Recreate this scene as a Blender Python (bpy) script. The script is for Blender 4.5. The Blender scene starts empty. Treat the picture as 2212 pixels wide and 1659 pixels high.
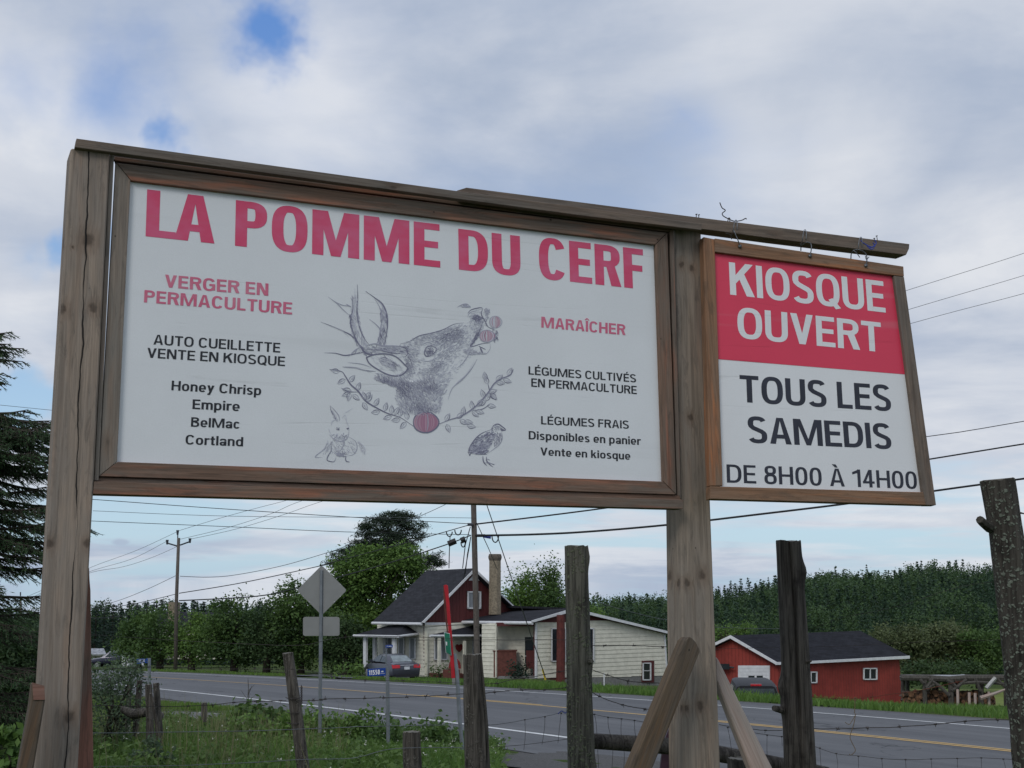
import bpy, math, random
import numpy as np
from mathutils import Vector, Matrix, noise
R = math.radians
scene = bpy.context.scene
COL = scene.collection
# ------------------------------------------------------------------ camera, world, sun, exposure
F = 2950.0; CX, CY, HY = 1106.0, 829.5, 1260.0      # survey units: a 2212 x 1659 view, focal length and horizon row
TH = math.atan((HY - CY) / F)
cam_d = bpy.data.cameras.new('camera'); cam = bpy.data.objects.new('camera', cam_d); COL.objects.link(cam)
cam_d.sensor_width = 36.0; cam_d.lens = 36.0 * F / 2212.0
cam_d.clip_start = 0.1; cam_d.clip_end = 9000
cam.location = (0, 0, 0); cam.rotation_euler = (math.pi / 2 + TH, 0, 0)
scene.camera = cam
scene.view_settings.view_transform = 'Standard'; scene.view_settings.look = 'None'
scene.view_settings.gamma = 1; scene.view_settings.use_curve_mapping = False
scene.view_settings.exposure = 0.06
SUN_EL, SUN_AZ = R(38), R(205)                      # behind the camera, a little to the left
world = bpy.data.worlds.new('World'); scene.world = world; world.use_nodes = True
nt = world.node_tree; nt.nodes.clear()
class NT:
    def __init__(s, tree): s.t = tree
    def n(s, kind, **kw):
        nd = s.t.nodes.new(kind)
        for k, v in kw.items():
            if k.startswith('i_'):
                key = k[2:]; key = int(key) if key.isdigit() else key
                s.put(nd.inputs[key], v)
            else: setattr(nd, k, v)
        return nd
    def put(s, sock, v):
        if hasattr(v, 'is_linked') or isinstance(v, bpy.types.NodeSocket): s.t.links.new(v, sock)
        else: sock.default_value = v
    def math(s, op, a, b=None, c=None, clamp=False):
        nd = s.t.nodes.new('ShaderNodeMath'); nd.operation = op; nd.use_clamp = clamp
        for i, v in enumerate((a, b, c)):
            if v is not None: s.put(nd.inputs[i], v)
        return nd.outputs[0]
    def vmath(s, op, a, b=None):
        nd = s.t.nodes.new('ShaderNodeVectorMath'); nd.operation = op
        s.put(nd.inputs[0], a)
        if b is not None: s.put(nd.inputs[1], b)
        return nd.outputs['Value'] if op in ('DOT_PRODUCT', 'LENGTH', 'DISTANCE') else nd.outputs[0]
    def noise(s, vec, scale, detail=4, rough=.55, dist=0.0):
        nd = s.t.nodes.new('ShaderNodeTexNoise'); s.put(nd.inputs['Vector'], vec)
        nd.inputs['Scale'].default_value = scale; nd.inputs['Detail'].default_value = detail
        nd.inputs['Roughness'].default_value = rough; nd.inputs['Distortion'].default_value = dist
        return nd.outputs[0]
    def remap(s, v, a, b, c=0.0, d=1.0, smooth=True):
        nd = s.t.nodes.new('ShaderNodeMapRange'); nd.interpolation_type = 'SMOOTHSTEP' if smooth else 'LINEAR'
        s.put(nd.inputs[0], v)
        for i, x in zip((1, 2, 3, 4), (a, b, c, d)): nd.inputs[i].default_value = x
        return nd.outputs[0]
    def mix(s, f, a, b, mode='MIX'):
        nd = s.t.nodes.new('ShaderNodeMix'); nd.data_type = 'RGBA'; nd.blend_type = mode
        s.put(nd.inputs[0], f)
        for i, v in ((6, a), (7, b)):
            if isinstance(v, (tuple, list)): v = tuple(v)[:3] + (1.0,)
            s.put(nd.inputs[i], v)
        return nd.outputs[2]
def ray(x, y):
    u = (x - CX) / F; v = (CY - y) / F
    return Vector((u, math.cos(TH) - v * math.sin(TH), math.sin(TH) + v * math.cos(TH)))
def W(x, y, Y):
    d = ray(x, y); return d * (Y / d.y)
# --- sky: Nishita blue seen through and below broken grey cloud
g = NT(nt)
tc = g.n('ShaderNodeTexCoord').outputs['Generated']
d = g.vmath('NORMALIZE', tc)
sep = g.n('ShaderNodeSeparateXYZ', i_0=d)
X_, Y_, Z_ = sep.outputs
zc = g.math('MAXIMUM', Z_, 0.0)
den = g.math('ADD', zc, 0.11)
pv = g.n('ShaderNodeCombineXYZ', i_0=g.math('DIVIDE', X_, den), i_1=g.math('DIVIDE', Y_, den), i_2=0.0).outputs[0]
n1 = g.noise(g.vmath('ADD', pv, (3.1, 7.7, 1.3)), 0.55, 7, .52, .25)
n2 = g.noise(g.vmath('ADD', pv, (9.4, 2.2, 5.0)), 1.5, 6, .58, .3)
n3 = g.noise(g.vmath('ADD', pv, (1.4, 8.2, 2.0)), 0.35, 3, .5)
st = g.n('ShaderNodeCombineXYZ', i_0=g.math('MULTIPLY', X_, 5.0), i_1=g.math('MULTIPLY', Y_, 5.0), i_2=g.math('MULTIPLY', Z_, 46.0)).outputs[0]
ns = g.noise(st, 1.0, 6, .55, .25)
wn = g.noise(d, 9.0, 5, .6)
wob = g.math('MULTIPLY', g.math('SUBTRACT', wn, .5), 0.14)
def blob(px, py, r0, r1):
    v = ray(px, py).normalized()
    dd = g.math('ADD', g.vmath('DISTANCE', d, tuple(v)), wob)
    return g.remap(dd, r0, r1, 1.0, 0.0)
gaps = None
for b in ((575, 60, -.030, .050, 1.0), (640, 85, -.03, .030, .7), (60, 190, -.03, .085, .36), (220, 215, -.03, .085, .42), (345, 292, -.02, .034, .55), (150, 545, -.01, .035, .75), (60, 555, -.02, .04, .5), (40, 865, -.01, .04, .9), (100, 1010, -.02, .05, .6), (1990, 590, -.02, .055, .55), (2170, 800, -.02, .06, .5), (1480, 250, -.03, .07, .35)):
    v = g.math('MULTIPLY', blob(*b[:4]), b[4]); gaps = v if gaps is None else g.math('MAXIMUM', gaps, v)
# cover: overcast high up, opening to pale blue with thin streaks low down
over = g.remap(g.math('ADD', Z_, g.math('MULTIPLY', g.math('SUBTRACT', n2, .5), .10)), 0.035, 0.085)
cum = g.remap(g.math('SUBTRACT', g.math('ADD', n1, .23), g.math('MULTIPLY', gaps, .52)), .30, .66)
cum = g.math('MULTIPLY', cum, over)
low = g.math('MULTIPLY', g.remap(g.math('ADD', ns, g.remap(Z_, .004, .03, .10, 0.0)), .42, .62, 0.0, .95), 1.0)
lowmask = g.remap(Z_, 0.055, 0.10, 1.0, 0.0)
cov = g.math('MAXIMUM', cum, g.math('MULTIPLY', low, lowmask))
lens = g.math('MAXIMUM', g.remap(g.math('ADD', g.vmath('DISTANCE', g.vmath('MULTIPLY', d, (1, 1, 2.4)), tuple(ray(262, 1172).normalized()[i] * (1, 1, 2.4)[i] for i in range(3))), g.math('MULTIPLY', wob, .12)), .003, .0095, .8, 0.0), 0.0)
cov = g.math('MAXIMUM', cov, lens)
K = 10.0
dark = (0.375 * K, 0.445 * K, 0.575 * K); lite = (0.70 * K, 0.725 * K, 0.775 * K)
shade = g.remap(g.math('ADD', g.math('ADD', g.math('MULTIPLY', n3, .45), g.math('MULTIPLY', n2, .45)), g.math('MULTIPLY', wn, .15)), .43, .63)
bright = None
for b in ((1640, 330, .0, .12), (60, 330, .0, .11), (1800, 330, 0, .10), (640, 200, .0, .10), (330, 330, -.02, .07), (20, 660, 0, .09), (2150, 560, 0, .10), (200, 270, -.04, .06), (900, 1230, 0, .2), (2130, 1200, 0, .2)):
    v = blob(*b); bright = v if bright is None else g.math('MAXIMUM', bright, v)
shade = g.math('MULTIPLY', g.math('ADD', g.math('MULTIPLY', shade, .70), g.math('MULTIPLY', bright, .68)), 1.0, clamp=True)
ccol = g.mix(g.math('MULTIPLY', shade, g.math('SUBTRACT', 1.0, lens)), dark, lite)
sky = g.n('ShaderNodeTexSky', sky_type='NISHITA', sun_disc=False, sun_elevation=SUN_EL, sun_rotation=SUN_AZ, altitude=300, air_density=1.0, dust_density=1.2, ozone_density=2.0)
grad = g.mix(g.remap(Z_, 0.0, 0.42, 0, 1), (0.47 * K, 0.67 * K, 0.84 * K), (0.12 * K, 0.28 * K, 0.68 * K))
scol = g.mix(0.72, sky.outputs[0], grad)
fin = g.mix(cov, scol, ccol)
bg = g.n('ShaderNodeBackground', i_0=fin, i_1=0.1)
g.t.links.new(bg.outputs[0], g.n('ShaderNodeOutputWorld').inputs[0])
world.cycles.sampling_method = 'MANUAL'; world.cycles.sample_map_resolution = 512
sd = bpy.data.lights.new('sun', 'SUN'); sd.energy = 1.0; sd.angle = R(22); sd.color = (1.0, .96, .90)
sun = bpy.data.objects.new('sun', sd); COL.objects.link(sun)
sun.rotation_euler = (math.pi / 2 - SUN_EL, 0, math.pi - SUN_AZ + math.pi)
_sv = Vector((math.sin(SUN_AZ) * math.cos(SUN_EL), math.cos(SUN_AZ) * math.cos(SUN_EL), math.sin(SUN_EL)))
sun.rotation_euler = _sv.to_track_quat('Z', 'Y').to_euler()

# ------------------------------------------------------------------ materials
def newmat(name):
    m = bpy.data.materials.new(name); m.use_nodes = True
    t = m.node_tree; p = t.nodes['Principled BSDF']
    return m, NT(t), p
def rgb(r, g_, b): return (r, g_, b, 1.0)
def lin(*c):
    return tuple(((x / 255) / 12.92 if x / 255 <= .04045 else ((x / 255 + .055) / 1.055) ** 2.4) for x in c)
def M_plain(name, col, rough=.6, var=.15, scale=8.0, bump=0.0, metal=0.0, spec=.4, detail=4, stretch=(1, 1, 1)):
    m, n, p = newmat(name)
    tc = n.n('ShaderNodeTexCoord').outputs['Object']
    v = n.n('ShaderNodeMapping', i_0=tc, i_3=stretch).outputs[0]
    nz = n.noise(v, scale, detail, .6)
    a = tuple(c * (1 - var) for c in col[:3]); b = tuple(min(1, c * (1 + var)) for c in col[:3])
    c = n.mix(n.remap(nz, .3, .7), a, b)
    n.put(p.inputs['Base Color'], c)
    p.inputs['Roughness'].default_value = rough; p.inputs['Metallic'].default_value = metal
    p.inputs['Specular IOR Level'].default_value = spec
    if bump:
        b_ = n.n('ShaderNodeBump', i_Height=nz); b_.inputs['Strength'].default_value = bump; b_.inputs['Distance'].default_value = .02
        n.put(p.inputs['Normal'], b_.outputs[0])
    return m
def M_wood(name, base, warm, grey, warm_amt=.5, knot=1.0, seed=0.0, crack=None, dark=.35, knots=(), auto=True):
    """weathered sawn softwood; UV = metres (u along the grain, v across)"""
    m, n, p = newmat(name)
    uv = n.n('ShaderNodeUVMap').outputs[0]; raw = uv
    uv = n.vmath('ADD', uv, (seed * 3.7, seed * 1.3, 0))
    oi = n.n('ShaderNodeObjectInfo').outputs['Random']
    off = n.n('ShaderNodeCombineXYZ', i_0=n.math('MULTIPLY', oi, 17.0), i_1=n.math('MULTIPLY', oi, 5.0), i_2=n.math('MULTIPLY', oi, 9.0)).outputs[0]
    uvo = n.vmath('ADD', uv, off)
    # knots: sparse cells
    kv = n.n('ShaderNodeMapping', i_0=uvo, i_3=(1.0, 2.2, 1)).outputs[0]
    vor = n.n('ShaderNodeTexVoronoi', i_0=kv); vor.inputs['Scale'].default_value = 3.2
    kd = vor.outputs['Distance']
    keep = n.math('GREATER_THAN', n.n('ShaderNodeSeparateXYZ', i_0=vor.outputs['Color']).outputs[0], .35)
    kn = n.math('MULTIPLY', n.remap(kd, .03, .075, 1, 0), keep)
    halo = n.math('MULTIPLY', n.remap(kd, .06, .26, 1, 0), keep)
    if not auto: kn = n.math('MULTIPLY', kn, 0.0); halo = n.math('MULTIPLY', halo, 0.0)
    wobk = n.vmath('MULTIPLY', n.vmath('SUBTRACT', n.n('ShaderNodeTexNoise', i_0=raw, i_2=34.0).outputs['Color'], (.5, .5, .5)), (.034, .024, 0))
    for (ku, kv_, kr) in knots:
        dd_ = n.vmath('LENGTH', n.vmath('MULTIPLY', n.vmath('SUBTRACT', n.vmath('ADD', raw, wobk), (ku, kv_, 0)), (1 / (kr * 1.25), 1 / kr, 0)))
        kn = n.math('MAXIMUM', kn, n.remap(dd_, .35, 1.05, 1, 0)); halo = n.math('MAXIMUM', halo, n.remap(dd_, .8, 2.6, 1, 0))
    bend = n.math('MULTIPLY', halo, .012)
    gv = n.n('ShaderNodeMapping', i_0=n.vmath('ADD', uvo, n.n('ShaderNodeCombineXYZ', i_0=0.0, i_1=bend, i_2=0.0).outputs[0]), i_3=(1.1, 30, 1)).outputs[0]
    gr = n.noise(gv, 1.6, 6, .66, .7)
    fine = n.noise(n.n('ShaderNodeMapping', i_0=uvo, i_3=(4, 190, 1)).outputs[0], 1.0, 3, .6)
    big = n.noise(n.n('ShaderNodeMapping', i_0=uvo, i_3=(1.1, 5, 1)).outputs[0], 1.4, 4, .6, .4)
    edge = n.noise(n.n('ShaderNodeMapping', i_0=uvo, i_3=(.8, 9, 1)).outputs[0], 2.3, 3, .6)
    c = n.mix(n.remap(big, .38, .66), grey, base)
    c = n.mix(n.math('MULTIPLY', n.remap(edge, .48, .70), warm_amt), c, warm)
    c = n.mix(n.remap(gr, .40, .72, .0, .75), c, tuple(x * dark for x in base))
    c = n.mix(n.remap(fine, .35, .75, 0, .45), c, tuple(x * .5 for x in base))
    c = n.mix(n.math('MULTIPLY', halo, .40 * knot), c, tuple(x * .55 for x in warm))
    c = n.mix(n.math('MULTIPLY', kn, .80 * knot), c, n.mix(n.noise(raw, 60.0, 3, .6), (.010, .007, .006), (.065, .042, .030)))
    v2 = n.n('ShaderNodeTexVoronoi', i_0=n.n('ShaderNodeMapping', i_0=uvo, i_3=(1.0, 1.4, 1)).outputs[0]); v2.inputs['Scale'].default_value = 7.0
    sm_ = n.math('MULTIPLY', n.remap(v2.outputs['Distance'], .035, .06, 1, 0), n.math('GREATER_THAN', n.n('ShaderNodeSeparateXYZ', i_0=v2.outputs['Color']).outputs[1], .45))
    c = n.mix(n.math('MULTIPLY', sm_, .85), c, (.014, .011, .010))
    stn = n.noise(n.n('ShaderNodeMapping', i_0=uvo, i_3=(2.0, 14, 1)).outputs[0], 1.9, 6, .7, 1.2)
    c = n.mix(n.remap(stn, .50, .68, 0, .55), c, tuple(x * .42 for x in grey))
    hgt = n.math('ADD', n.math('MULTIPLY', gr, .6), n.math('MULTIPLY', fine, .35))
    hgt = n.math('SUBTRACT', hgt, n.math('MULTIPLY', kn, .4))
    if crack is not None:
        sx = n.n('ShaderNodeSeparateXYZ', i_0=raw)
        cn = n.noise(n.n('ShaderNodeCombineXYZ', i_0=n.math('MULTIPLY', sx.outputs[0], 1.6)).outputs[0], 1.0, 4, .65)
        pos = n.math('MULTIPLY', n.math('SUBTRACT', cn, .5), .07)
        wv = n.noise(n.n('ShaderNodeCombineXYZ', i_0=n.math('MULTIPLY', sx.outputs[0], 2.3), i_1=4.0).outputs[0], 1.0, 2, .5)
        wd = n.remap(wv, .34, .62, 0.0003, .0042)
        dist = n.math('ABSOLUTE', n.math('SUBTRACT', n.math('SUBTRACT', sx.outputs[1], n.math('ADD', crack[0], n.math('MULTIPLY', sx.outputs[0], crack[1]))), pos))
        ck = n.math('LESS_THAN', dist, wd)
        c = n.mix(n.math('MULTIPLY', ck, .93), c, (.008, .007, .007))
        hgt = n.math('SUBTRACT', hgt, n.math('MULTIPLY', ck, 1.0))
    n.put(p.inputs['Base Color'], c)
    p.inputs['Roughness'].default_value = .82; p.inputs['Specular IOR Level'].default_value = .25
    b_ = n.n('ShaderNodeBump', i_Height=hgt); b_.inputs['Strength'].default_value = .55; b_.inputs['Distance'].default_value = .004
    n.put(p.inputs['Normal'], b_.outputs[0])
    return m
def M_log(name, a, b, lich=0.0, lcol=(.20, .23, .17), bump=.8):
    m, n, p = newmat(name)
    tc = n.n('ShaderNodeTexCoord').outputs['Object']
    v = n.n('ShaderNodeMapping', i_0=tc, i_3=(30, 30, 1.6)).outputs[0]
    nz = n.noise(v, 1.3, 8, .72, .8)
    n2_ = n.noise(tc, 7.0, 4, .6)
    c = n.mix(n.remap(nz, .32, .68), a, b)
    c = n.mix(n.remap(n2_, .5, .75, 0, .7), c, tuple(x * .45 for x in a))
    h = nz
    if lich:
        vo = n.n('ShaderNodeTexVoronoi', i_0=n.vmath('ADD', tc, n.n('ShaderNodeMapping', i_0=n.n('ShaderNodeTexNoise', i_0=tc, i_2=22.0).outputs['Color'], i_3=(.05, .05, .05)).outputs[0]))
        vo.inputs['Scale'].default_value = 48.0
        lm = n.math('MULTIPLY', n.remap(vo.outputs['Distance'], .30, .46, 1, 0), n.remap(n.noise(tc, 7.0, 5, .7), .56 - lich * .16, .62 - lich * .14, 0, 1))
        lc = n.mix(n.remap(n.noise(tc, 60.0, 2), .3, .7), tuple(x * .6 for x in lcol), lcol)
        c = n.mix(lm, c, lc); h = n.math('ADD', h, n.math('MULTIPLY', lm, .5))
    n.put(p.inputs['Base Color'], c); p.inputs['Roughness'].default_value = .9; p.inputs['Specular IOR Level'].default_value = .2
    b_ = n.n('ShaderNodeBump', i_Height=h); b_.inputs['Strength'].default_value = bump; b_.inputs['Distance'].default_value = .012
    n.put(p.inputs['Normal'], b_.outputs[0])
    return m
def M_leaf(name, a, b, trans=.25, scale=.6, rough=.6):
    m, n, p = newmat(name)
    geo = n.n('ShaderNodeNewGeometry')
    rnd = geo.outputs['Random Per Island']
    nz = n.noise(geo.outputs['Position'], scale, 4, .6)
    f = n.math('ADD', n.math('MULTIPLY', rnd, .55), n.math('MULTIPLY', n.remap(nz, .3, .7), .45))
    c = n.mix(f, a, b)
    n.put(p.inputs['Base Color'], c); p.inputs['Roughness'].default_value = rough; p.inputs['Specular IOR Level'].default_value = .25
    if trans:
        tr = n.n('ShaderNodeBsdfTranslucent', i_0=n.mix(.5, c, tuple(min(1, x * 1.5) for x in b)))
        mx = n.n('ShaderNodeMixShader', i_0=trans, i_1=p.outputs[0], i_2=tr.outputs[0])
        n.put(n.t.nodes['Material Output'].inputs[0], mx.outputs[0])
    return m

# ------------------------------------------------------------------ mesh helpers
class MB:
    def __init__(s): s.v = []; s.f = []; s.uv = []; s.mi = []
    def add(s, vs, fs, uvs=None, mi=0):
        b = len(s.v); s.v += [tuple(x) for x in vs]
        s.uv += list(uvs) if uvs is not None else [(x[0], x[2]) for x in vs]
        for f_ in fs: s.f.append(tuple(i + b for i in f_)); s.mi.append(mi)
    def prism(s, front, back, uvs=None, mi=0):
        n_ = len(front); fs = [tuple(range(n_)), tuple(range(2 * n_ - 1, n_ - 1, -1))]
        fs += [(i, i + n_, (i + 1) % n_ + n_, (i + 1) % n_) for i in range(n_)]
        s.add(list(front) + list(back), fs, (list(uvs) + list(uvs)) if uvs is not None else None, mi)
    def box(s, c, sx, sy, sz, rot=None, mi=0, along=None):
        c = Vector(c); vs = []
        for z in (-.5, .5):
            for y in (-.5, .5):
                for x in (-.5, .5):
                    q = Vector((x * sx, y * sy, z * sz)); vs.append(c + (rot @ q if rot else q))
        ax = along if along is not None else max(range(3), key=lambda i: (sx, sy, sz)[i])
        uvs = []
        for z in (-.5, .5):
            for y in (-.5, .5):
                for x in (-.5, .5):
                    q = (x * sx, y * sy, z * sz); o = [q[i] for i in range(3) if i != ax]
                    uvs.append((q[ax], o[0] + o[1]))
        s.add(vs, [(0, 2, 3, 1), (4, 5, 7, 6), (0, 1, 5, 4), (2, 6, 7, 3), (0, 4, 6, 2), (1, 3, 7, 5)], uvs, mi)
    def tube(s, pts, r, k=6, mi=0, cap=True):
        pts = [Vector(p) for p in pts]; n_ = len(pts)
        rs = r if isinstance(r, (list, tuple)) else [r] * n_
        vs = []; uvs = []; L = 0; up = None
        for i, p in enumerate(pts):
            t = (pts[min(i + 1, n_ - 1)] - pts[max(i - 1, 0)]).normalized()
            if up is None: up = Vector((0, 0, 1)) if abs(t.z) < .9 else Vector((1, 0, 0))
            a = t.cross(up).normalized(); b = a.cross(t).normalized(); up = b
            if i: L += (p - pts[i - 1]).length
            for j in range(k):
                an = 2 * math.pi * j / k
                vs.append(p + (a * math.cos(an) + b * math.sin(an)) * rs[i]); uvs.append((L, rs[i] * an))
        fs = [(i * k + j, i * k + (j + 1) % k, (i + 1) * k + (j + 1) % k, (i + 1) * k + j) for i in range(n_ - 1) for j in range(k)]
        if cap: fs += [tuple(range(k - 1, -1, -1)), tuple((n_ - 1) * k + j for j in range(k))]
        s.add(vs, fs, uvs, mi)
def mesh_obj(name, mb, mats, parent=None, origin=None, smooth=False, bevel=0.0):
    o = Vector(origin) if origin is not None else Vector((0, 0, 0))
    me = bpy.data.meshes.new(name)
    me.from_pydata([(x[0] - o.x, x[1] - o.y, x[2] - o.z) for x in mb.v], [], mb.f)
    ul = me.uv_layers.new(name='UVMap')
    idx = np.zeros(len(me.loops), dtype=np.int32); me.loops.foreach_get('vertex_index', idx)
    uv = np.array(mb.uv, dtype=np.float32)[idx]; ul.data.foreach_set('uv', uv.ravel())
    if not isinstance(mats, (list, tuple)): mats = [mats]
    for m in mats: me.materials.append(m)
    if len(mats) > 1: me.polygons.foreach_set('material_index', mb.mi)
    if smooth: me.polygons.foreach_set('use_smooth', [True] * len(me.polygons))
    me.update()
    ob = bpy.data.objects.new(name, me); COL.objects.link(ob)
    if parent is not None: ob.parent = parent
    else: ob.location = o
    if bevel:
        b = ob.modifiers.new('bevel', 'BEVEL'); b.width = bevel; b.segments = 1; b.limit_method = 'ANGLE'
    return ob
def tag(o, label=None, cat=None, group=None, kind=None):
    if label: o['label'] = label
    if cat: o['category'] = cat
    if group: o['group'] = group
    if kind: o['kind'] = kind
    return o
class Thing:
    def __init__(s, name, label, cat, loc, group=None):
        s.o = Vector(loc); s.e = bpy.data.objects.new(name, None); COL.objects.link(s.e)
        s.e.location = s.o; s.e.empty_display_size = .2; tag(s.e, label, cat, group)
    def part(s, name, mb, mats, parent=None, smooth=False, bevel=0.0, label=None, kind=None):
        p = parent if parent is not None else s.e
        ob = mesh_obj(name, mb, mats, p, s.o, smooth, bevel)
        if label: ob['label'] = label
        if kind: ob['kind'] = kind
        return ob
def single(name, mb, mats, label, cat, loc, group=None, smooth=False, bevel=0.0, kind=None):
    ob = mesh_obj(name, mb, mats, None, loc, smooth, bevel); tag(ob, label, cat, group, kind); return ob
def np_mesh(name, V, Fq, mat, parent=None, origin=(0, 0, 0), smooth=False):
    """V (n,3) float, Fq (m,k) int with k = 3 or 4"""
    me = bpy.data.meshes.new(name); k = Fq.shape[1]
    V = np.asarray(V, dtype=np.float32) - np.array(origin, dtype=np.float32)
    me.vertices.add(len(V)); me.vertices.foreach_set('co', V.ravel())
    me.loops.add(Fq.size); me.loops.foreach_set('vertex_index', Fq.astype(np.int32).ravel())
    me.polygons.add(len(Fq)); me.polygons.foreach_set('loop_start', np.arange(0, Fq.size, k, dtype=np.int32))
    me.polygons.foreach_set('loop_total', np.full(len(Fq), k, dtype=np.int32))
    if smooth: me.polygons.foreach_set('use_smooth', np.ones(len(Fq), dtype=bool))
    me.materials.append(mat); me.update(calc_edges=True)
    ob = bpy.data.objects.new(name, me); COL.objects.link(ob)
    if parent is not None: ob.parent = parent
    else: ob.location = origin
    return ob
def leaves(rng, C, size, aspect=.55, up=.3, jit=.35):
    """rhombic leaf cards at centres C (n,3); returns V, F"""
    n_ = len(C)
    a = rng.normal(size=(n_, 3)); a[:, 2] *= .7; a /= np.linalg.norm(a, axis=1)[:, None]
    nn = rng.normal(size=(n_, 3)); nn[:, 2] += up; b = np.cross(a, nn); b /= np.linalg.norm(b, axis=1)[:, None] + 1e-9
    s = (size * (1 + jit * rng.uniform(-1, 1, n_)))[:, None]
    a = a * s; b = b * s * aspect
    V = np.stack([C - a, C - b * 1.0 + a * .1, C + a, C + b * 1.0 + a * .1], axis=1).reshape(-1, 3)
    return V, np.arange(4 * n_).reshape(-1, 4)
# crops of the survey photograph -> survey units
def crop(x0, y0, s): return lambda x, y: ((x0 + x / s) / 1.736, (y0 + y / s) / 1.736)
# ------------------------------------------------------------------ a bold grotesque alphabet built from ribbons and bars
def _arc(cx, cy, rx, ry, a0, a1, n=14, e=2.65):
    out = []
    for i in range(n + 1):
        a = R(a0 + (a1 - a0) * i / n); c, s_ = math.cos(a), math.sin(a)
        out.append((cx + rx * math.copysign(abs(c) ** (2 / e), c), cy + ry * math.copysign(abs(s_) ** (2 / e), s_)))
    return out
def glyph(ch, s, h, wf):
    """returns (list of ('r', path) ribbons / ('q', polygon), advance width). cap height 1"""
    P = []; bx = lambda x0, y0, x1, y1: P.append(('q', [(x0, y0), (x1, y0), (x1, y1), (x0, y1)]))
    q = lambda *p: P.append(('q', list(p)))
    rb = lambda path: P.append(('r', path))
    X = .73                                            # x height
    base = {'É': 'E', 'È': 'E', 'Î': 'I', 'À': 'A', 'é': 'e'}.get(ch, ch)
    wd = dict(A=.74, B=.66, C=.70, D=.70, E=.58, F=.55, G=.74, H=.70, I=0, J=.5, K=.72, L=.54, M=1.0, N=.72, O=.74, P=.64, Q=.74, R=.68, S=.65, T=.64, U=.69, V=.70, X=.7, Y=.7, Z=.6,
              a=.54, b=.58, c=.53, d=.58, e=.56, f=.34, h=.55, i=0, k=.56, l=0, m=.86, n=.55, o=.58, p=.58, q=.58, r=.36, s=.50, t=.36, u=.55, v=.54, y=.56)
    if base == ' ': return [], .30 * wf
    w = wd.get(base, .60) * wf if base not in 'Iil' else s
    m_ = w - s / 2; l_ = s / 2
    if base == 'A':
        q((0, 0), (s * 1.05, 0), (w / 2 + s * .12, 1), (w / 2 - s * .60, 1)); q((w - s * 1.05, 0), (w, 0), (w / 2 + s * .60, 1), (w / 2 - s * .12, 1))
        bx(w * .22, .21, w * .78, .21 + h)
    elif base == 'B': bx(0, 0, s, 1); rb([(l_, 1 - h / 2), (w * .5, 1 - h / 2)] + _arc(w * .5, .765, w * .42 - l_ + .02, .235 - h / 2, 90, -90) + [(l_, .53)]); rb([(l_, .53), (w * .52, .53)] + _arc(w * .52, .27, w * .48 - l_, .265 - h / 2 + .01, 90, -90) + [(l_, h / 2)])
    elif base in 'COGQ':
        if base in 'OQ': rb(_arc(w / 2, .5, w / 2 - l_, .512 - h / 2, 0, 360, 40))
        else: rb(_arc(w / 2, .5, w / 2 - l_, .512 - h / 2, 30, 327, 34))
        if base == 'G': bx(w * .52, .40, w, .40 + h); bx(w - s * .95, .06, w, .40)
        if base == 'Q': q((w * .50, .20), (w * .68, .26), (w * 1.02, -.03), (w * .80, -.08))
    elif base == 'D': bx(0, 0, s, 1); rb([(l_, 1 - h / 2), (w * .42, 1 - h / 2)] + _arc(w * .42, .5, w * .58 - l_, .5 - h / 2, 90, -90, 22) + [(l_, h / 2)])
    elif base in 'EF':
        bx(0, 0, s, 1); bx(s, 1 - h, w, 1); bx(s, .5 - h * .42, w * .94, .5 + h * .58)
        if base == 'E': bx(s, 0, w + .01, h)
    elif base == 'H': bx(0, 0, s, 1); bx(w - s, 0, w, 1); bx(s, .5 - h / 2, w - s, .5 + h / 2)
    elif base == 'I': bx(0, 0, s, 1)
    elif base == 'K': bx(0, 0, s, 1); q((s, .36), (s, .62), (w - s * 1.25, 1), (w, 1)); q((w * .36, .58), (w * .60, .70), (w + .02, 0), (w - s * 1.2, 0))
    elif base == 'L': bx(0, 0, s, 1); bx(s, 0, w, h)
    elif base == 'M': bx(0, 0, s, 1); bx(w - s, 0, w, 1); q((s * .5, 1), (s * 1.38, 1), (w / 2 + s * .40, 0), (w / 2 - s * .42, 0)); q((w - s * 1.38, 1), (w - s * .5, 1), (w / 2 + s * .42, 0), (w / 2 - s * .40, 0))
    elif base == 'N': bx(0, 0, s, 1); bx(w - s, 0, w, 1); q((s * .2, 1), (s * 1.35, 1), (w - s * .2, 0), (w - s * 1.35, 0))
    elif base in 'PR':
        bx(0, 0, s, 1); b_ = .42 if base == 'P' else .46
        rb([(l_, 1 - h / 2), (w * .48, 1 - h / 2)] + _arc(w * .48, (1 + b_) / 2, w * .52 - l_, (1 - b_) / 2 - h / 2, 90, -90) + [(l_, b_ + h / 2)])
        if base == 'R': q((w * .42, b_ + h * .6), (w * .78, b_ + h * .35), (w + .02, 0), (w - s * 1.05, 0))
    elif base == 'S' or base == 's':
        T = 1.0 if base == 'S' else X; hh = h if base == 'S' else h * .92; y1 = T * .735; y0 = T * .265; r1 = T * .265 - hh / 2 + .012
        top = _arc(w / 2, y1, w / 2 - l_ - .01, r1, 22, 200, 16); bot = _arc(w / 2, y0, w / 2 - l_, r1, 28, -158, 16)
        rb(top + [(w * .30, T * .565), (w * .5, T * .505), (w * .72, T * .44)] + bot)
    elif base == 'T': bx(w / 2 - s / 2, 0, w / 2 + s / 2, 1 - h); bx(0, 1 - h, w, 1)
    elif base == 'U': rb([(l_, 1), (l_, .36)] + _arc(w / 2, .34, w / 2 - l_, .352 - h / 2, 180, 360, 18) + [(m_, .36), (m_, 1)])
    elif base == 'V' or base == 'v':
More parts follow.
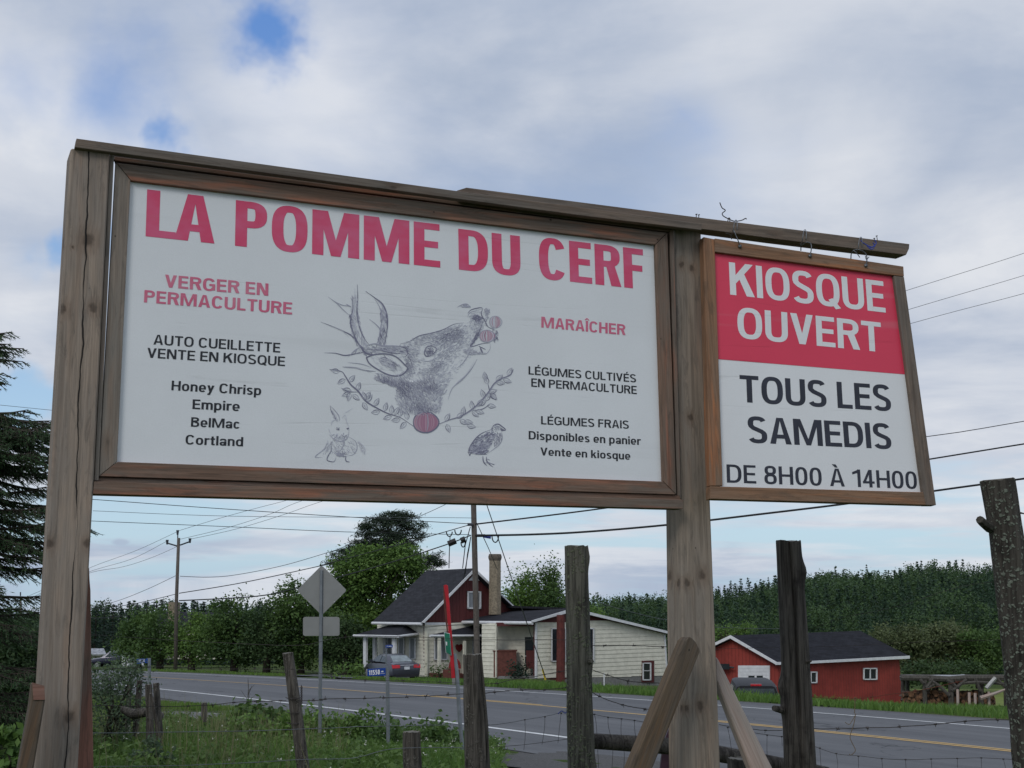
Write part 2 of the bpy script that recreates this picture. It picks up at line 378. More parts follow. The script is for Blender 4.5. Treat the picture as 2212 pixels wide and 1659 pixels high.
        T = 1 if base == 'V' else X; q((0, T), (s * 1.08, T), (w / 2 + s * .45, 0), (w / 2 - s * .52, 0)); q((w - s * 1.08, T), (w, T), (w / 2 + s * .52, 0), (w / 2 - s * .45, 0))
    elif base in 'oecbdpq':
        if base == 'o': rb(_arc(w / 2, X / 2, w / 2 - l_, X / 2 + .012 - h / 2, 0, 360, 30))
        elif base == 'c': rb(_arc(w / 2, X / 2, w / 2 - l_, X / 2 + .012 - h / 2, 34, 326, 26))
        elif base == 'e': rb(_arc(w / 2, X / 2, w / 2 - l_, X / 2 + .012 - h / 2, 0, 318, 28)); bx(s * .7, X * .5 - h * .62, w - .004, X * .5 + h * .22)
        else:
            rb(_arc(w / 2, X / 2, w / 2 - l_, X / 2 + .012 - h / 2, 0, 360, 30))
            x0 = 0 if base in 'bp' else w - s
            bx(x0, 0, x0 + s, 1) if base in 'bd' else bx(x0, -.27, x0 + s, X)
    elif base in 'nhmu':
        if base == 'u': rb([(l_, X), (l_, .25)] + _arc(w / 2, .24, w / 2 - l_, .25 - h / 2, 180, 360, 14) + [(m_, X)]); bx(w - s, 0, w, X)
        else:
            bx(0, 0, s, 1 if base == 'h' else X)
            if base == 'm':
                k = (w - s) / 2
                for o in (0, k): rb(_arc(o + (k + s) / 2, X - .25, (k) / 2, .26 - h / 2, 180, 0, 14) + [(o + k + l_, 0)])
            else: rb(_arc(w / 2, X - .25, w / 2 - l_, .26 - h / 2, 180, 0, 14) + [(m_, 0)])
    elif base == 'r': bx(0, 0, s, X); rb([(l_, X * .62)] + _arc(w * .98, X * .60, w - l_, X * .40 - h / 2, 165, 85, 8))
    elif base == 'i': bx(0, 0, s, X); bx(0, .83, s, 1.0)
    elif base == 'l': bx(0, 0, s, 1)
    elif base == 't': bx(w * .22, .05, w * .22 + s, .93); bx(0, X - h, w, X); rb([(w * .22 + l_, .12), (w * .22 + l_ + .03, h / 2), (w, h / 2)])
    elif base == 'k': bx(0, 0, s, 1); q((s, .24), (s, .44), (w - s * 1.2, X), (w - .01, X)); q((w * .36, .42), (w * .60, .50), (w + .02, 0), (w - s * 1.2, 0))
    elif base == 'y': q((0, X), (s * 1.08, X), (w / 2 + s * .5, 0), (w / 2 - s * .5, 0)); q((w - s * 1.05, X), (w, X), (w * .44, -.27), (w * .44 - s, -.27)); bx(w * .06, -.27, w * .40, -.27 + h)
    elif base == 'a': bx(w - s, 0, w, X * .66); rb([(w * .06 + l_, X * .72)] + _arc(w / 2, X - .21, w / 2 - l_, .22 - h / 2, 160, 0, 12)); rb(_arc(w * .46, .20, w * .46 - l_, .21 - h / 2, 0, 360, 22))
    elif base == '0': rb(_arc(w / 2, .5, w / 2 - l_, .512 - h / 2, 0, 360, 36))
    elif base == '1': w = .42 * wf; bx(w - s, 0, w, 1); q((0, .70), (0, .84), (w - s * .5, 1), (w - s * .5, .82))
    elif base == '2': rb(_arc(w / 2, .70, w / 2 - l_, .30 - h / 2, 170, -30, 14) + [(w * .3, .22), (l_, h / 2)]); bx(0, 0, w, h)
    elif base == '4': bx(w * .62 - s * .3, 0, w * .62 + s * .7, 1); bx(0, .22, w, .22 + h); q((0, .22 + h * .5), (s * .9, .22 + h * .5), (w * .62 + s * .4, 1), (w * .62 - s * .4, 1))
    elif base == '5': bx(w * .10, 1 - h, w * .92, 1); bx(w * .10, .50, w * .10 + s * .85, 1); rb([(w * .14 + .04, .56)] + _arc(w * .48, .33, w * .52 - l_, .33 - h / 2, 118, -150, 18))
    elif base == '8': rb(_arc(w / 2, .755, w / 2 - l_ - .02, .257 - h / 2, 0, 360, 26)); rb(_arc(w / 2, .275, w / 2 - l_, .287 - h / 2, 0, 360, 28))
    if ch == 'É': q((w * .42, 1.06), (w * .60, 1.06), (w * .82, 1.24), (w * .55, 1.24))
    if ch == 'À': q((w * .40, 1.06), (w * .58, 1.06), (w * .44, 1.24), (w * .18, 1.24))
    if ch == 'Î': q((w / 2 - .20, 1.06), (w / 2 - .08, 1.06), (w / 2 + .05, 1.24), (w / 2 - .06, 1.24)); q((w / 2 + .08, 1.06), (w / 2 + .20, 1.06), (w / 2 + .06, 1.24), (w / 2 - .05, 1.2401))
    return P, w
def text_shapes(body, s=.2, h=.165, wf=1.0, track=.09):
    x = 0; out = []
    for i, ch in enumerate(body):
        P, w = glyph(ch, s, h, wf)
        if ch == 'T' and i: pass
        k = 0
        for kind, pts in P:
            if kind == 'q': quads = [pts]
            else:
                L = []; n_ = len(pts)
                closed = math.dist(pts[0], pts[-1]) < 1e-6
                for j, p in enumerate(pts):
                    a = pts[j - 1] if j else (pts[-2] if closed else pts[0]); b = pts[j + 1] if j < n_ - 1 else (pts[1] if closed else pts[-1])
                    tx, ty = b[0] - a[0], b[1] - a[1]; l = math.hypot(tx, ty) or 1; tx /= l; ty /= l
                    t_ = (s * ty * ty + h * tx * tx) / 2
                    L.append(((p[0] - ty * t_, p[1] + tx * t_), (p[0] + ty * t_, p[1] - tx * t_)))
                quads = [[L[j][0], L[j][1], L[j + 1][1], L[j + 1][0]] for j in range(n_ - 1)]
            for qd in quads: out.append(([(px + x, py) for px, py in qd], k, i))
            k += 1
        x += w + (track if ch != ' ' else 0) - (track * .9 + .03 if body[i:i + 2] == 'LA' else 0)
    return out, x - track
# ------------------------------------------------------------------ a rigid frame fitted to each sign
class Frame:
    def __init__(s, o, yaw, lean, roll):
        s.o = Vector(o); s.m = Matrix.Rotation(R(yaw), 3, 'Z') @ Matrix.Rotation(R(lean), 3, 'X') @ Matrix.Rotation(R(roll), 3, 'Y')
        s.inv = s.m.transposed()
    def w(s, a, c, b): return s.o + s.m @ Vector((a, c, b))          # a right, c depth (towards the back), b up
    def hit(s, px, py, c=0.0):
        d = s.inv @ ray(px, py); o = s.inv @ (-s.o)
        t = (c - o.y) / d.y; return (o.x + d.x * t, o.z + d.z * t)
    def prism(s, mb, poly, c0, c1, along='h', mi=0):
        """poly in local (a, b)"""
        ar = sum(poly[i][0] * poly[(i + 1) % len(poly)][1] - poly[(i + 1) % len(poly)][0] * poly[i][1] for i in range(len(poly)))
        if ar < 0: poly = poly[::-1]
        if along == 'h': uv = [(a, b) for a, b in poly]
        elif along == 'v': uv = [(b, a) for a, b in poly]
        else:
            t = Vector(along).normalized(); uv = [(a * t.x + b * t.y, -a * t.y + b * t.x) for a, b in poly]
        f_ = [s.w(a, c0, b) for a, b in poly]; k_ = [s.w(a, c1, b) for a, b in poly]
        n_ = len(poly); off = c1 - c0
        mb.add(f_ + k_, [tuple(range(n_)), tuple(range(2 * n_ - 1, n_ - 1, -1))] + [(i, i + n_, (i + 1) % n_ + n_, (i + 1) % n_) for i in range(n_)],
               uv + [(u + (off if along != 'v' else 0) * 0 , v + off) for u, v in uv], mi)
    def pixprism(s, mb, pix, c0, c1, along='h', mi=0): s.prism(mb, [s.hit(x, y, c0) for x, y in pix], c0, c1, along, mi)
    def text(fr, mb, body, bl, tl, br, c, **kw):
        """baseline left, cap-top left, baseline right given in survey units; depth c"""
        B = Vector(fr.hit(*bl, c)); T = Vector(fr.hit(*tl, c)); E = Vector(fr.hit(*br, c))
        sh, wd = text_shapes(body, **kw)
        ex = (E - B) / wd; ey = T - B
        if abs(ey.angle(ex) - math.pi / 2) > .06: ey = Vector((-ex.y, ex.x)).normalized() * ey.length * .6 + ey * .4
        ds = -.00012
        lets = []
        for i, (qd, k, ci) in enumerate(sh):
            while len(lets) <= ci: lets.append(MB())
            mb = lets[ci]
            pts = [B + ex * x + ey * y for x, y in qd]
            cc = c + ds * (k + 1) + ds * .07 * (i % 7)
            vs = [fr.w(p.x, cc, p.y) for p in pts]
            mb.add(vs, [(0, 1, 2, 3)], [(p.x, p.y) for p in pts])
        return [m_ for m_ in lets if m_.v]
BB = Frame((-1.656, 5.741, 1.725), 23.4, -2.28, .31)
KK = Frame((0.962, 6.87, 1.76), 21.13, -6.8, 1.22)
cA = crop(0, 400, 2.37); cB = crop(0, 1600, 2.37); cC = crop(0, 2180, 2.37)
cD = crop(2200, 700, 2.37); cE = crop(2200, 1600, 2.37); cG = crop(2200, 2180, 2.37)
def kpos(pt, r_, c0=-.055): a, b = BB.hit(*pt, c0); return (b, a, r_)
_t, _b = BB.hit(*cA(795, 400), -.055), BB.hit(*cB(660, 1000), -.055); _k1 = (_t[0] - _b[0]) / (_t[1] - _b[1])
m_postc = M_wood('post_timber_cracked', (0.360, 0.285, 0.225), (0.300, 0.180, 0.115), (0.260, 0.225, 0.195), .35, .8, 2.0, crack=(_b[0] - _k1 * _b[1], _k1), dark=.50, auto=False,
    knots=[kpos(cA(782, 1185), .030), kpos(cA(648, 1248), .008), kpos(cA(832, 1785), .022), kpos(cA(548, 1800), .024), kpos(cB(445, 1040), .020), kpos(cB(782, 1040), .020), kpos(cC(612, 1205), .024)])
m_post = M_wood('post_timber', (0.340, 0.275, 0.215), (0.290, 0.175, 0.110), (0.260, 0.225, 0.190), .35, .8, 1.0, crack=(-99, 0), dark=.42, auto=False,
    knots=[kpos(cD(845, 690), .020, .02), kpos(cD(935, 725), .018, .02), kpos(crop(2400, 700, 1.3275)(250, 1150), .020, .02), kpos(cE(1025, 1320), .026, .02), kpos(cE(890, 1390), .020, .02), kpos(cE(820, 1320), .010, .02), kpos(cG(1010, 1110), .026, .02), kpos(cG(890, 1130), .018, .02)])
m_side = M_wood('side_timber', (0.290, 0.235, 0.190), (0.270, 0.170, 0.110), (0.220, 0.200, 0.175), .35, .8, 9.0, dark=.45)
m_frame = M_wood('frame_timber', (0.250, 0.155, 0.110), (0.400, 0.155, 0.090), (0.175, 0.145, 0.120), .75, 1.0, 3.0, dark=.32)
m_beam = M_wood('beam_timber', (0.210, 0.160, 0.125), (0.220, 0.135, 0.090), (0.165, 0.145, 0.125), .35, .7, 4.0, dark=.35)
m_kframe = M_wood('hanging_sign_timber', (0.300, 0.165, 0.095), (0.480, 0.175, 0.065), (0.240, 0.165, 0.115), .8, .9, 5.0, dark=.4)
m_brace = M_wood('brace_timber_dark', (0.138, 0.098, 0.063), (0.149, 0.081, 0.040), (0.115, 0.098, 0.081), .7, .5, 6.0, dark=.4)
m_bracel = M_wood('brace_timber_pale', (0.484, 0.374, 0.319), (0.462, 0.308, 0.253), (0.396, 0.352, 0.319), .5, .9, 7.0, dark=.6)
m_bracer = M_wood('brace_timber_red', (0.300, 0.150, 0.112), (0.325, 0.150, 0.112), (0.200, 0.150, 0.125), .7, .6, 8.0, dark=.45)
m_void = M_plain('shadow_board', (.03, .027, .025), .9)
m_wire = M_plain('steel_wire', (.17, .18, .19), .45, .2, 30, metal=.8)
m_wire_dark = M_plain('rusty_wire', (.045, .038, .036), .8, .3, 40)
def M_banner(name, col, fade=None, weave=1.0):
    m, n, p = newmat(name)
    uv = n.n('ShaderNodeUVMap').outputs[0]
    tc = n.n('ShaderNodeTexCoord').outputs['Object']
    big = n.noise(tc, 1.6, 4, .6); sp = n.noise(tc, 180.0, 2, .5)
    c = n.mix(n.remap(big, .35, .7), tuple(x * .95 for x in col), col)
    c = n.mix(n.remap(sp, .35, .7, 0, .10), c, tuple(x * .7 for x in col))
    band = n.noise(n.n('ShaderNodeMapping', i_0=tc, i_3=(.5, .5, 9)).outputs[0], 1.0, 3, .6)
    c = n.mix(n.remap(band, .56, .74, 0, .13), c, (.45, .46, .47))
    if fade:
        fz = n.noise(n.n('ShaderNodeMapping', i_0=tc, i_3=(3.0, 3.0, 5)).outputs[0], 1.4, 3, .6)
        c = n.mix(n.remap(fz, .40, .70, 0, .60), c, fade)
    n.put(p.inputs['Base Color'], c); p.inputs['Roughness'].default_value = .42; p.inputs['Specular IOR Level'].default_value = .35
    sz_ = n.n('ShaderNodeSeparateXYZ', i_0=tc).outputs[2]
    cr_ = n.noise(n.n('ShaderNodeCombineXYZ', i_0=n.math('MULTIPLY', n.n('ShaderNodeSeparateXYZ', i_0=tc).outputs[0], .25), i_2=n.math('MULTIPLY', sz_, 7.0)).outputs[0], 1.0, 2, .5)
    crs = n.remap(n.math('ABSOLUTE', n.math('SUBTRACT', cr_, .52)), .0, .012, 1, 0)
    crs = n.math('MULTIPLY', crs, n.remap(n.noise(tc, 2.2, 3), .48, .6))
    nb = n.t.nodes.new('ShaderNodeMix'); nb.data_type = 'RGBA'; nb.inputs[6].default_value = (0, 0, 0, 1)
    c2_ = n.mix(n.math('MULTIPLY', crs, .22), c, tuple(x * .55 for x in col)); n.put(p.inputs['Base Color'], c2_)  # crease shade painted into the colour as darker lines
    n.t.nodes.remove(nb)
    b_ = n.n('ShaderNodeBump', i_Height=n.math('ADD', n.math('SUBTRACT', sp, n.math('MULTIPLY', crs, 2.0)), n.math('MULTIPLY', big, 8.0))); b_.inputs['Strength'].default_value = .12; b_.inputs['Distance'].default_value = .003
    n.put(p.inputs['Normal'], b_.outputs[0])
    return m
m_white = M_banner('white_banner', (.77, .79, .81))
m_pink = M_banner('faded_pink_print', (.70, .075, .17), fade=(.66, .16, .29))
m_pink2 = M_banner('paler_pink_print', (.66, .14, .24), fade=(.66, .26, .34))
m_ink = M_plain('black_print', (.020, .022, .028), .5, .2)
m_kred = M_banner('red_banner', (.72, .052, .105))
m_kwhite = M_banner('white_vinyl_print', (.78, .79, .80))
m_kink = M_plain('dark_vinyl_print', (.024, .027, .042), .45, .2)
# ------------------------------------------------------------------ billboard
base_l = BB.w(*(lambda h_: (h_[0], 0, h_[1]))(BB.hit(60, 2130)))
bb = Thing('billboard', 'large weathered timber billboard with white panel reading LA POMME DU CERF and a deer drawing', 'billboard', (-1.75, 5.75, -1.72))
def bpart(name, pix, c0, c1, mat, along='h', bevel=.0018, label=None):
    mb = MB(); BB.pixprism(mb, pix, c0, c1, along); return bb.part(name, mb, mat, bevel=bevel, label=label)
bpart('post', [(153, 320), (237.5, 328), (201, 1067), (168, 1659), (140, 2110), (49, 2110), (74, 1659), (108, 1067)], -.055, .11, m_postc, 'v', .006, 'thick grey post with a long split down its face')
bpart('post', [(1458, 494), (1514.5, 494), (1534, 1067), (1556.5, 1659), (1574, 2040), (1492, 2040), (1478, 1659), (1470, 1067)], .02, .17, m_post, 'v', .006, 'grey post with dark knots and a rust streak')
bpart('cap_beam', [(165.3, 298.9), (987, 412.4), (1267.3, 449.4), (1517, 483.8), (1515.5, 497), (1267.3, 466.9), (237, 328), (161.6, 318)], -.085, -.045, m_beam)
bpart('hanger_beam', [(987, 411.6), (1008, 405), (1517, 470.5), (1964.8, 527), (1964, 537), (1957.5, 550.8), (1670.5, 515.5), (1516, 494.5), (1267, 462), (988, 425)], -.043, .045, m_beam, label='long beam carrying the hanging sign past the right post')
# near-black backing: the shade of the trim gaps is put into its colour
bpart('backing_board', [(244, 334), (1455, 492), (1471.6, 1078.5), (212, 1038.5), (216, 990), (1425, 1050), (1412, 523), (252, 365)], .012, .022, m_void, bevel=0)
bpart('trim_strip', [(247.5, 337.6), (1449, 493.5), (1445.5, 501.0), (247, 346.5)], -.010, .010, m_frame)
bpart('trim_strip', [(1446.5, 497), (1455.5, 494), (1471.4, 1077.5), (1463.6, 1070)], -.010, .010, m_frame, 'v')
bpart('trim_strip', [(213, 1030.8), (1469, 1070.3), (1471.4, 1083), (209, 1043)], -.010, .010, m_frame)
bpart('trim_strip', [(237.6, 333), (246.6, 336), (213, 1038), (203.6, 1038)], -.030, .05, m_side, 'v')
TLo, TLi, TRo, TRi = (250.3, 351.4), (281.9, 389.6), (1441.8, 503), (1416, 528.4)
BRo, BRi, BLo, BLi = (1461.2, 1068.3), (1433, 1040.2), (213.9, 1028.6), (252.8, 997.5)
def ins(p, q, t): return (p[0] + (q[0] - p[0]) * t, p[1] + (q[1] - p[1]) * t)
bpart('frame_board', [ins(TLo, TRo, .0012), ins(TLi, TRi, .0012), ins(TLi, TRi, .9988), ins(TLo, TRo, .9988)], -.024, .008, m_frame)
bpart('frame_board', [TRo, TRi, BRi, BRo], -.022, .008, m_frame, 'v')
bpart('frame_board', [ins(BLo, BRo, .001), ins(BLi, BRi, .001), ins(BLi, BRi, .999), ins(BLo, BRo, .999)], -.024, .008, m_frame)
bpart('frame_board', [TLo, BLo, BLi, TLi], -.022, .008, m_side, 'v', label='greyer left board of the mitred frame')
bpart('bottom_rail', [(203.7, 1039.7), (1476.3, 1079.5), (1476.3, 1099.3), (201.3, 1067)], -.055, .019, m_frame)
# knots and nail holes that stand out on the boards: shallow plugs
pn = bpart('sign_panel', [(276, 383), (1424, 521), (1440, 1046), (247, 1003)], -.001, .009, m_white, bevel=0)
def letters(fr, th, panel, mat, lines, c, name='letter'):
    for ln in lines:
        body, bl, tl, br = ln[:4]; kw = ln[4] if len(ln) > 4 else {}
        for lm_ in fr.text(None, body, bl, tl, br, c, **kw): mesh_obj(name, lm_, mat, panel, th.o)
c1 = crop(400, 600, 2.765); c3 = crop(1900, 800, 2.765); c4 = crop(400, 1200, 2.765); c8 = crop(1700, 950, 1.659); ck = crop(2400, 700, 1.3275)
cph = crop(0, 0, 1.0); kti = dict(s=.205, h=.150, wf=.86, track=.085)
letters(BB, bb, pn, m_pink, [('LA', cph(545.8, 885.7), cph(552, 709.8), cph(804, 913.3), kti), ('POMME', cph(881, 921.5), cph(884.6, 750.1), cph(1649, 1003.4), kti), ('DU', cph(1721, 1010.9), cph(1718.3, 857.5), cph(1953, 1036.1), kti), ('CERF', cph(2023, 1043.6), cph(2019.4, 888.5), cph(2416, 1085.8), kti)], -.002)
kw_ = dict(s=.19, h=.165, wf=1.0, track=.10)
letters(BB, bb, pn, m_pink2, [('VERGER EN', c1(601, 1318), c1(606, 1187), c1(1675, 1408), kw_), ('PERMACULTURE', c1(386, 1476), c1(393, 1347), c1(1920, 1602), kw_),
    ('MARAÎCHER', c3(359, 1183), c3(360, 1070), c3(1230, 1263), kw_)], -.002)
kb = dict(s=.165, h=.145, wf=1.0, track=.105); kl = dict(s=.175, h=.150, wf=1.0, track=.10)
letters(BB, bb, pn, m_ink, [('AUTO CUEILLETTE', c4(484, 253), c4(490, 150), c4(1797, 338), kb), ('VENTE EN KIOSQUE', c4(418, 389), c4(424, 288), c4(1847, 478), kb),
    ('Honey Chrisp', c4(670, 728), c4(677, 628), c4(1600, 780), kl), ('Empire', c4(889, 922), c4(893, 822), c4(1378, 945), kl), ('BelMac', c4(873, 1105), c4(878, 1007), c4(1380, 1127), kl),
    ('Cortland', c4(816, 1288), c4(821, 1190), c4(1413, 1310), kl),
    ('LÉGUMES CULTIVÉS', c8(468, 753), c8(468, 702), c8(1137, 803), kb), ('EN PERMACULTURE', c8(485, 829), c8(485, 777), c8(1141, 876), kb), ('LÉGUMES FRAIS', c8(546, 1063), c8(546, 1012), c8(1092, 1091), kb),
    ('Disponibles en panier', c8(469, 1156), c8(469, 1105), c8(1165, 1192), kl), ('Vente en kiosque', c8(542, 1256), c8(542, 1207), c8(1101, 1284), kl)], -.002)
# ------------------------------------------------------------------ pencil drawings on the panel
D6 = crop(1100, 950, 1.8433)
def M_pencil(name, col):
    m, n, p = newmat(name); p.inputs['Base Color'].default_value = tuple(col) + (1,); p.inputs['Roughness'].default_value = .6; return m
pen = [M_pencil('pencil_dark', (.19, .19, .27)), M_pencil('pencil_mid', (.38, .385, .47)), M_pencil('pencil_soft', (.57, .58, .65)), M_pencil('pencil_red', (.40, .20, .29)), M_pencil('pencil_rose', (.50, .33, .41)), M_pencil('paper_light', (.86, .87, .89)), M_pencil('apple_wash', (.46, .27, .35))]
rd = random.Random(5)
def dstroke(mb, pts, wd, mi, c=-.0022, taper=True):
    L = []
    n_ = len(pts)
    for i, p in enumerate(pts):
        a = pts[max(i - 1, 0)]; b = pts[min(i + 1, n_ - 1)]; tx, ty = b[0] - a[0], b[1] - a[1]; l = math.hypot(tx, ty) or 1
        k = wd / 2 * (math.sin(math.pi * (i + .35) / (n_ - .3)) if taper and n_ > 2 else (1 if not taper else .8))
        k = max(k, wd * .12)
        L.append(((p[0] - ty / l * k, p[1] + tx / l * k), (p[0] + ty / l * k, p[1] - tx / l * k)))
    cc = c - rd.uniform(0, .0004)
    vs = []
    for a, b in L:
        for q_ in (a, b): h_ = BB.hit(*D6(*q_), cc); vs.append(BB.w(h_[0], cc, h_[1]))
    mb.add(vs, [(2 * i, 2 * i + 1, 2 * i + 3, 2 * i + 2) for i in range(n_ - 1)], mi=mi)
def sm(pts, n=5):
    out = []
    for i in range(len(pts) - 1):
        p0 = pts[max(i - 1, 0)]; p1 = pts[i]; p2 = pts[i + 1]; p3 = pts[min(i + 2, len(pts) - 1)]
        for k in range(n):
            t = k / n
            out.append(tuple(.5 * ((2 * p1[j]) + (-p0[j] + p2[j]) * t + (2 * p0[j] - 5 * p1[j] + 4 * p2[j] - p3[j]) * t * t + (-p0[j] + 3 * p1[j] - 3 * p2[j] + p3[j]) * t ** 3) for j in (0, 1)))
    return out + [pts[-1]]
def inside(p, poly):
    r = False; j = len(poly) - 1
    for i in range(len(poly)):
        if (poly[i][1] > p[1]) != (poly[j][1] > p[1]) and p[0] < (poly[j][0] - poly[i][0]) * (p[1] - poly[i][1]) / (poly[j][1] - poly[i][1]) + poly[i][0]: r = not r
        j = i
    return r
def hatch(mb, poly, ang, n, ln, wd, tones, spread=25):
    xs = [p[0] for p in poly]; ys = [p[1] for p in poly]; k = 0; tries = 0
    while k < n and tries < n * 12:
        tries += 1
        p = (rd.uniform(min(xs), max(xs)), rd.uniform(min(ys), max(ys)))
        if not inside(p, poly): continue
        a = R(ang + rd.uniform(-spread, spread)); l = ln * rd.uniform(.5, 1.3); dx, dy = math.cos(a) * l / 2, math.sin(a) * l / 2
        dstroke(mb, [(p[0] - dx, p[1] - dy), (p[0] + rd.uniform(-2, 2), p[1] + rd.uniform(-2, 2)), (p[0] + dx, p[1] + dy)], wd * rd.uniform(.45, 1.05), rd.choice(tones)); k += 1
deer = MB()
# antlers
for pts, w_, t_ in (
    ([(442, 215), (445, 300), (440, 400), (450, 480), (480, 570), (530, 640)], 9, 0), ([(405, 290), (412, 380), (395, 470), (415, 550), (450, 620), (510, 680)], 10, 0),
    ([(425, 240), (424, 330), (415, 440), (440, 540), (480, 620)], 7, 2), ([(240, 300), (300, 345), (345, 390), (390, 430)], 6, 1), ([(255, 312), (330, 355), (405, 365)], 5, 1),
    ([(365, 350), (400, 372)], 8, 1), ([(190, 475), (270, 505), (340, 535), (400, 570), (430, 610)], 7, 0), ([(330, 530), (390, 560), (425, 590), (440, 640)], 10, 0), ([(250, 500), (330, 530), (385, 580)], 4, 2),
    ([(500, 262), (560, 305), (615, 350), (645, 420), (650, 500), (640, 580), (630, 640)], 11, 0), ([(560, 310), (600, 380), (615, 450), (600, 530), (585, 620)], 8, 1), ([(575, 320), (620, 370), (632, 440), (625, 520), (610, 620)], 13, 2),
    ([(525, 455), (570, 490), (600, 530), (595, 590), (570, 630)], 8, 1), ([(215, 688), (290, 690), (350, 705), (400, 700), (470, 685), (530, 690)], 8, 0), ([(380, 715), (430, 670), (470, 640)], 5, 1),
    ([(400, 690), (440, 660), (430, 690), (470, 690)], 6, 1), ([(340, 785), (420, 790), (500, 810), (570, 815)], 8, 0), ([(375, 755), (470, 765), (540, 790)], 5, 1), ([(350, 790), (440, 795), (540, 825)], 4, 2),
    ([(430, 600), (470, 650), (500, 690), (560, 700)], 14, 0), ([(500, 640), (560, 625), (620, 640), (700, 640), (790, 650)], 10, 1), ([(520, 665), (600, 670), (690, 690), (780, 690)], 9, 0)):
    dstroke(deer, sm(pts), w_, t_)
hatch(deer, [(400, 300), (445, 300), (460, 500), (520, 640), (470, 690), (400, 560)], 80, 150, 40, 5, [1, 2, 2])
hatch(deer, [(600, 360), (650, 420), (648, 560), (632, 640), (575, 640), (605, 520)], 85, 130, 36, 5, [0, 1, 1, 2])
hatch(deer, [(470, 650), (560, 640), (700, 650), (790, 640), (800, 700), (700, 690), (560, 690), (500, 710)], 12, 150, 30, 5, [0, 1, 1, 2])
hatch(deer, [(400, 380), (420, 480), (440, 560), (400, 540), (385, 440)], 80, 40, 26, 5, [0, 1])
# ear
dstroke(deer, sm([(505, 720), (560, 700), (640, 695), (710, 715), (770, 770), (790, 800), (740, 845), (660, 840), (580, 800), (525, 760), (505, 720)], 4), 9, 0, taper=False)
hatch(deer, [(590, 730), (650, 715), (720, 760), (700, 790), (620, 780)], 35, 60, 40, 5, [0, 1, 2])
hatch(deer, [(540, 720), (640, 700), (760, 770), (740, 830), (600, 800)], 30, 70, 34, 3, [1, 2, 2])
# head outline
for pts, w_, t_ in (
    ([(740, 625), (800, 610), (870, 570), (960, 550), (1040, 525), (1110, 490), (1180, 480)], 9, 0), ([(1205, 415), (1230, 390), (1290, 375), (1310, 380)], 9, 0), ([(1310, 380), (1300, 420), (1320, 460), (1345, 500)], 9, 0),
    ([(1130, 375), (1165, 355), (1200, 350), (1225, 372)], 9, 1), ([(1330, 380), (1352, 400), (1358, 415)], 10, 1), ([(1345, 440), (1330, 480), (1350, 510), (1400, 530)], 7, 0), ([(1205, 440), (1220, 410), (1280, 392)], 6, 1),
    ([(1310, 470), (1290, 530), (1260, 590), (1220, 650)], 9, 0), ([(1270, 540), (1245, 600), (1225, 645), (1300, 625), (1360, 620)], 8, 0), ([(1220, 650), (1280, 690), (1330, 695), (1360, 660), (1360, 620)], 5, 1),
    ([(1290, 650), (1310, 690)], 16, 0), ([(1280, 640), (1330, 665)], 8, 0), ([(1220, 655), (1210, 700), (1170, 760), (1120, 800)], 7, 1), ([(1270, 730), (1230, 800), (1170, 870), (1100, 930), (1070, 1010)], 10, 1),
    ([(1250, 745), (1200, 830), (1130, 895), (1080, 960)], 5, 2), ([(800, 640), (780, 690), (810, 740), (830, 800)], 10, 0), ([(730, 640), (780, 660), (790, 700), (760, 720)], 9, 0), ([(940, 760), (1005, 745), (1025, 770)], 4, 1), ([(960, 850), (975, 900), (985, 905)], 7, 0), ([(1015, 765), (1020, 775)], 9, 0)):
    dstroke(deer, sm(pts), w_ * .68, t_)
SIL = [(560, 650), (740, 622), (870, 572), (1040, 525), (1180, 480), (1205, 415), (1290, 375), (1352, 388), (1360, 430), (1335, 500), (1300, 560), (1260, 600), (1225, 650), (1330, 690), (1240, 705), (1150, 800), (1080, 900), (1040, 1000), (1015, 1100), (900, 1120), (730, 1105), (702, 1000), (715, 930), (560, 872), (570, 822), (700, 850), (790, 800), (770, 740), (700, 700)]
TONE = [(1080, 555, 120, 40, -28, .85), (1150, 590, 45, 60, 10, .6), (1040, 640, 90, 60, -30, .45), (1030, 730, 90, 50, -35, .40), (830, 700, 40, 90, 10, .50), (900, 585, 80, 22, -18, .55), (640, 885, 85, 36, 20, 1.1), (760, 930, 55, 60, 0, .95), (860, 1010, 130, 100, 0, .62), (960, 930, 90, 40, 15, .7), (880, 1075, 120, 30, 0, .55),
        (938, 682, 26, 20, -20, 1.6), (1262, 450, 34, 22, 20, 1.5), (1250, 610, 14, 50, 30, 1.2), (1255, 690, 60, 12, 5, .7), (660, 665, 110, 16, 5, .75), (905, 850, 110, 70, -20, .38), (1290, 520, 20, 60, 25, .5), (790, 780, 30, 60, 0, .7), (985, 800, 60, 40, -30, .35),
        (935, 682, 62, 48, 0, -.55), (1190, 470, 55, 60, 0, -.4), (850, 862, 50, 22, -10, -.7), (900, 780, 50, 26, -20, -.3), (1120, 740, 60, 40, -40, -.1)]
def tone(x, y):
    v = .10
    for cx_, cy_, rx, ry, an, k in TONE:
        c_, s_ = math.cos(R(an)), math.sin(R(an)); dx, dy = x - cx_, y - cy_; u = (dx * c_ + dy * s_) / rx; w_ = (-dx * s_ + dy * c_) / ry; v += k * math.exp(-(u * u + w_ * w_) * .9)
    return max(0, min(1.2, v))
k_ = 0
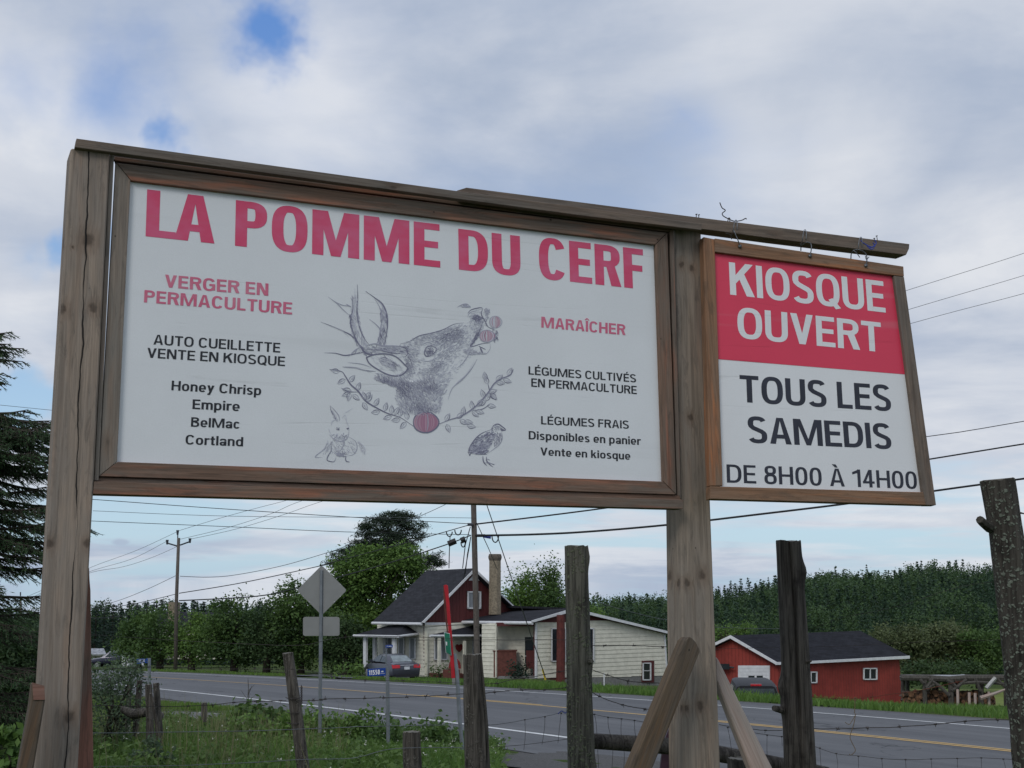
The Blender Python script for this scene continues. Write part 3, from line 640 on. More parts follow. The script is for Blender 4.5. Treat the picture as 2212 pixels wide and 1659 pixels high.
for _ in range(42000):
    x, y = rd.uniform(555, 1365), rd.uniform(372, 1125)
    if not inside((x, y), SIL): continue
    t_ = tone(x, y)
    if rd.random() > t_ * .55 + .02: continue
    an = R((-32 if x > 980 else 60 if y > 840 else 25) + rd.uniform(-35, 35)); l_ = rd.uniform(6, 13) * (1.1 if y > 840 else .8); dx, dy = math.cos(an) * l_, math.sin(an) * l_
    r_ = rd.random() * .5 + t_ * .5; mi_ = 0 if r_ > .80 else (1 if r_ > .48 else 2)
    dstroke(deer, [(x - dx, y - dy), (x + rd.uniform(-1.5, 1.5), y + rd.uniform(-1.5, 1.5)), (x + dx, y + dy)], rd.uniform(1.8, 3.6), mi_); k_ += 1
print('deer strokes', k_)
dstroke(deer, sm([(760, 850), (800, 880), (870, 890)]), 12, 5); dstroke(deer, sm([(770, 690), (790, 700), (780, 720)]), 9, 5)
# eye
dstroke(deer, sm([(905, 690), (920, 650), (960, 640), (990, 665), (960, 700), (920, 712), (905, 690)], 4), 8, 0, taper=False)
hatch(deer, [(912, 670), (940, 650), (970, 660), (965, 695), (930, 705)], 50, 50, 14, 6, [0, 0])
dstroke(deer, [(925, 672), (934, 668), (942, 672)], 6, 5)
dstroke(deer, sm([(880, 740), (940, 745), (1000, 715)]), 5, 1); dstroke(deer, sm([(880, 640), (930, 615), (985, 640)]), 5, 1)
# muzzle, nostril
hatch(deer, [(1225, 440), (1270, 425), (1310, 450), (1270, 475)], 40, 60, 18, 7, [0, 0]); hatch(deer, [(1200, 470), (1300, 470), (1270, 560), (1220, 520)], 110, 60, 16, 4, [1, 2])
hatch(deer, [(1270, 540), (1290, 560), (1250, 620), (1225, 645)], 120, 40, 18, 6, [0, 0]); hatch(deer, [(1140, 370), (1200, 352), (1222, 375)], 0, 30, 22, 6, [1, 1, 2]); hatch(deer, [(1320, 380), (1360, 385), (1355, 430), (1330, 430)], 90, 30, 22, 5, [1, 1])
hatch(deer, [(1170, 660), (1280, 680), (1250, 700), (1190, 700)], 20, 50, 24, 4, [1, 2])
# apples
def apple(cx, cy, rx, ry, tone, n_, out):
    P_ = [(cx + rx * math.cos(a) * (1 + .05 * math.cos(3 * a)), cy + ry * math.sin(a)) for a in [2 * math.pi * i / 22 for i in range(23)]]
    if out > 5:
        vs = []
        for p_ in P_[:-1]: h_ = BB.hit(*D6(*p_), -.0019); vs.append(BB.w(h_[0], -.0019, h_[1]))
        deer.add(vs, [tuple(range(22))], mi=6)
    for i in range(n_):
        a = rd.uniform(-1, 1); P0 = [(cx + rx * a * math.cos(t) * .96, cy + ry * .93 * math.sin(t)) for t in [R(x) for x in range(-80, 81, 20)]]
        dstroke(deer, P0, rd.uniform(4, 8), rd.choice(tone))
    dstroke(deer, P_, out, 0 if out > 5 else 1, taper=False)
apple(1340, 572, 54, 42, [3, 4, 4, 2], 34, 5); apple(1397, 475, 44, 42, [4, 2, 2], 16, 2.5)
apple(915, 1168, 88, 72, [3, 3, 4, 3, 1], 40, 9)
dstroke(deer, sm([(930, 1100), (935, 1075), (945, 1065)]), 7, 0); hatch(deer, [(860, 1100), (970, 1100), (940, 1120), (890, 1120)], 10, 30, 26, 6, [0, 0, 1])
hatch(deer, [(1375, 520), (1420, 540), (1415, 600), (1385, 610)], 80, 40, 24, 5, [0, 1])
# wreath
def leafd(x, y, ang, ln=64, wd=15):
    a = R(ang); ux, uy = math.cos(a), math.sin(a)
    pt = lambda t, s_: (x + ux * ln * t - uy * s_, y + uy * ln * t + ux * s_)
    up = [pt(t, wd * math.sin(math.pi * t ** .8)) for t in (0, .25, .5, .75, 1)]; dn = [pt(t, -wd * math.sin(math.pi * t ** .8)) for t in (0, .25, .5, .75, 1)]
    dstroke(deer, sm(up, 3), 5, 0); dstroke(deer, sm(dn, 3), 4, 1); dstroke(deer, [pt(0, 0), pt(.5, 1), pt(.9, 0)], 3, 1)
    for i in range(7): t = rd.uniform(.2, .8); dstroke(deer, [pt(t, 0), pt(t + .08, wd * .35), pt(t + .12, wd * .6 * rd.choice((-1, 1)))], 3, 2)
Lb = sm([(250, 802), (330, 815), (360, 850), (395, 905), (450, 955), (500, 1020), (570, 1065), (650, 1105), (740, 1135), (830, 1195)]); Rb = sm([(1005, 1180), (1080, 1150), (1160, 1125), (1240, 1075), (1300, 1020), (1350, 960), (1390, 900), (1440, 865), (1500, 840), (1520, 800)])
for b_ in (Lb, Rb): dstroke(deer, b_, 11, 0); dstroke(deer, [(x + 2, y + 3) for x, y in b_], 6, 1)
for l_ in ((320, 818, 190), (385, 890, -50), (360, 870, 150), (400, 950, 190), (440, 950, -70), (395, 965, 160), (390, 960, 100), (410, 975, 40), (500, 1015, -110), (505, 1025, -50), (500, 1010, -60), (560, 1055, -60), (480, 1030, 60), (600, 1095, 175), (630, 1090, -75), (680, 1110, -90), (700, 1115, -60), (680, 1125, 160), (735, 1130, -80), (740, 1150, 175), (790, 1150, -100), (780, 1165, 130),
           (1050, 1160, -60), (1060, 1180, 70), (1130, 1140, -40), (1170, 1120, -80), (1150, 1150, 30), (1200, 1190, 10), (1180, 1160, 10), (1240, 1080, -100), (1235, 1090, 40), (1260, 1085, 20), (1275, 1060, -60), (1280, 1050, -30), (1320, 1000, -110), (1330, 1020, -60), (1340, 1050, 10), (1350, 965, -20), (1370, 960, 60), (1360, 970, 40), (1345, 905, -110), (1400, 890, 10), (1400, 880, -40), (1450, 870, 20), (1480, 845, -60), (1330, 880, -100)):
    leafd(*l_)
for pts in ([(330, 930), (380, 955), (450, 958)], [(1360, 1040), (1310, 1075), (1240, 1085)], [(1345, 900), (1352, 930), (1355, 950)]): dstroke(deer, sm(pts), 6, 0)
mesh_obj('deer_drawing', deer, pen, pn, bb.o)['label'] = 'pencil drawing of a stag reaching for apples above a leafy wreath'
rab = MB(); deer = rab
for pts, w_, t_ in (
    ([(255, 1052), (262, 1090), (285, 1130), (300, 1160)], 6, 0), ([(258, 1055), (290, 1090), (315, 1125), (318, 1160)], 6, 1), ([(345, 1110), (380, 1090), (410, 1070)], 3, 2), ([(335, 1140), (360, 1120), (370, 1180)], 4, 2),
    ([(262, 1190), (270, 1160), (300, 1150)], 5, 2), ([(250, 1250), (275, 1280), (330, 1300), (375, 1275), (385, 1215)], 6, 1), ([(385, 1215), (372, 1170), (350, 1130)], 4, 2), ([(245, 1210), (255, 1245)], 5, 2),
    ([(240, 1290), (215, 1350), (160, 1395), (155, 1410), (200, 1410)], 5, 1), ([(260, 1300), (262, 1360), (240, 1400), (235, 1430), (280, 1440), (295, 1410)], 6, 0), ([(300, 1400), (350, 1320), (340, 1290)], 5, 1),
    ([(385, 1270), (430, 1300), (440, 1350), (415, 1390), (370, 1400)], 5, 1), ([(360, 1400), (365, 1435), (390, 1442)], 7, 0), ([(450, 1300), (490, 1340), (495, 1390)], 5, 2), ([(330, 1250), (350, 1265), (375, 1250)], 4, 1), ([(345, 1255), (348, 1240)], 5, 1), ([(300, 1390), (350, 1405)], 8, 1)):
    dstroke(rab, sm(pts), w_, t_)
hatch(rab, [(300, 1205), (318, 1205), (318, 1220), (300, 1220)], 45, 16, 9, 6, [0]); hatch(rab, [(370, 1208), (384, 1208), (384, 1225), (370, 1225)], 45, 12, 9, 5, [0])
hatch(rab, [(250, 1250), (380, 1260), (350, 1300), (280, 1300)], -60, 80, 20, 3, [1, 2, 2]); hatch(rab, [(262, 1300), (420, 1300), (430, 1380), (300, 1400), (250, 1380)], 50, 130, 22, 3, [2, 2, 1]); hatch(rab, [(300, 1370), (360, 1370), (380, 1410), (300, 1405)], 0, 50, 20, 4, [0, 1, 1]); hatch(rab, [(230, 1310), (262, 1310), (250, 1360), (200, 1400)], 120, 40, 18, 3, [1, 2]); hatch(rab, [(440, 1290), (480, 1330), (495, 1390), (470, 1370)], 60, 40, 20, 3, [2, 2])
hatch(rab, [(262, 1080), (290, 1110), (310, 1160), (285, 1150)], 60, 30, 20, 3, [2, 1])
mesh_obj('rabbit_drawing', rab, pen, pn, bb.o)
qu = MB(); deer = qu
for pts, w_, t_ in (
    ([(1365, 1220), (1385, 1190), (1415, 1180), (1440, 1195), (1468, 1220), (1440, 1228)], 8, 0), ([(1365, 1220), (1310, 1240), (1265, 1275), (1225, 1330), (1212, 1370), (1218, 1400)], 8, 0), ([(1440, 1230), (1445, 1280), (1425, 1320), (1390, 1350), (1340, 1385)], 5, 1),
    ([(1215, 1370), (1270, 1385), (1340, 1390)], 9, 0), ([(1310, 1400), (1315, 1440), (1340, 1470)], 8, 0), ([(1335, 1405), (1340, 1440), (1380, 1478)], 8, 0), ([(1335, 1440), (1390, 1462)], 5, 0), ([(1320, 1445), (1395, 1458)], 4, 1), ([(1340, 1420), (1360, 1430)], 5, 1), ([(1225, 1380), (1218, 1400)], 8, 0), ([(1380, 1195), (1370, 1240), (1385, 1250)], 6, 1)):
    dstroke(qu, sm(pts), w_, t_)
hatch(qu, [(1230, 1330), (1280, 1270), (1370, 1225), (1390, 1260), (1370, 1320), (1330, 1380), (1260, 1390), (1215, 1370)], -25, 420, 24, 6, [0, 0, 1, 1, 2]); hatch(qu, [(1380, 1250), (1440, 1235), (1440, 1290), (1390, 1340)], 70, 90, 22, 4, [1, 1, 2, 0]); hatch(qu, [(1370, 1215), (1400, 1190), (1430, 1195), (1420, 1225), (1380, 1240)], 10, 46, 12, 4, [0, 1, 2]); hatch(qu, [(1430, 1205), (1468, 1220), (1440, 1228)], 15, 24, 14, 5, [0])
hatch(qu, [(1225, 1330), (1330, 1320), (1340, 1380), (1220, 1380)], -15, 120, 26, 6, [0, 0, 1])
mesh_obj('quail_drawing', qu, pen, pn, bb.o)
# ------------------------------------------------------------------ braces, nails, loose wire
c33 = crop(2100, 1900, 1.693)
def ext(pt, qt, t): return (pt[0] + (qt[0] - pt[0]) * t, pt[1] + (qt[1] - pt[1]) * t)
L0, L1 = c33(790, 850), c33(450, 1659); R0, R1 = c33(893, 915), c33(590, 1659)
mb = MB(); BB.pixprism(mb, [c33(815, 826), L0, ext(L0, L1, 1.75), ext(R0, R1, 1.75), R0, c33(868, 862), c33(835, 828)], -.17, -.10, (.42, .9))
bb.part('brace', mb, m_brace, bevel=.006, label='dark brown brace leaning on the front of the right post')
L0, L1 = c33(1001, 1120), c33(1210, 1659); R0, R1 = c33(1010, 975), c33(1350, 1659)
mb = MB(); BB.pixprism(mb, [c33(990, 950), c33(988, 1100), L0, ext(L0, L1, 1.7), ext(R0, R1, 1.55), R0], .12, .17, (-.42, .9))
bb.part('brace', mb, m_bracel, bevel=.006, label='pale bare wood brace on the right side of the right post')
mb = MB(); BB.pixprism(mb, [cC(285, 900), cC(392, 930), cC(402, 1055), cC(300, 1659), ext(cC(402, 1055), cC(300, 1659), 1.5), ext(cC(285, 1055), cC(160, 1659), 1.5), cC(160, 1659), cC(262, 1100)], -.22, -.14, (.2, .98))
bb.part('brace', mb, m_brace, bevel=.006, label='short dark brace on the left post with a pale cut end')
mb = MB(); BB.pixprism(mb, [cC(286, 898), cC(393, 928), cC(401, 1052), cC(298, 1054)], -.225, -.2205, 'h'); bb.part('brace_end', mb, m_bracer, bevel=0)
mb = MB(); BB.pixprism(mb, [cC(783, -120), cC(793, -118), cC(797, -10), cC(805, 80), cC(812, 700), cC(832, 1659), ext(cC(812, 700), cC(832, 1659), 1.5), ext(cC(715, 1080), cC(690, 1659), 1.9), cC(690, 1659), cC(700, 1000), cC(740, 300), cC(765, 0)], .15, .20, 'v')
bb.part('brace', mb, m_bracer, bevel=.003, label='reddish split board behind the left post')
for (x, y) in ((975, 243), (997, 248)):
    mb = MB()
    a_, b_ = BB.hit(*cD(x, y), -.02), BB.hit(*cD(x - 2, y + 42), -.02)
    mb.tube([BB.w(a_[0], -.02, a_[1]), BB.w(b_[0], -.02, b_[1])], .0022, 5); mb.tube([BB.w(a_[0], -.02, a_[1]), BB.w(a_[0] + .0005, -.02, a_[1] - .003)], .006, 6); bb.part('nail', mb, m_wire_dark)
for (x, y) in ((1166, 256), (1178, 244)):
    mb = MB()
    a_, b_ = BB.hit(*ck(x, y), .0), BB.hit(*ck(x + 4, y + 26), .0)
    mb.tube([BB.w(a_[0], 0, a_[1]), BB.w(b_[0], 0, b_[1])], .0022, 5); mb.tube([BB.w(a_[0], 0, a_[1]), BB.w(a_[0] + .0005, 0, a_[1] - .003)], .006, 6); bb.part('nail', mb, m_wire_dark)
def wire3(fr, cr, pts, c, r, n=4):
    P_ = sm([cr(*p[:2]) for p in pts], n); cs = sm([(p[2] if len(p) > 2 else c, 0) for p in pts], n)
    out = []
    for p, cc in zip(P_, cs): h_ = fr.hit(*p, cc[0]); out.append(fr.w(h_[0], cc[0], h_[1]))
    return out
mb = MB(); lw = wire3(BB, ck, [(397, 79), (408, 105), (425, 118), (410, 132), (415, 146), (440, 160), (470, 172), (505, 168), (525, 158), (530, 163)], .0, .003)
mb.tube(lw, .0028, 5); mb.tube(wire3(BB, ck, [(437, 176), (440, 158), (447, 158), (447, 176)], .0, .003), .0028, 5)
mb.tube(wire3(BB, ck, [(427, 232, -.05), (450, 240, -.06), (456, 262, -.05)], .0, .002), .0022, 5)
single('loose_wire', mb, m_wire_dark, 'loose bent wire curling up from the top beam above the hanging sign', 'wire', lw[0])
# ------------------------------------------------------------------ hanging sign
ks = Thing('hanging_sign', 'red and white framed sign reading KIOSQUE OUVERT hung by wires from the beam end', 'sign', KK.w(.6, 0, -1.33))
def kpart(name, pix, c0, c1, mat, along='h', bevel=.0018, label=None, parent=None):
    mb = MB(); KK.pixprism(mb, pix, c0, c1, along); return ks.part(name, mb, mat, parent, bevel=bevel, label=label)
kpart('frame_board', [ck(316, 250), ck(371, 261), ck(412, 1489), ck(349, 1489)], -.035, .01, m_kframe, 'v', label='orange left board of the sign frame')
kpart('frame_board', [ck(373, 257), ck(1312, 397), ck(1315, 447), ck(373, 324)], -.035, .01, m_kframe)
kpart('frame_board', [ck(1265, 443), ck(1315, 449), ck(1475, 1585), ck(1424, 1585), ck(1409, 1519)], -.034, .01, m_beam, 'v', label='grey right board of the sign frame')
kpart('frame_board', [ck(349, 1491), ck(1411, 1521), ck(1423, 1584), ck(350, 1554)], -.035, .01, m_kframe)
kp = kpart('sign_panel', [ck(366, 852), ck(1328, 930), ck(1414, 1524), ck(408, 1496)], -.012, -.004, m_kwhite, bevel=0)
kr = kpart('red_panel', [ck(366, 318), ck(1268, 440), ck(1329, 935), ck(384, 858)], -.0135, -.005, m_kred, bevel=0)
kk_ = dict(s=.178, h=.150, wf=.96, track=.085); kt = dict(s=.165, h=.140, wf=.95, track=.085)
letters(KK, ks, kr, m_kwhite, [('KIOSQUE', ck(449, 537), ck(442, 375), ck(1222, 627), kk_), ('OUVERT', ck(487, 752), ck(483, 599), ck(1206, 824), kk_)], -.0140)
letters(KK, ks, kp, m_kink, [('TOUS LES', ck(500, 1072), ck(495, 937), ck(1252, 1118), kk_), ('SAMEDIS', ck(540, 1274), ck(538, 1143), ck(1254, 1307), kk_), ('DE 8H00 À 14H00', ck(433, 1473), ck(430, 1382), ck(1381, 1505), dict(s=.150, h=.132, wf=.94, track=.10))], -.0126)
for i, pts in enumerate(([(497, 297, -.04), (489, 270, -.05), (480, 250, -.05), (468, 222, -.05), (462, 216, -.03), (475, 232, .03), (492, 238, .03)],
    [(846, 345, -.04), (853, 310, -.05), (850, 285, -.05), (832, 276, -.05), (818, 283, -.03), (803, 295, -.0), (801, 318, .03)],
    [(1124, 393, -.04), (1130, 360, -.05), (1122, 332, -.05), (1095, 315, -.05), (1070, 315, -.03), (1053, 330, .0), (1050, 358, .03)])):
    mb = MB(); P_ = wire3(KK, ck, pts, 0, .003); mb.tube(P_, .0032, 6)
    mb.tube([P_[0] + Vector((0, -.004, 0)), P_[0] + Vector((0, .012, 0))], .010, 8)
    bx_, by_ = [(478, 200), (822, 248), (1100, 285)][i]
    mb.tube(wire3(KK, ck, [(bx_ - 22, by_ + 40, -.06), (bx_ - 14, by_ + 20, -.09), (bx_ - 8, by_ - 22, -.09), (bx_, by_ - 34, 0), (bx_ + 6, by_ - 20, -.09), (bx_ + 4, by_ + 18, -.09)], 0, .002), .0024, 5)
    if i == 2: mb.tube(wire3(KK, ck, [(1060, 316, -.06), (1078, 330, -.07), (1094, 352, -.06)], 0, .002), .0024, 5); mb.tube(wire3(KK, ck, [(1140, 350, -.05), (1127, 362, -.06), (1122, 345, -.06)], 0, .002), .0024, 5)
    ks.part('wire_hook', mb, m_wire, smooth=True)
mb = MB(); m_twine = M_plain('blue_twine', (.04, .06, .30), .7)
for pts in ([(1098, 268), (1120, 286), (1150, 300), (1170, 296), (1160, 278)], [(1168, 266), (1176, 282), (1158, 300), (1140, 304)], [(1130, 296), (1150, 312), (1165, 306)]):
    mb.tube(wire3(KK, ck, [(x, y, -.095) for x, y in pts], 0, .002), .003, 5)
single('blue_twine', mb, m_twine, 'scrap of blue twine knotted round the beam above the hanging sign', 'twine', KK.w(.9, -.1, .15))
# ------------------------------------------------------------------ road survey (edge lines and centre line), metres
rk = .57
def rplane(X, Y): return -2.903 - .002 * X - .00933 * Y
def onroad(px, py):
    d_ = ray(px, py); t = -2.903 / (d_.z + .002 * d_.x + .00933 * d_.y); return d_ * t
sur = {'near': [(328, 1488), (569, 1510), (697, 1527), (749, 1534), (960, 1561), (1225, 1595), (1700, 1656)],
       'cen': [(328, 1464), (549, 1475), (749, 1491), (1225, 1530), (1752, 1578.6), (2191, 1623)],
       'far': [(315, 1452), (697, 1470), (1225, 1500), (1670, 1533.5), (2187, 1574)]}
P0 = onroad(328, 1464); P1 = onroad(2191, 1623)
ax_ = Vector((P0.x - P1.x, P0.y - P1.y)).normalized(); nx_ = Vector((ax_.y, -ax_.x))
O_ = Vector((P1.x, P1.y))
fits = {}
for k, L in sur.items():
    q_ = [onroad(*p) for p in L]
    S = [ax_.dot(Vector((p.x, p.y)) - O_) for p in q_]; N = [nx_.dot(Vector((p.x, p.y)) - O_) for p in q_]
    fits[k] = (np.polyfit(S, N, 2), min(S), max(S))
def rline(k, s_):
    c_, a_, b_ = fits[k]; t = min(max(s_, a_ - 4), b_ + 4); v = np.polyval(c_, t); dv = np.polyval(np.polyder(c_), t)
    n_ = v + dv * (s_ - t); p = O_ + ax_ * s_ + nx_ * n_
    z = rplane(p.x, p.y)
    ex = max(0, s_ - 34); z -= .0011 * ex ** 2 if ex < 45 else .0011 * 45 ** 2 + .06 * (ex - 45)
    return Vector((p.x, p.y, z))
def rcross(s_, f_):
    """f_: 0 near line, .5 centre, 1 far line; beyond for shoulders"""
    a, b, c_ = rline('near', s_), rline('cen', s_), rline('far', s_)
    if f_ <= .5: return a + (b - a) * (f_ / .5)
    return b + (c_ - b) * ((f_ - .5) / .5)
stations = [-30 + 1.0 * i for i in range(175)]
def E_(s_, side):  # shoulder width grows a little to the right
    return (-.24 if side == 0 else 1.16 + .10 * max(0, min(1, (20 - s_) / 20)))
# ground control points
cp = []
for s_ in range(-30, 145, 4):
    for f_ in (E_(s_, 0) - .03, .5, E_(s_, 1) + .03): cp.append(tuple(rcross(s_, f_)))
pix = [(430, 1527, 35), (560, 1536, 32), (430, 1552, 29), (430, 1600, 22), (430, 1659, 16.5), (200, 1540, 30), (200, 1620, 19), (695, 1600, 26), (695, 1637, 22), (900, 1645, 20.5), (900, 1600, 26), (1100, 1632, 23.5), (60, 1600, 20), (-100, 1560, 26), (-200, 1500, 45),
       (840, 1470, 62), (840, 1467.5, 81), (700, 1467, 62), (560, 1457, 72), (560, 1449, 100), (230, 1446, 118), (386, 1450, 100), (150, 1440, 150), (920, 1463, 84), (760, 1462, 84), (1020, 1468, 76), (1160, 1468, 80), (1160, 1478, 60), (1440, 1500, 88), (1440, 1502, 70), (1440, 1506, 52),
       (1950, 1545, 42), (1950, 1531, 60), (1950, 1521, 80), (1950, 1486, 120), (1950, 1440, 200), (1950, 1345, 330), (2250, 1545, 45), (2250, 1530, 60), (2250, 1490, 110), (2350, 1440, 200), (2350, 1330, 330), (1650, 1528, 58), (1650, 1518, 80), (1650, 1480, 120), (1650, 1440, 200), (1650, 1352, 330),
       (1300, 1458, 130), (1300, 1438, 200), (1300, 1372, 330), (560, 1432, 200), (560, 1400, 400), (0, 1440, 150), (0, 1420, 300), (900, 1436, 180), (900, 1400, 350), (2000, 1345, 600), (1300, 1350, 600), (500, 1350, 900)]
for p in pix: cp.append(tuple(W(*p)))
cp += [(x, y, -1.62) for x in (-8, -3, 0, 3, 8) for y in (-25, -8, 2)] + [(-8, 9, -1.72), (-3, 9, -1.75), (0, 9, -1.8), (3, 9, -1.82), (8, 9, -1.9), (-14, 8, -1.7), (14, 8, -2.2), (2, 13, -2.3), (6, 13, -2.35), (4, 18, -2.85), (8, 18, -2.95), (13, 16, -2.9), (-2, 14, -2.15), (-6, 14, -2.1), (-40, 0, -1.8), (40, 0, -3.2), (-60, 60, -4.5), (0, 1500, -47), (-900, 1400, -44), (900, 1400, -44), (-200, 400, -19), (0, 3500, -125), (-2500, 3500, -125), (2500, 3500, -125), (0, 6000, -220), (-1200, 2300, -80), (1200, 2300, -80), (-60, -60, -1.6), (60, -60, -2.5), (-1500, 0, -20), (1500, 0, -20), (0, -900, -10)]
cp = np.array(cp, dtype=float)
def _k(r_): return r_
_A = np.zeros((len(cp) + 3, len(cp) + 3)); _dd = np.linalg.norm(cp[:, None, :2] - cp[None, :, :2], axis=2)
_A[:len(cp), :len(cp)] = _k(_dd) - np.eye(len(cp)) * .35; _A[:len(cp), len(cp):] = np.c_[np.ones(len(cp)), cp[:, :2]]; _A[len(cp):, :len(cp)] = _A[:len(cp), len(cp):].T
_w = np.linalg.solve(_A, np.r_[cp[:, 2], 0, 0, 0])
def zraw(X, Y):
    X = np.atleast_1d(np.asarray(X, float)); Y = np.atleast_1d(np.asarray(Y, float)); out = np.empty(len(X))
    for i in range(0, len(X), 20000):
        x, y = X[i:i + 20000], Y[i:i + 20000]
        out[i:i + 20000] = _k(np.hypot(x[:, None] - cp[None, :, 0], y[:, None] - cp[None, :, 1])) @ _w[:-3] + _w[-3] + _w[-2] * x + _w[-1] * y
    return out
# signed road fraction at a point
_sg = np.array([[(rcross(s_, f_).x, rcross(s_, f_).y) for f_ in (0, 1)] for s_ in stations])
def roadfrac(X, Y):
    """approximate cross-road fraction (0 near line .. 1 far line) and whether within the stations"""
    X = np.atleast_1d(np.asarray(X, float)); Y = np.atleast_1d(np.asarray(Y, float))
    S = (X - O_.x) * ax_.x + (Y - O_.y) * ax_.y
    st_ = np.array(stations)
    N = (X - O_.x) * nx_.x + (Y - O_.y) * nx_.y
    nn = np.array([nx_.dot(Vector(_sg[i, 0]) - O_) for i in range(len(st_))]); nf = np.array([nx_.dot(Vector(_sg[i, 1]) - O_) for i in range(len(st_))])
    a = np.interp(S, st_, nn); b = np.interp(S, st_, nf)
    return (N - a) / (b - a), (S > st_[0]) & (S < st_[-1])
def zg(X, Y):
    z = zraw(X, Y); f_, ok = roadfrac(X, Y)
    inside_ = ok & (f_ > -.27) & (f_ < 1.22)
    return np.where(inside_, z - .10, z)
def zg1(x, y): return float(zg([x], [y])[0])
def zr1(x, y): return float(zraw([x], [y])[0])
# terrain sheet
rows = [-60, -40, -25, -15, -8, -3] + list(np.arange(0, 34, .5)) + list(np.arange(34, 100, .8)) + list(np.geomspace(100, 420, 60)) + [500, 650, 900, 1300, 2000, 3200, 5000]
nc = 150
V = []
for y in rows:
    hw = 16 + abs(y) * .75 + (60 if y < 0 else 0) + (y * .5 if y > 500 else 0)
    for j in range(nc + 1):
        V.append((hw * (2 * j / nc - 1) * (1 + .6 * abs(2 * j / nc - 1) ** 4), y))
V = np.array(V); Z = zg(V[:, 0], V[:, 1])
rng0 = np.random.default_rng(3)
Z += np.where(np.abs(roadfrac(V[:, 0], V[:, 1])[0] - .5) > .8, rng0.normal(0, .02, len(Z)), 0)
V3 = np.c_[V, Z]; nr = len(rows)
I = np.arange(nr * (nc + 1)).reshape(nr, nc + 1)
Fq = np.stack([I[:-1, :-1], I[:-1, 1:], I[1:, 1:], I[1:, :-1]], -1).reshape(-1, 4)
m_gnd, n, p = newmat('grass_ground')
geo = n.n('ShaderNodeNewGeometry').outputs['Position']
c = n.mix(n.remap(n.noise(geo, .35, 5, .6), .35, .65), (.040, .070, .018), (.085, .120, .028))
c = n.mix(n.remap(n.noise(geo, 2.6, 5, .7), .35, .7), c, (.055, .085, .022))
c = n.mix(n.remap(n.noise(geo, .09, 4, .6), .52, .66, 0, .5), c, (.15, .16, .05))
n.put(p.inputs['Base Color'], c); p.inputs['Roughness'].default_value = .95; p.inputs['Specular IOR Level'].default_value = .1
b_ = n.n('ShaderNodeBump', i_Height=n.noise(geo, 5.0, 4, .7)); b_.inputs['Strength'].default_value = .9; b_.inputs['Distance'].default_value = .15; n.put(p.inputs['Normal'], b_.outputs[0])
tag(np_mesh('ground', V3, Fq, m_gnd, smooth=True), kind='structure')
# road ribbon and painted lines
def ribbon(name, f0, f1, lift, mat, s0=-30, s1=144, nf=1, step=1.0, edge=False):
    mb = MB(); k = 0; s_ = s0; prev = None
    fa = f0 if callable(f0) else (lambda q_: f0); fb = f1 if callable(f1) else (lambda q_: f1)
    vs = []; uv = []
    while s_ <= s1 + 1e-6:
        for j in range(nf + 1):
            ff = fa(s_) + (fb(s_) - fa(s_)) * j / nf
            q_ = rcross(s_, ff); vs.append(q_ + Vector((0, 0, lift))); uv.append((s_, ff * 8))
        k += 1; s_ += step
    fs = [(i * (nf + 1) + j, i * (nf + 1) + j + 1, (i + 1) * (nf + 1) + j + 1, (i + 1) * (nf + 1) + j) for i in range(k - 1) for j in range(nf)]
    mb.add(vs, [f_[::-1] for f_ in fs], uv)
    return tag(mesh_obj(name, mb, mat), kind='structure')
m_road, n, p = newmat('asphalt')
geo = n.n('ShaderNodeNewGeometry').outputs['Position']; uvn = n.n('ShaderNodeUVMap').outputs[0]
stn = n.noise(n.n('ShaderNodeMapping', i_0=uvn, i_3=(.12, 2.2, 1)).outputs[0], 1.0, 5, .6)
c = n.mix(n.remap(stn, .35, .65), (.115, .120, .130), (.150, .155, .165))
c = n.mix(n.remap(n.noise(geo, 38, 2, .6), .3, .7, 0, .35), c, (.07, .072, .078))
c = n.mix(n.remap(n.noise(geo, .5, 5, .7), .56, .62, 0, .25), c, (.08, .082, .088))
ckv = n.n('ShaderNodeTexVoronoi', feature='DISTANCE_TO_EDGE', i_0=n.vmath('ADD', geo, n.n('ShaderNodeMapping', i_0=n.n('ShaderNodeTexNoise', i_0=geo, i_2=1.1).outputs['Color'], i_3=(2.5, 2.5, 0)).outputs[0])); ckv.inputs['Scale'].default_value = .22
c = n.mix(n.math('MULTIPLY', n.remap(ckv.outputs['Distance'], .0, .012, .75, 0), n.remap(n.noise(geo, .16, 3), .45, .6)), c, (.035, .036, .04))
trk = n.math('SINE', n.math('MULTIPLY', n.n('ShaderNodeSeparateXYZ', i_0=uvn).outputs[1], 3.2)); c = n.mix(n.remap(trk, .2, 1, 0, .22), c, (.19, .195, .205))
n.put(p.inputs['Base Color'], c); p.inputs['Roughness'].default_value = .85; p.inputs['Specular IOR Level'].default_value = .25
b_ = n.n('ShaderNodeBump', i_Height=n.noise(geo, 60, 2, .6)); b_.inputs['Strength'].default_value = .3; b_.inputs['Distance'].default_value = .01; n.put(p.inputs['Normal'], b_.outputs[0])
ribbon('road', lambda s_: E_(s_, 0) + .02, lambda s_: E_(s_, 1) - .02, 0.0, m_road, nf=6)
def M_paint(name, col, wear=.4):
    m, n, p = newmat(name); geo = n.n('ShaderNodeNewGeometry').outputs['Position']
    c = n.mix(n.remap(n.noise(geo, 6, 5, .7), .45, .72, 0, wear), col, (.14, .145, .15)); n.put(p.inputs['Base Color'], c); p.inputs['Roughness'].default_value = .7; return m
m_wl = M_paint('white_road_paint', (.72, .73, .73)); m_yl = M_paint('yellow_road_paint', (.66, .42, .13))
ribbon('edge_line', -.008, .008, .006, m_wl); ribbon('edge_line', .992, 1.006, .006, m_wl)
ribbon('centre_line', .492, .504, .006, m_yl); ribbon('centre_line', .516, .528, .006, m_yl, s0=-30, s1=9)
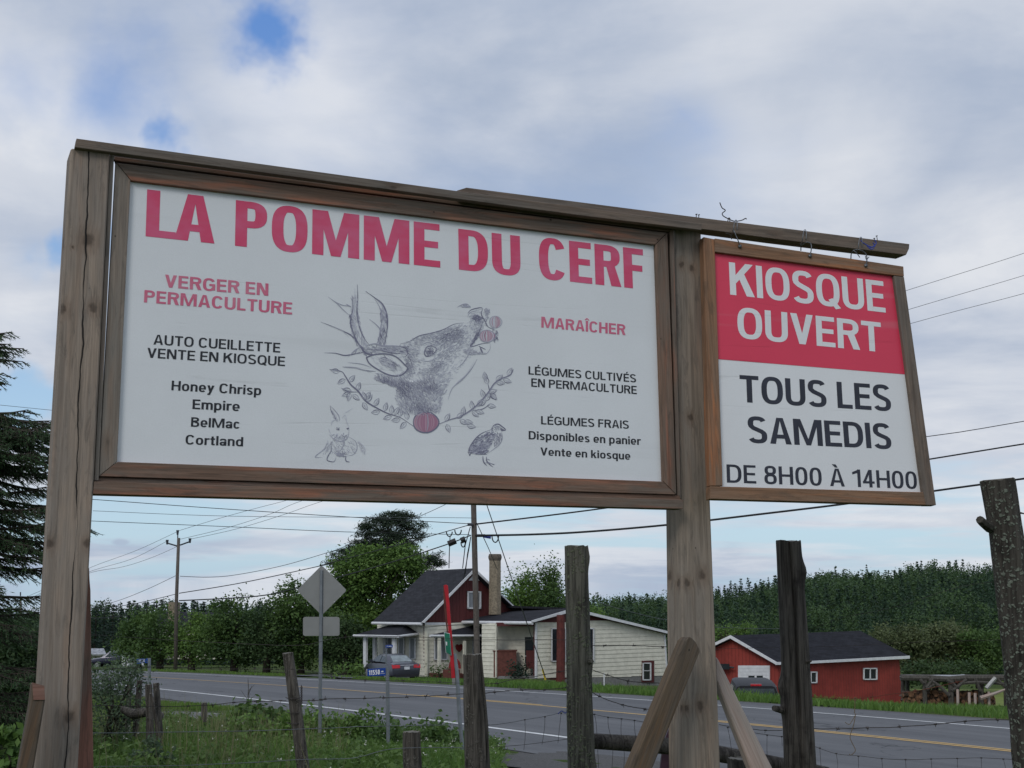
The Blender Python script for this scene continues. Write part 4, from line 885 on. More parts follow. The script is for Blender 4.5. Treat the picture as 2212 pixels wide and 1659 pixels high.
ribbon('centre_line', .516, .528, .006, m_yl, s0=14, s1=19)
m_gravel = M_plain('gravel', (.085, .083, .082), .95, .35, 22, bump=.8)
m_gravell = M_plain('pale_gravel', (.14, .14, .14), .95, .3, 22, bump=.8)
m_asph2 = M_plain('driveway_asphalt', (.075, .078, .084), .9, .3, 9, bump=.4)
ribbon('road_shoulder', lambda s_: E_(s_, 0) - .045, lambda s_: E_(s_, 0) + .03, -.012, m_gravel)
ribbon('road_shoulder', lambda s_: E_(s_, 1) - .03, lambda s_: E_(s_, 1) + .03, -.012, m_gravel)
def groundhit(px, py, Y0=12., Y1=140.):
    d_ = ray(px, py); ys = np.linspace(Y0, Y1, 500); zz = zraw(d_.x / d_.y * ys, ys) - d_.z / d_.y * ys
    i = np.argmax(zz > 0) if (zz > 0).any() else len(ys) - 1
    return Vector((d_.x / d_.y * ys[i], ys[i], 0))
def patch(name, pts, mat, lift=.03, kind='structure'):
    """a paved patch draped over the ground; pts are plan points"""
    xs = [q_[0] for q_ in pts]; ys = [q_[1] for q_ in pts]; st_ = max(.35, (max(xs) - min(xs)) / 60)
    mb = MB(); nx = int((max(xs) - min(xs)) / st_) + 1; ny = int((max(ys) - min(ys)) / st_) + 1
    G = [(min(xs) + i * st_, min(ys) + j * st_) for j in range(ny + 1) for i in range(nx + 1)]
    zz = zraw([a for a, b in G], [b for a, b in G]) + lift
    fs = []
    for j in range(ny):
        for i in range(nx):
            c_ = (G[j * (nx + 1) + i][0] + st_ / 2, G[j * (nx + 1) + i][1] + st_ / 2)
            jx = noise.noise(Vector((c_[0] * .8, c_[1] * .8, 0))) * .3
            if inside((c_[0] + jx, c_[1] + jx), pts): a = j * (nx + 1) + i; fs.append((a, a + 1, a + nx + 2, a + nx + 1))
    mb.add([(a, b, z) for (a, b), z in zip(G, zz)], fs, G)
    return tag(mesh_obj(name, mb, mat), kind=kind)
patch('gravel_driveway', [(W(362, 1, 30).x, 30.0), (W(440, 1, 31).x, 30.9), (W(520, 1, 30).x, 30.6), (W(520, 1, 28).x, 29.0), (W(355, 1, 28).x, 28.4)], m_gravell)
patch('gravel_driveway', [(W(1040, 1, 24).x, 24.8), (W(1270, 1, 27).x, 27.2), (4.2, 24), (3.4, 14), (-.2, 14), (.4, 20), (-.2, 22.6)], m_gravel, .02)
patch('gravel_driveway', [(W(560, 1, 37).x, 36.2), (W(640, 1, 35).x, 34.6), (W(610, 1, 31).x, 31.6), (W(520, 1, 33).x, 33.2)], m_gravel, .02)
patch('asphalt_driveway', [(W(690, 1, 55).x, 52), (W(800, 1, 52).x, 50), (W(905, 1, 78).x, 78), (W(905, 1, 85).x, 86), (W(700, 1, 88).x, 89)], m_asph2, .03)
patch('gravel_driveway', [(W(1560, 1, 46).x, 40), (W(1640, 1, 45).x, 38), (W(1700, 1, 76).x, 77), (W(1500, 1, 79).x, 79)], m_gravel, .03)
patch('hay_field', [(W(1900, 1, 80).x, 78), (W(2300, 1, 70).x, 66), (W(2400, 1, 112).x, 112), (W(1900, 1, 112).x, 112)], M_plain('hay_field', (.135, .175, .022), .95, .3, 1.5, bump=.4), .04)
# ------------------------------------------------------------------ grass
def blades(rng, XY, z, h, w_, bend=.35):
    n_ = len(XY); a = rng.uniform(0, 2 * np.pi, n_); h = h * rng.uniform(.5, 1.25, n_); w_ = w_ * rng.uniform(.6, 1.3, n_)
    B = np.c_[XY, z]; s_ = np.c_[np.cos(a), np.sin(a), np.zeros(n_)] * w_[:, None] / 2
    b_ = rng.normal(size=(n_, 2)) * bend; T = B + np.c_[b_ * h[:, None], h]; Mi = B + np.c_[b_ * h[:, None] * .3, h * .55]
    V = np.stack([B - s_, B + s_, Mi + s_ * .8, T, Mi - s_ * .8], 1).reshape(-1, 3)
    i = np.arange(n_) * 5
    Fq = np.concatenate([np.stack([i, i + 1, i + 2, i + 4], 1)]); Ft = np.stack([i + 4, i + 2, i + 3, i + 3], 1)
    return V, Fq, Ft[:, :3]
def mix_mesh(name, V, Fq, Ft, mat, **kw):
    me = bpy.data.meshes.new(name); V = np.asarray(V, np.float32); lo = np.r_[Fq.ravel(), Ft.ravel()].astype(np.int32)
    me.vertices.add(len(V)); me.vertices.foreach_set('co', V.ravel()); me.loops.add(len(lo)); me.loops.foreach_set('vertex_index', lo)
    npol = len(Fq) + len(Ft); me.polygons.add(npol)
    st_ = np.r_[np.arange(len(Fq)) * 4, len(Fq) * 4 + np.arange(len(Ft)) * 3].astype(np.int32); tt = np.r_[np.full(len(Fq), 4), np.full(len(Ft), 3)].astype(np.int32)
    me.polygons.foreach_set('loop_start', st_); me.polygons.foreach_set('loop_total', tt)
    me.materials.append(mat); me.update(calc_edges=True)
    ob = bpy.data.objects.new(name, me); COL.objects.link(ob)
    for k, v in kw.items(): ob[k] = v
    return ob
m_grass = M_leaf('grass_blades', (.050, .115, .024), (.130, .225, .045), .25, .5)
m_grassb = M_leaf('bright_grass_blades', (.06, .125, .020), (.13, .215, .04), .3, .6)
m_dry = M_leaf('dry_grass_stalks', (.13, .14, .06), (.24, .23, .12), .2, .8)
rng = np.random.default_rng(11)
def scatter(n_, Y0, Y1, x0, x1, cond=None, clump=1.2, thr=-.1):
    u = rng.uniform(0, 1, n_); Y = np.sqrt(Y0 ** 2 + u * (Y1 ** 2 - Y0 ** 2)); px = rng.uniform(x0, x1, n_)
    X = (px - CX) / F * Y * 1.0; f_, ok = roadfrac(X, Y)
    keep = (f_ < E_(20, 0) - .05) | (f_ > 1.24)
    nz = np.array([noise.noise(Vector((a * clump, b * clump, 1.7))) for a, b in zip(X, Y)]); keep &= nz > thr
    if cond is not None: keep &= cond(X, Y)
    X, Y, nz = X[keep], Y[keep], nz[keep]
    return np.c_[X, Y], zraw(X, Y) - .02, nz
def nodrive(X, Y): return ~((X > -.2) & (X < 4.4) & (Y > 13) & (Y < 27.5) & (X > (Y - 27.5) * .2)) & ~((Y > 27.4) & (Y < 32.6) & (X < W(525, 1, 30).x) & (X > W(350, 1, 30).x)) 
XY, z, nz = scatter(60000, 12, 29, 60, 1120, nodrive, 1.0, -.35)
V_, Q_, T_ = blades(rng, XY, z, (.26 + .22 * np.clip(nz + .2, 0, 1)) * np.interp(XY[:, 1], [12, 20, 26, 29], [1, .9, .6, .35]), .016, .34); mix_mesh('grass', V_, Q_, T_, m_grass, kind='stuff')
XY, z, nz = scatter(16000, 29, 37, 220, 1000, nodrive, .8, -.4)
V_, Q_, T_ = blades(rng, XY, z, .15 + 0 * nz, .028, .3); mix_mesh('grass', V_, Q_, T_, m_grassb, kind='stuff')
XY, z, nz = scatter(2600, 13, 27, 150, 760, nodrive, .6, .02)
V_, Q_, T_ = blades(rng, XY, z, .62 + 0 * nz, .009, .16); mix_mesh('dry_grass', V_, Q_, T_, m_dry, kind='stuff')
def farside(X, Y): f_, ok = roadfrac(X, Y); return (f_ > 1.2) & (f_ < 3.2) & ~((X > W(700, 1, 60).x) & (X < W(830, 1, 60).x) & (X < -7))
XY, z, nz = scatter(60000, 30, 75, 900, 2260, farside, .35, -.5)
hh = np.interp(XY[:, 0], [-5, 4, 10, 30], [.08, .26, .26, .24]) * (1 + .6 * nz)
V_, Q_, T_ = blades(rng, XY, z, hh, .05, .3); mix_mesh('tall_grass', V_, Q_, T_, m_grass, kind='stuff')
XY, z, nz = scatter(14000, 45, 80, 330, 900, farside, .35, -.6)
V_, Q_, T_ = blades(rng, XY, z, .10 + 0 * nz, .06, .3); mix_mesh('grass', V_, Q_, T_, m_grassb, kind='stuff')

# small white and yellow wild flowers and broad leaved weeds through the near grass
XY, z, nz = scatter(170, 13, 26, 160, 1100, nodrive, 1.0, -.5)
C_ = np.c_[XY, z + rng.uniform(.22, .42, len(z))]; C_ = (C_[:, None, :] + rng.normal(size=(len(C_), 4, 3)) * .012).reshape(-1, 3)
V_, F_ = leaves(rng, C_, .012, .8); tag(np_mesh('wildflowers', V_, F_, M_leaf('white_petals', (.45, .46, .40), (.70, .70, .62), .2, .8)), kind='stuff')
XY, z, nz = scatter(5200, 13, 27, 160, 1120, nodrive, .7, -.15)
C_ = np.c_[XY, z + rng.uniform(.04, .26, len(z))]; C_ = (C_[:, None, :] + rng.normal(size=(len(C_), 14, 3)) * np.array([.07, .07, .06])).reshape(-1, 3)
V_, F_ = leaves(rng, C_, .036, .5); tag(np_mesh('weeds', V_, F_, M_leaf('weed_leaves', (.048, .095, .026), (.140, .220, .058), .25, 1.5)), kind='stuff')
# ------------------------------------------------------------------ buildings
c5 = crop(1300, 2150, 3.318); c6 = crop(1700, 2000, 2.764); c7 = crop(2100, 1900, 1.693); c9 = crop(2650, 2250, 2.765); cw = crop(3300, 2400, 3.4556); cgL = crop(300, 2350, 5.53)
class VP:
    """vertical plane through the point seen at (px, py) at depth Y, running along the plan direction dx, dy"""
    def __init__(s, px, py, Y, dx, dy):
        s.o = W(px, py, Y); s.d = Vector((dx, dy, 0)).normalized(); s.n = Vector((s.d.y, -s.d.x, 0))
        if s.n.dot(-s.o) < 0: s.n = -s.n
    def p(s, px, py, off=0.0):
        """point of the plane moved off metres towards the viewer"""
        r_ = ray(px, py); o = s.o + s.n * off; t = o.dot(s.n) / r_.dot(s.n); return r_ * t
    def loc(s, q_): v = q_ - s.o; return (v.dot(s.d), v.z)
    def at(s, a, b, off=0.0): return s.o + s.d * a + Vector((0, 0, b)) + s.n * off
    def poly(s, mb, pix, f0, f1, mi=0):
        pts = [s.p(x, y, f0) for x, y in pix]; bk = [q_ - s.n * (f0 - f1) for q_ in pts]
        mb.prism(pts, bk, [s.loc(q_) for q_ in pts], mi)
    def rect(s, mb, x0, y0, x1, y1, f0, f1, mi=0): s.poly(mb, [(x0, y0), (x1, y0), (x1, y1), (x0, y1)], f0, f1, mi)
def clip_y(poly, lo, hi):
    def cl(P_, keep, yv):
        out = []
        for i in range(len(P_)):
            a, b = P_[i - 1], P_[i]; ka, kb = keep(a), keep(b)
            if ka != kb: t = (yv - a[1]) / (b[1] - a[1]); out.append((a[0] + (b[0] - a[0]) * t, yv))
            if kb: out.append(b)
        return out
    P_ = cl(poly, lambda q_: q_[1] >= lo, lo)
    return cl(P_, lambda q_: q_[1] <= hi, hi) if len(P_) > 2 else []
def siding(th, pl, pix, mat, bh=.24, name='siding_board', f=.03, parent=None, off=0.0):
    """lapped boards over a wall outline, each a part"""
    L = [pl.loc(pl.p(x, y, off)) for x, y in pix]; lo = min(b for a, b in L); hi = max(b for a, b in L); k = 0
    z = lo
    while z < hi - .02:
        P_ = clip_y(L, z, min(z + bh, hi))
        if len(P_) > 2:
            mb = MB(); fr = []
            for a, b in P_: fr.append(pl.at(a, b, off + f + .030 * (1 - (b - z) / bh)))
            bk = [pl.at(a, b, off) for a, b in P_]
            mb.prism(fr, bk, [(a, b) for a, b in P_]); th.part(name, mb, mat, parent); k += 1
        z += bh
    return k
def slab(mb, pts, th_=.12, mi=0):
    """roof slab from world points, thickened downwards"""
    n_ = (pts[1] - pts[0]).cross(pts[-1] - pts[0]).normalized()
    if n_.z < 0: pts = pts[::-1]; n_ = -n_
    d0 = (pts[1] - pts[0]).normalized(); d1 = n_.cross(d0)
    uv = [((q_ - pts[0]).dot(d0), (q_ - pts[0]).dot(d1)) for q_ in pts]
    mb.prism(pts, [q_ - n_ * th_ for q_ in pts], uv, mi)
def M_shingle(name, col, sc=(1, 1)):
    m, n, p = newmat(name); uv = n.n('ShaderNodeUVMap').outputs[0]
    br = n.n('ShaderNodeTexBrick', i_0=uv); br.inputs['Scale'].default_value = 1.0; br.inputs['Brick Width'].default_value = .33; br.inputs['Row Height'].default_value = .15
    br.inputs['Mortar Size'].default_value = .012; br.inputs['Color1'].default_value = tuple(x * .8 for x in col) + (1,); br.inputs['Color2'].default_value = tuple(x * 1.25 for x in col) + (1,); br.inputs['Mortar'].default_value = tuple(x * .55 for x in col) + (1,)
    tc = n.n('ShaderNodeTexCoord').outputs['Object']
    c = n.mix(n.remap(n.noise(n.n('ShaderNodeMapping', i_0=tc, i_3=(1, 1, 4)).outputs[0], 1.2, 5, .7), .4, .7, 0, .4), br.outputs[0], tuple(x * 1.9 for x in col))
    n.put(p.inputs['Base Color'], c); p.inputs['Roughness'].default_value = .9; p.inputs['Specular IOR Level'].default_value = .2
    return m
m_shing = M_shingle('dark_shingles', (.030, .031, .037)); m_shing2 = M_shingle('black_shingles', (.020, .021, .027))
m_sid = M_plain('cream_siding', (.68, .66, .56), .6, .10, 3, detail=5)
m_trimw = M_plain('white_trim', (.66, .67, .69), .55, .08, 5)
m_maroon = M_plain('maroon_board', (.095, .022, .022), .7, .2, 4, stretch=(6, 6, .5))
m_glassd = M_plain('dark_glass', (.022, .026, .032), .12, .2, 2, spec=.6)
m_curtain = M_plain('curtained_glass', (.22, .24, .26), .35, .35, 6, stretch=(6, 6, .3))
m_conc = M_plain('foundation_concrete', (.20, .20, .195), .9, .15, 6)
m_chim = M_plain('tan_render_chimney', (.24, .20, .145), .95, .3, 9, bump=.6)
m_chimd = M_plain('sooty_chimney_cap', (.13, .105, .085), .95, .3, 9, bump=.6)
m_redp = M_plain('red_paint', (.20, .016, .016), .6, .15, 5)
m_deck = M_plain('reddish_deck', (.13, .045, .035), .8, .25, 6)
h0 = c5(990, 1285)
YC = 84.0
dG = (.80, .60); dL = (-.60, .80)
GP = VP(*h0, YC, *dG); LP = VP(*h0, YC, *dL)
house = Thing('house', 'cream clapboard house with maroon gable, dark roof and tall tan chimney across the road', 'house', W(1100, 1465, 85))
gap = c5(1583, -60)                               # gable apex, behind the utility pole
def hp(name, mb, mat, parent=None, **kw): return house.part(name, mb, mat, parent, **kw)
mb = MB(); GP.poly(mb, [c5(985, 1285), c5(985, 606), (1026, 1230), c6(655, 783), c6(655, 1480)], 0, -.25); hp('wall', mb, m_maroon)
mb = MB(); LP.poly(mb, [c5(985, 612), c5(385, 612), c5(392, 1265), c5(990, 1285)], 0, -.25); hp('wall', mb, m_sid)
siding(house, LP, [c5(985, 630), c5(388, 630), c5(394, 1262), c5(988, 1272)], m_sid, .235)
siding(house, GP, [c5(990, 1276), c5(990, 630), c6(75, 925), c6(470, 925), c6(470, 1495)], m_sid, .235)
mb = MB(); GP.rect(mb, *c5(975, 612), *c5(1232, 642), .09, 0); hp('frieze_board', mb, m_trimw)
mb = MB()
GP.rect(mb, *c5(977, 640), *c5(997, 1283), .10, 0); LP.rect(mb, *c5(977, 640), *c5(993, 1283), .10, 0); hp('corner_board', mb, m_sid)
# maroon gable boards
for i in range(26):
    x0 = 919 + i * 7.4
    L_ = [(1026, 1232), (919, 1345), (1114, 1345), (1114, 1314)]
    def top(x): return 1345 - (x - 919) * 113 / 107 if x < 1026 else 1232 + (x - 1026) * 82 / 88
    x1 = x0 + 7.0
    if top(x0) > 1343: continue
    mb = MB(); GP.poly(mb, [(x0, top(x0)), (x0, 1344), (x1, 1344), (x1, top(x1))] if not (x0 < 1026 < x1) else [(x0, top(x0)), (x0, 1344), (x1, 1344), (x1, top(x1)), (1026, 1232)], .03 + .006 * (i % 2), 0); hp('gable_board', mb, m_maroon)
# main roof: front-left slope and far slope
eL, eR = W(*c5(318, 603), YC + 3.4), GP.p(*c5(940, 613), .45) 
rR = GP.p(1023, 1227.5, .45); rL = rR + (eL - eR)
rLp = W(921, 1232, 90.0)
def line_pt(a, px):  # point on the ray of px, py at the same depth as a
    return a
mb = MB(); slab(mb, [eL, eR, rR, W(921, 1232.5, eL.y + (rR.y - eR.y))], .14); hp('roof', mb, m_shing)
eF = GP.p(*c6(661, 785), .45)
mb = MB(); slab(mb, [rR, eF, eF + (eL - eR) * .95, rR + (W(921, 1232.5, eL.y + (rR.y - eR.y)) - rR)], .14); hp('roof', mb, m_shing)
mb = MB(); GP.poly(mb, [c5(936, 612), c5(970, 616), (1026, 1233.5), (1026, 1227)], .50, .44); GP.poly(mb, [(1026, 1227), (1026, 1233.5), c6(650, 785), c6(665, 785)], .505, .44); hp('rake_board', mb, m_trimw)
mb = MB(); mb.tube([eL + Vector((0, 0, -.08)), eR + Vector((-.05, 0, -.08))], .085, 8); hp('gutter', mb, m_trimw)
mb = MB(); GP.poly(mb, [(1012, 1254), (1026, 1238), (1042, 1254)], .06, .03); hp('gable_vent', mb, m_trimw)
def window(pl, x0, y0, x1, y1, fw=2.0, glass=None, bars=1, mat=None, f=.09, parent=None):
    mb = MB(); pl.rect(mb, x0, y0, x1, y1, f + .01, 0); w_ = hp('window', mb, glass or m_glassd)
    for a in ((x0, y0, x1, y0 + fw), (x0, y1 - fw, x1, y1), (x0, y0, x0 + fw, y1), (x1 - fw, y0, x1, y1)):
        mb = MB(); pl.rect(mb, *a, f + .05, f + .01); hp('frame', mb, mat or m_trimw, w_)
    for i in range(bars):
        xm = x0 + (x1 - x0) * (i + 1) / (bars + 1); mb = MB(); pl.rect(mb, xm - fw * .35, y0 + fw, xm + fw * .35, y1 - fw, f + .045, f + .01); hp('frame', mb, mat or m_trimw, w_)
    return w_
a, b = c6(148, 600), c6(290, 783); window(GP, *a, *b, 3.0, m_curtain)
a, b = c5(452, 800), c5(562, 1040); window(LP, *a, *b, 1.6, m_curtain)
a, b = c5(640, 800), c5(712, 1230); window(LP, *a, *b, 1.6, m_curtain, 0)
a, b = c5(775, 800), c5(852, 1070); window(LP, *a, *b, 2.0, m_curtain, 0)
a, b = c5(1090, 790), c5(1262, 1080); window(GP, *a, *b, 2.4, m_curtain, 1)
a, b = c6(200, 1070), c6(336, 1345); window(GP, *a, *b, 2.0, m_glassd, 1)
mb = MB(); GP.rect(mb, *c5(1335, 830), *c5(1485, 1290), .11, .02); d_ = hp('door', mb, m_sid)
mb = MB(); GP.poly(mb, [c5(1362, 905), c5(1380, 882), c5(1405, 895), c5(1430, 880), c5(1450, 905), c5(1440, 945), c5(1405, 980), c5(1370, 945)], .22, .12); hp('heart_wreath', mb, m_redp, d_)
# porch roofs (hipped)
def hiproof(P_, ridge, mat, eave_mat):
    """P_: outer-left, outer-right, wall-right, wall-left world corners at the eave; ridge: two world points on the wall"""
    mb = MB(); vs = P_ + ridge
    mb.add(vs, [(0, 1, 5, 4), (1, 2, 5), (3, 0, 4), (0, 3, 2, 1)], [(v.x, v.z * 2) for v in vs]); hp('porch_roof', mb, mat)
    mb = MB()
    for i, j in ((0, 1), (1, 2), (3, 0)): mb.tube([P_[i] + Vector((0, 0, -.05)), P_[j] + Vector((0, 0, -.05))], .08, 6)
    hp('gutter', mb, eave_mat)
q0 = LP.p(*c5(88, 765), 2.2); q1 = LP.p(*c5(640, 775), 2.2); q2 = LP.p(*c5(893, 742), .05); q3 = LP.p(*c5(385, 738), .05)
hiproof([q0, q1, q2, q3], [LP.p(*c5(520, 648), .05), LP.p(*c5(725, 634), .05)], m_shing2, m_trimw)
for x0, x1, y0, y1, f_ in ((205, 238, 785, 1168, 1.9), (322, 352, 785, 1120, 1.0), (565, 598, 800, 1120, 1.9), (450, 470, 800, 1100, .4)):
    mb = MB(); LP.rect(mb, *c5(x0, y0), *c5(x1, y1), f_, f_ - .14); hp('porch_post', mb, m_trimw)
q0 = GP.p(*c5(1040, 768), .6); q1 = GP.p(*c6(30, 1075), 2.0); q2 = GP.p(*c6(385, 1050), .5); q3 = GP.p(*c5(1110, 758), .05)
hiproof([GP.p(*c5(1040, 768), .9), GP.p(*c6(386, 1052), 1.2), GP.p(*c6(380, 1030), .05), GP.p(*c5(1130, 755), .05)], [GP.p(*c5(1420, 690), .05), GP.p(*c6(215, 952), .05)], m_shing2, m_trimw)
for x0, x1, y0, y1 in ((1145, 1172, 800, 1250), (1460, 1488, 840, 1250)):
    mb = MB(); GP.rect(mb, *c5(x0, y0), *c5(x1, y1), 1.0, .86); hp('porch_post', mb, m_sid)
mb = MB(); GP.poly(mb, [c5(1140, 1248), c5(1560, 1252), c5(1560, 1305), c5(1140, 1296)], 1.1, .1); hp('deck', mb, m_deck)
# wing
cor = c6(858, 1505)
YW = 81.0
WF = VP(*cor, YW, -.83, .55); WE = VP(*cor, YW, .80, .60)
mb = MB(); WE.poly(mb, [c6(858, 1500), c6(858, 925), c6(1165, 815), (1239.5, 1317), (1450, 1367), c7(668, 805), c7(684, 1128), c7(200, 1128)], 0, -.25); hp('wall', mb, m_maroon, label='end wall of the low wing')
mb = MB(); WE.poly(mb, [c7(20, 1095), c7(450, 1075), c7(683, 1070), c7(686, 1135), c7(20, 1135)], .02, -.2); hp('foundation', mb, m_conc)
siding(house, WE, [c6(866, 1503), c6(866, 922), c6(1165, 922), c7(180, 724), c7(300, 722), c7(662, 806), c7(680, 1072), c7(450, 1076), c7(450, 1080), c7(20, 1085)], m_sid, .245)
mb = MB(); WE.rect(mb, *c6(853, 925), *c6(870, 1500), .09, 0); hp('corner_board', mb, m_trimw); mb = MB(); WE.poly(mb, [c7(660, 806), c7(670, 808), c7(686, 1072), c7(677, 1072)], .09, 0); hp('corner_board', mb, m_trimw)
a, b = c6(1018, 982), c7(218, 985); window(WE, *a, *b, 2.2, m_glassd, 2)
a, b = c7(522, 978), c7(598, 1116); mb = MB(); WE.rect(mb, *a, *b, .09, 0); hp('basement_door', mb, m_maroon)
a, b = c7(526, 990), c7(580, 1103); window(WE, *a, *b, 2.2, m_glassd, 0, f=.10); mb = MB(); WE.rect(mb, *c7(530, 1040), *c7(578, 1044), .14, .09); hp('sash_bar', mb, m_trimw)
# recessed veranda and its left end
mb = MB(); WF.poly(mb, [c6(345, 935), c6(345, 1488), c6(440, 1500), c6(440, 935)], 0, -.2); hp('wall', mb, m_sid)
siding(house, WF, [c6(300, 940), c6(300, 1488), c6(436, 1498), c6(436, 940)], m_sid, .235)
mb = MB(); WF.rect(mb, *c6(432, 935), *c6(446, 1495), .08, -.1); hp('corner_board', mb, m_sid)
siding(house, WF, [c6(446, 960), c6(446, 1480), c6(860, 1490), c6(860, 960)], m_sid, .235, off=-1.6)
mb = MB(); WF.poly(mb, [c6(440, 930), c6(440, 1482), c6(862, 1492), c6(862, 930)], -1.64, -1.9); hp('wall', mb, m_sid)
mb = MB(); WF.rect(mb, *c6(440, 925), *c6(856, 962), .0, -.15); hp('fascia_board', mb, m_maroon)
a, b = c6(742, 1075), c6(848, 1350)
mb = MB(); WF.rect(mb, *a, *b, -1.50, -1.6); w_ = hp('window', mb, m_glassd); mb = MB(); WF.rect(mb, a[0], a[1] + (b[1] - a[1]) * .7, b[0], a[1] + (b[1] - a[1]) * .73, -1.46, -1.5); hp('frame', mb, m_trimw, w_)
mb = MB(); WF.rect(mb, *c6(440, 1480), *c6(858, 1508), -.05, -1.8); hp('porch_floor', mb, m_conc)
# wing roof
wr = WE.p(*c6(820, 912), .4); wl = W(*c6(10, 905), 86.2); tr_ = WE.p(1239.5, 1313.5, .4); tl = W(*c6(385, 780), 90.5)
mb = MB(); slab(mb, [wl, wr, tr_, W(1066, 1316, 92)], .13); hp('roof', mb, m_shing2)
fr_ = WE.p(1454, 1366, .4)
mb = MB(); slab(mb, [tr_, fr_, fr_ + Vector((-6, 8, .1)), tr_ + Vector((-6, 8, .1))], .13); hp('roof', mb, m_shing2)
mb = MB(); WE.poly(mb, [c6(812, 905), c6(822, 925), (1239.5, 1320.5), (1239.5, 1313.5)], .46, .40); WE.poly(mb, [(1239.5, 1313.5), (1239.5, 1320), (1453, 1371), (1454, 1366)], .465, .40); hp('rake_board', mb, m_trimw)
mb = MB(); mb.tube([wl + Vector((0, 0, -.10)), wr + Vector((0, 0, -.10))], .10, 8); hp('gutter', mb, m_trimw)
# chimney
ca = GP.p(*c6(372, 790), .9); cb_ = GP.p(*c6(490, 790), .9); ct = GP.p(*c6(431, 275), .9); cz = ca.z - .3; r_ = (cb_ - ca).length / 2 * .92; cc = (ca + cb_) / 2
def ngon(c_, r_, z, k=8, ph=.39): return [Vector((c_.x + r_ * math.cos(2 * math.pi * i / k + ph), c_.y + r_ * math.sin(2 * math.pi * i / k + ph), z)) for i in range(k)]
def stackrings(mb, R_):
    b = len(mb.v); k = len(R_[0]); vs = [q_ for r__ in R_ for q_ in r__]
    fs = [(i * k + j, i * k + (j + 1) % k, (i + 1) * k + (j + 1) % k, (i + 1) * k + j) for i in range(len(R_) - 1) for j in range(k)] + [tuple(range(k - 1, -1, -1)), tuple((len(R_) - 1) * k + j for j in range(k))]
    mb.add(vs, fs, [(q_.x + q_.y, q_.z) for q_ in vs])
z1 = ct.z; z2 = GP.p(*c6(431, 215), .9).z
mb = MB(); stackrings(mb, [ngon(cc, r_, cz), ngon(cc, r_ * .96, z1)]); ch_ = hp('chimney', mb, m_chim)
mb = MB(); stackrings(mb, [ngon(cc, r_ * .98, z1 - .05), ngon(cc, r_ * 1.12, z1 + .12), ngon(cc, r_ * 1.12, z2 - .15), ngon(cc, r_ * 1.0, z2)]); hp('chimney_cap', mb, m_chimd, ch_)
# things about the house
mb = MB(); a = WF.p(*c6(536, 1485), -.6); mb.box((a.x, a.y, a.z + .75), 1.35, .8, 1.5, along=2); mb.box((a.x, a.y, a.z + 1.52), 1.45, .9, .06)
single('wooden_box', mb, m_deck, 'dark red box standing on the veranda of the cream house', 'box', (a.x, a.y, a.z))
a = WE.p(*c6(1110, 1510), .9); b = WE.p(*c6(1112, 845), .9); mb = MB(); mb.tube([a - Vector((0, 0, .2)), (a + b) / 2 + Vector((.03, 0, 0)), b], [.27, .26, .24], 10)
single('red_pole', mb, M_plain('red_brown_paint', (.10, .022, .018), .7, .3, 4), 'thick red painted pole standing before the end wall of the cream house', 'pole', a)
a = W(*c6(955, 1520), 78); b = W(*c6(925, 1410), 78); mb = MB(); mb.tube([a, b], .06, 6)
single('guy_guard', mb, M_plain('yellow_plastic', (.55, .40, .03), .5), 'yellow plastic guard on the guy wire before the white wing', 'wire guard', a)
# chair with a seated shape of dark cloth on the veranda
a = WF.p(*c6(800, 1480), -.9); th_ = Thing('patio_chair', 'dark patio chair with red cushion on the shaded veranda', 'chair', a)
mb = MB(); mb.box(a + Vector((0, 0, .5)), .6, .6, .12); th_.part('seat', mb, m_maroon); mb = MB(); mb.box(a + Vector((.05, .28, 1.0)), .6, .1, .95); th_.part('backrest', mb, m_maroon)
for sx in (-.26, .26):
    for sy in (-.26, .26): mb = MB(); mb.tube([a + Vector((sx, sy, 0)), a + Vector((sx, sy, .45))], .035, 6); th_.part('leg', mb, m_glassd)
a = W(*c6(-20, 1500), 83.0); th_ = Thing('garden_ornament', 'small red ornament of two arched shapes on the lawn by the cream house', 'ornament', a)
mb = MB(); mb.box(a + Vector((0, 0, .25)), 1.0, .3, .5); th_.part('base', mb, m_deck); mb = MB(); mb.tube([a + Vector((.3 * math.cos(t) + .2, 0, .55 + .55 * math.sin(t))) for t in [math.pi * i / 8 for i in range(9)]], .09, 6); th_.part('arch', mb, m_redp)
a = W(*c7(280, 1152), 66); b = W(*c7(280, 1058), 66); mb = MB(); mb.tube([a - Vector((0, 0, .3)), b], .035, 6); single('white_stake', mb, m_trimw, 'thin white stake in the grass before the white wing', 'stake', a)
# ------------------------------------------------------------------ red shed
m_redv, n, p = newmat('red_vertical_cladding')
uv = n.n('ShaderNodeUVMap').outputs[0]; su = n.n('ShaderNodeSeparateXYZ', i_0=uv).outputs[0]
gro = n.remap(n.math('PINGPONG', n.math('MULTIPLY', su, 5.0), .5), 0.0, .07, 0, 1)
tc = n.n('ShaderNodeTexCoord').outputs['Object']
c = n.mix(n.remap(n.noise(tc, .9, 5, .65), .35, .7), (.20, .024, .016), (.29, .038, .026)); c = n.mix(gro, (.10, .012, .010), c)
n.put(p.inputs['Base Color'], c); p.inputs['Roughness'].default_value = .75
b_ = n.n('ShaderNodeBump', i_Height=gro); b_.inputs['Strength'].default_value = .5; b_.inputs['Distance'].default_value = .03; n.put(p.inputs['Normal'], b_.outputs[0])
YS = 76.0; sc_ = c9(752, 1062)
SF = VP(*sc_, YS, -.90, .44); SS = VP(*sc_, YS, .86, .51)
shed = Thing('shed', 'long red shed with black roof, white trim and a white garage door', 'shed', W(*c9(1200, 1070), 79))
mb = MB(); SF.poly(mb, [c9(752, 1080), c9(752, 655), c9(245, 385), c9(-210, 610), c9(-210, 1020)], 0, -.2); shed.part('wall', mb, m_redv)
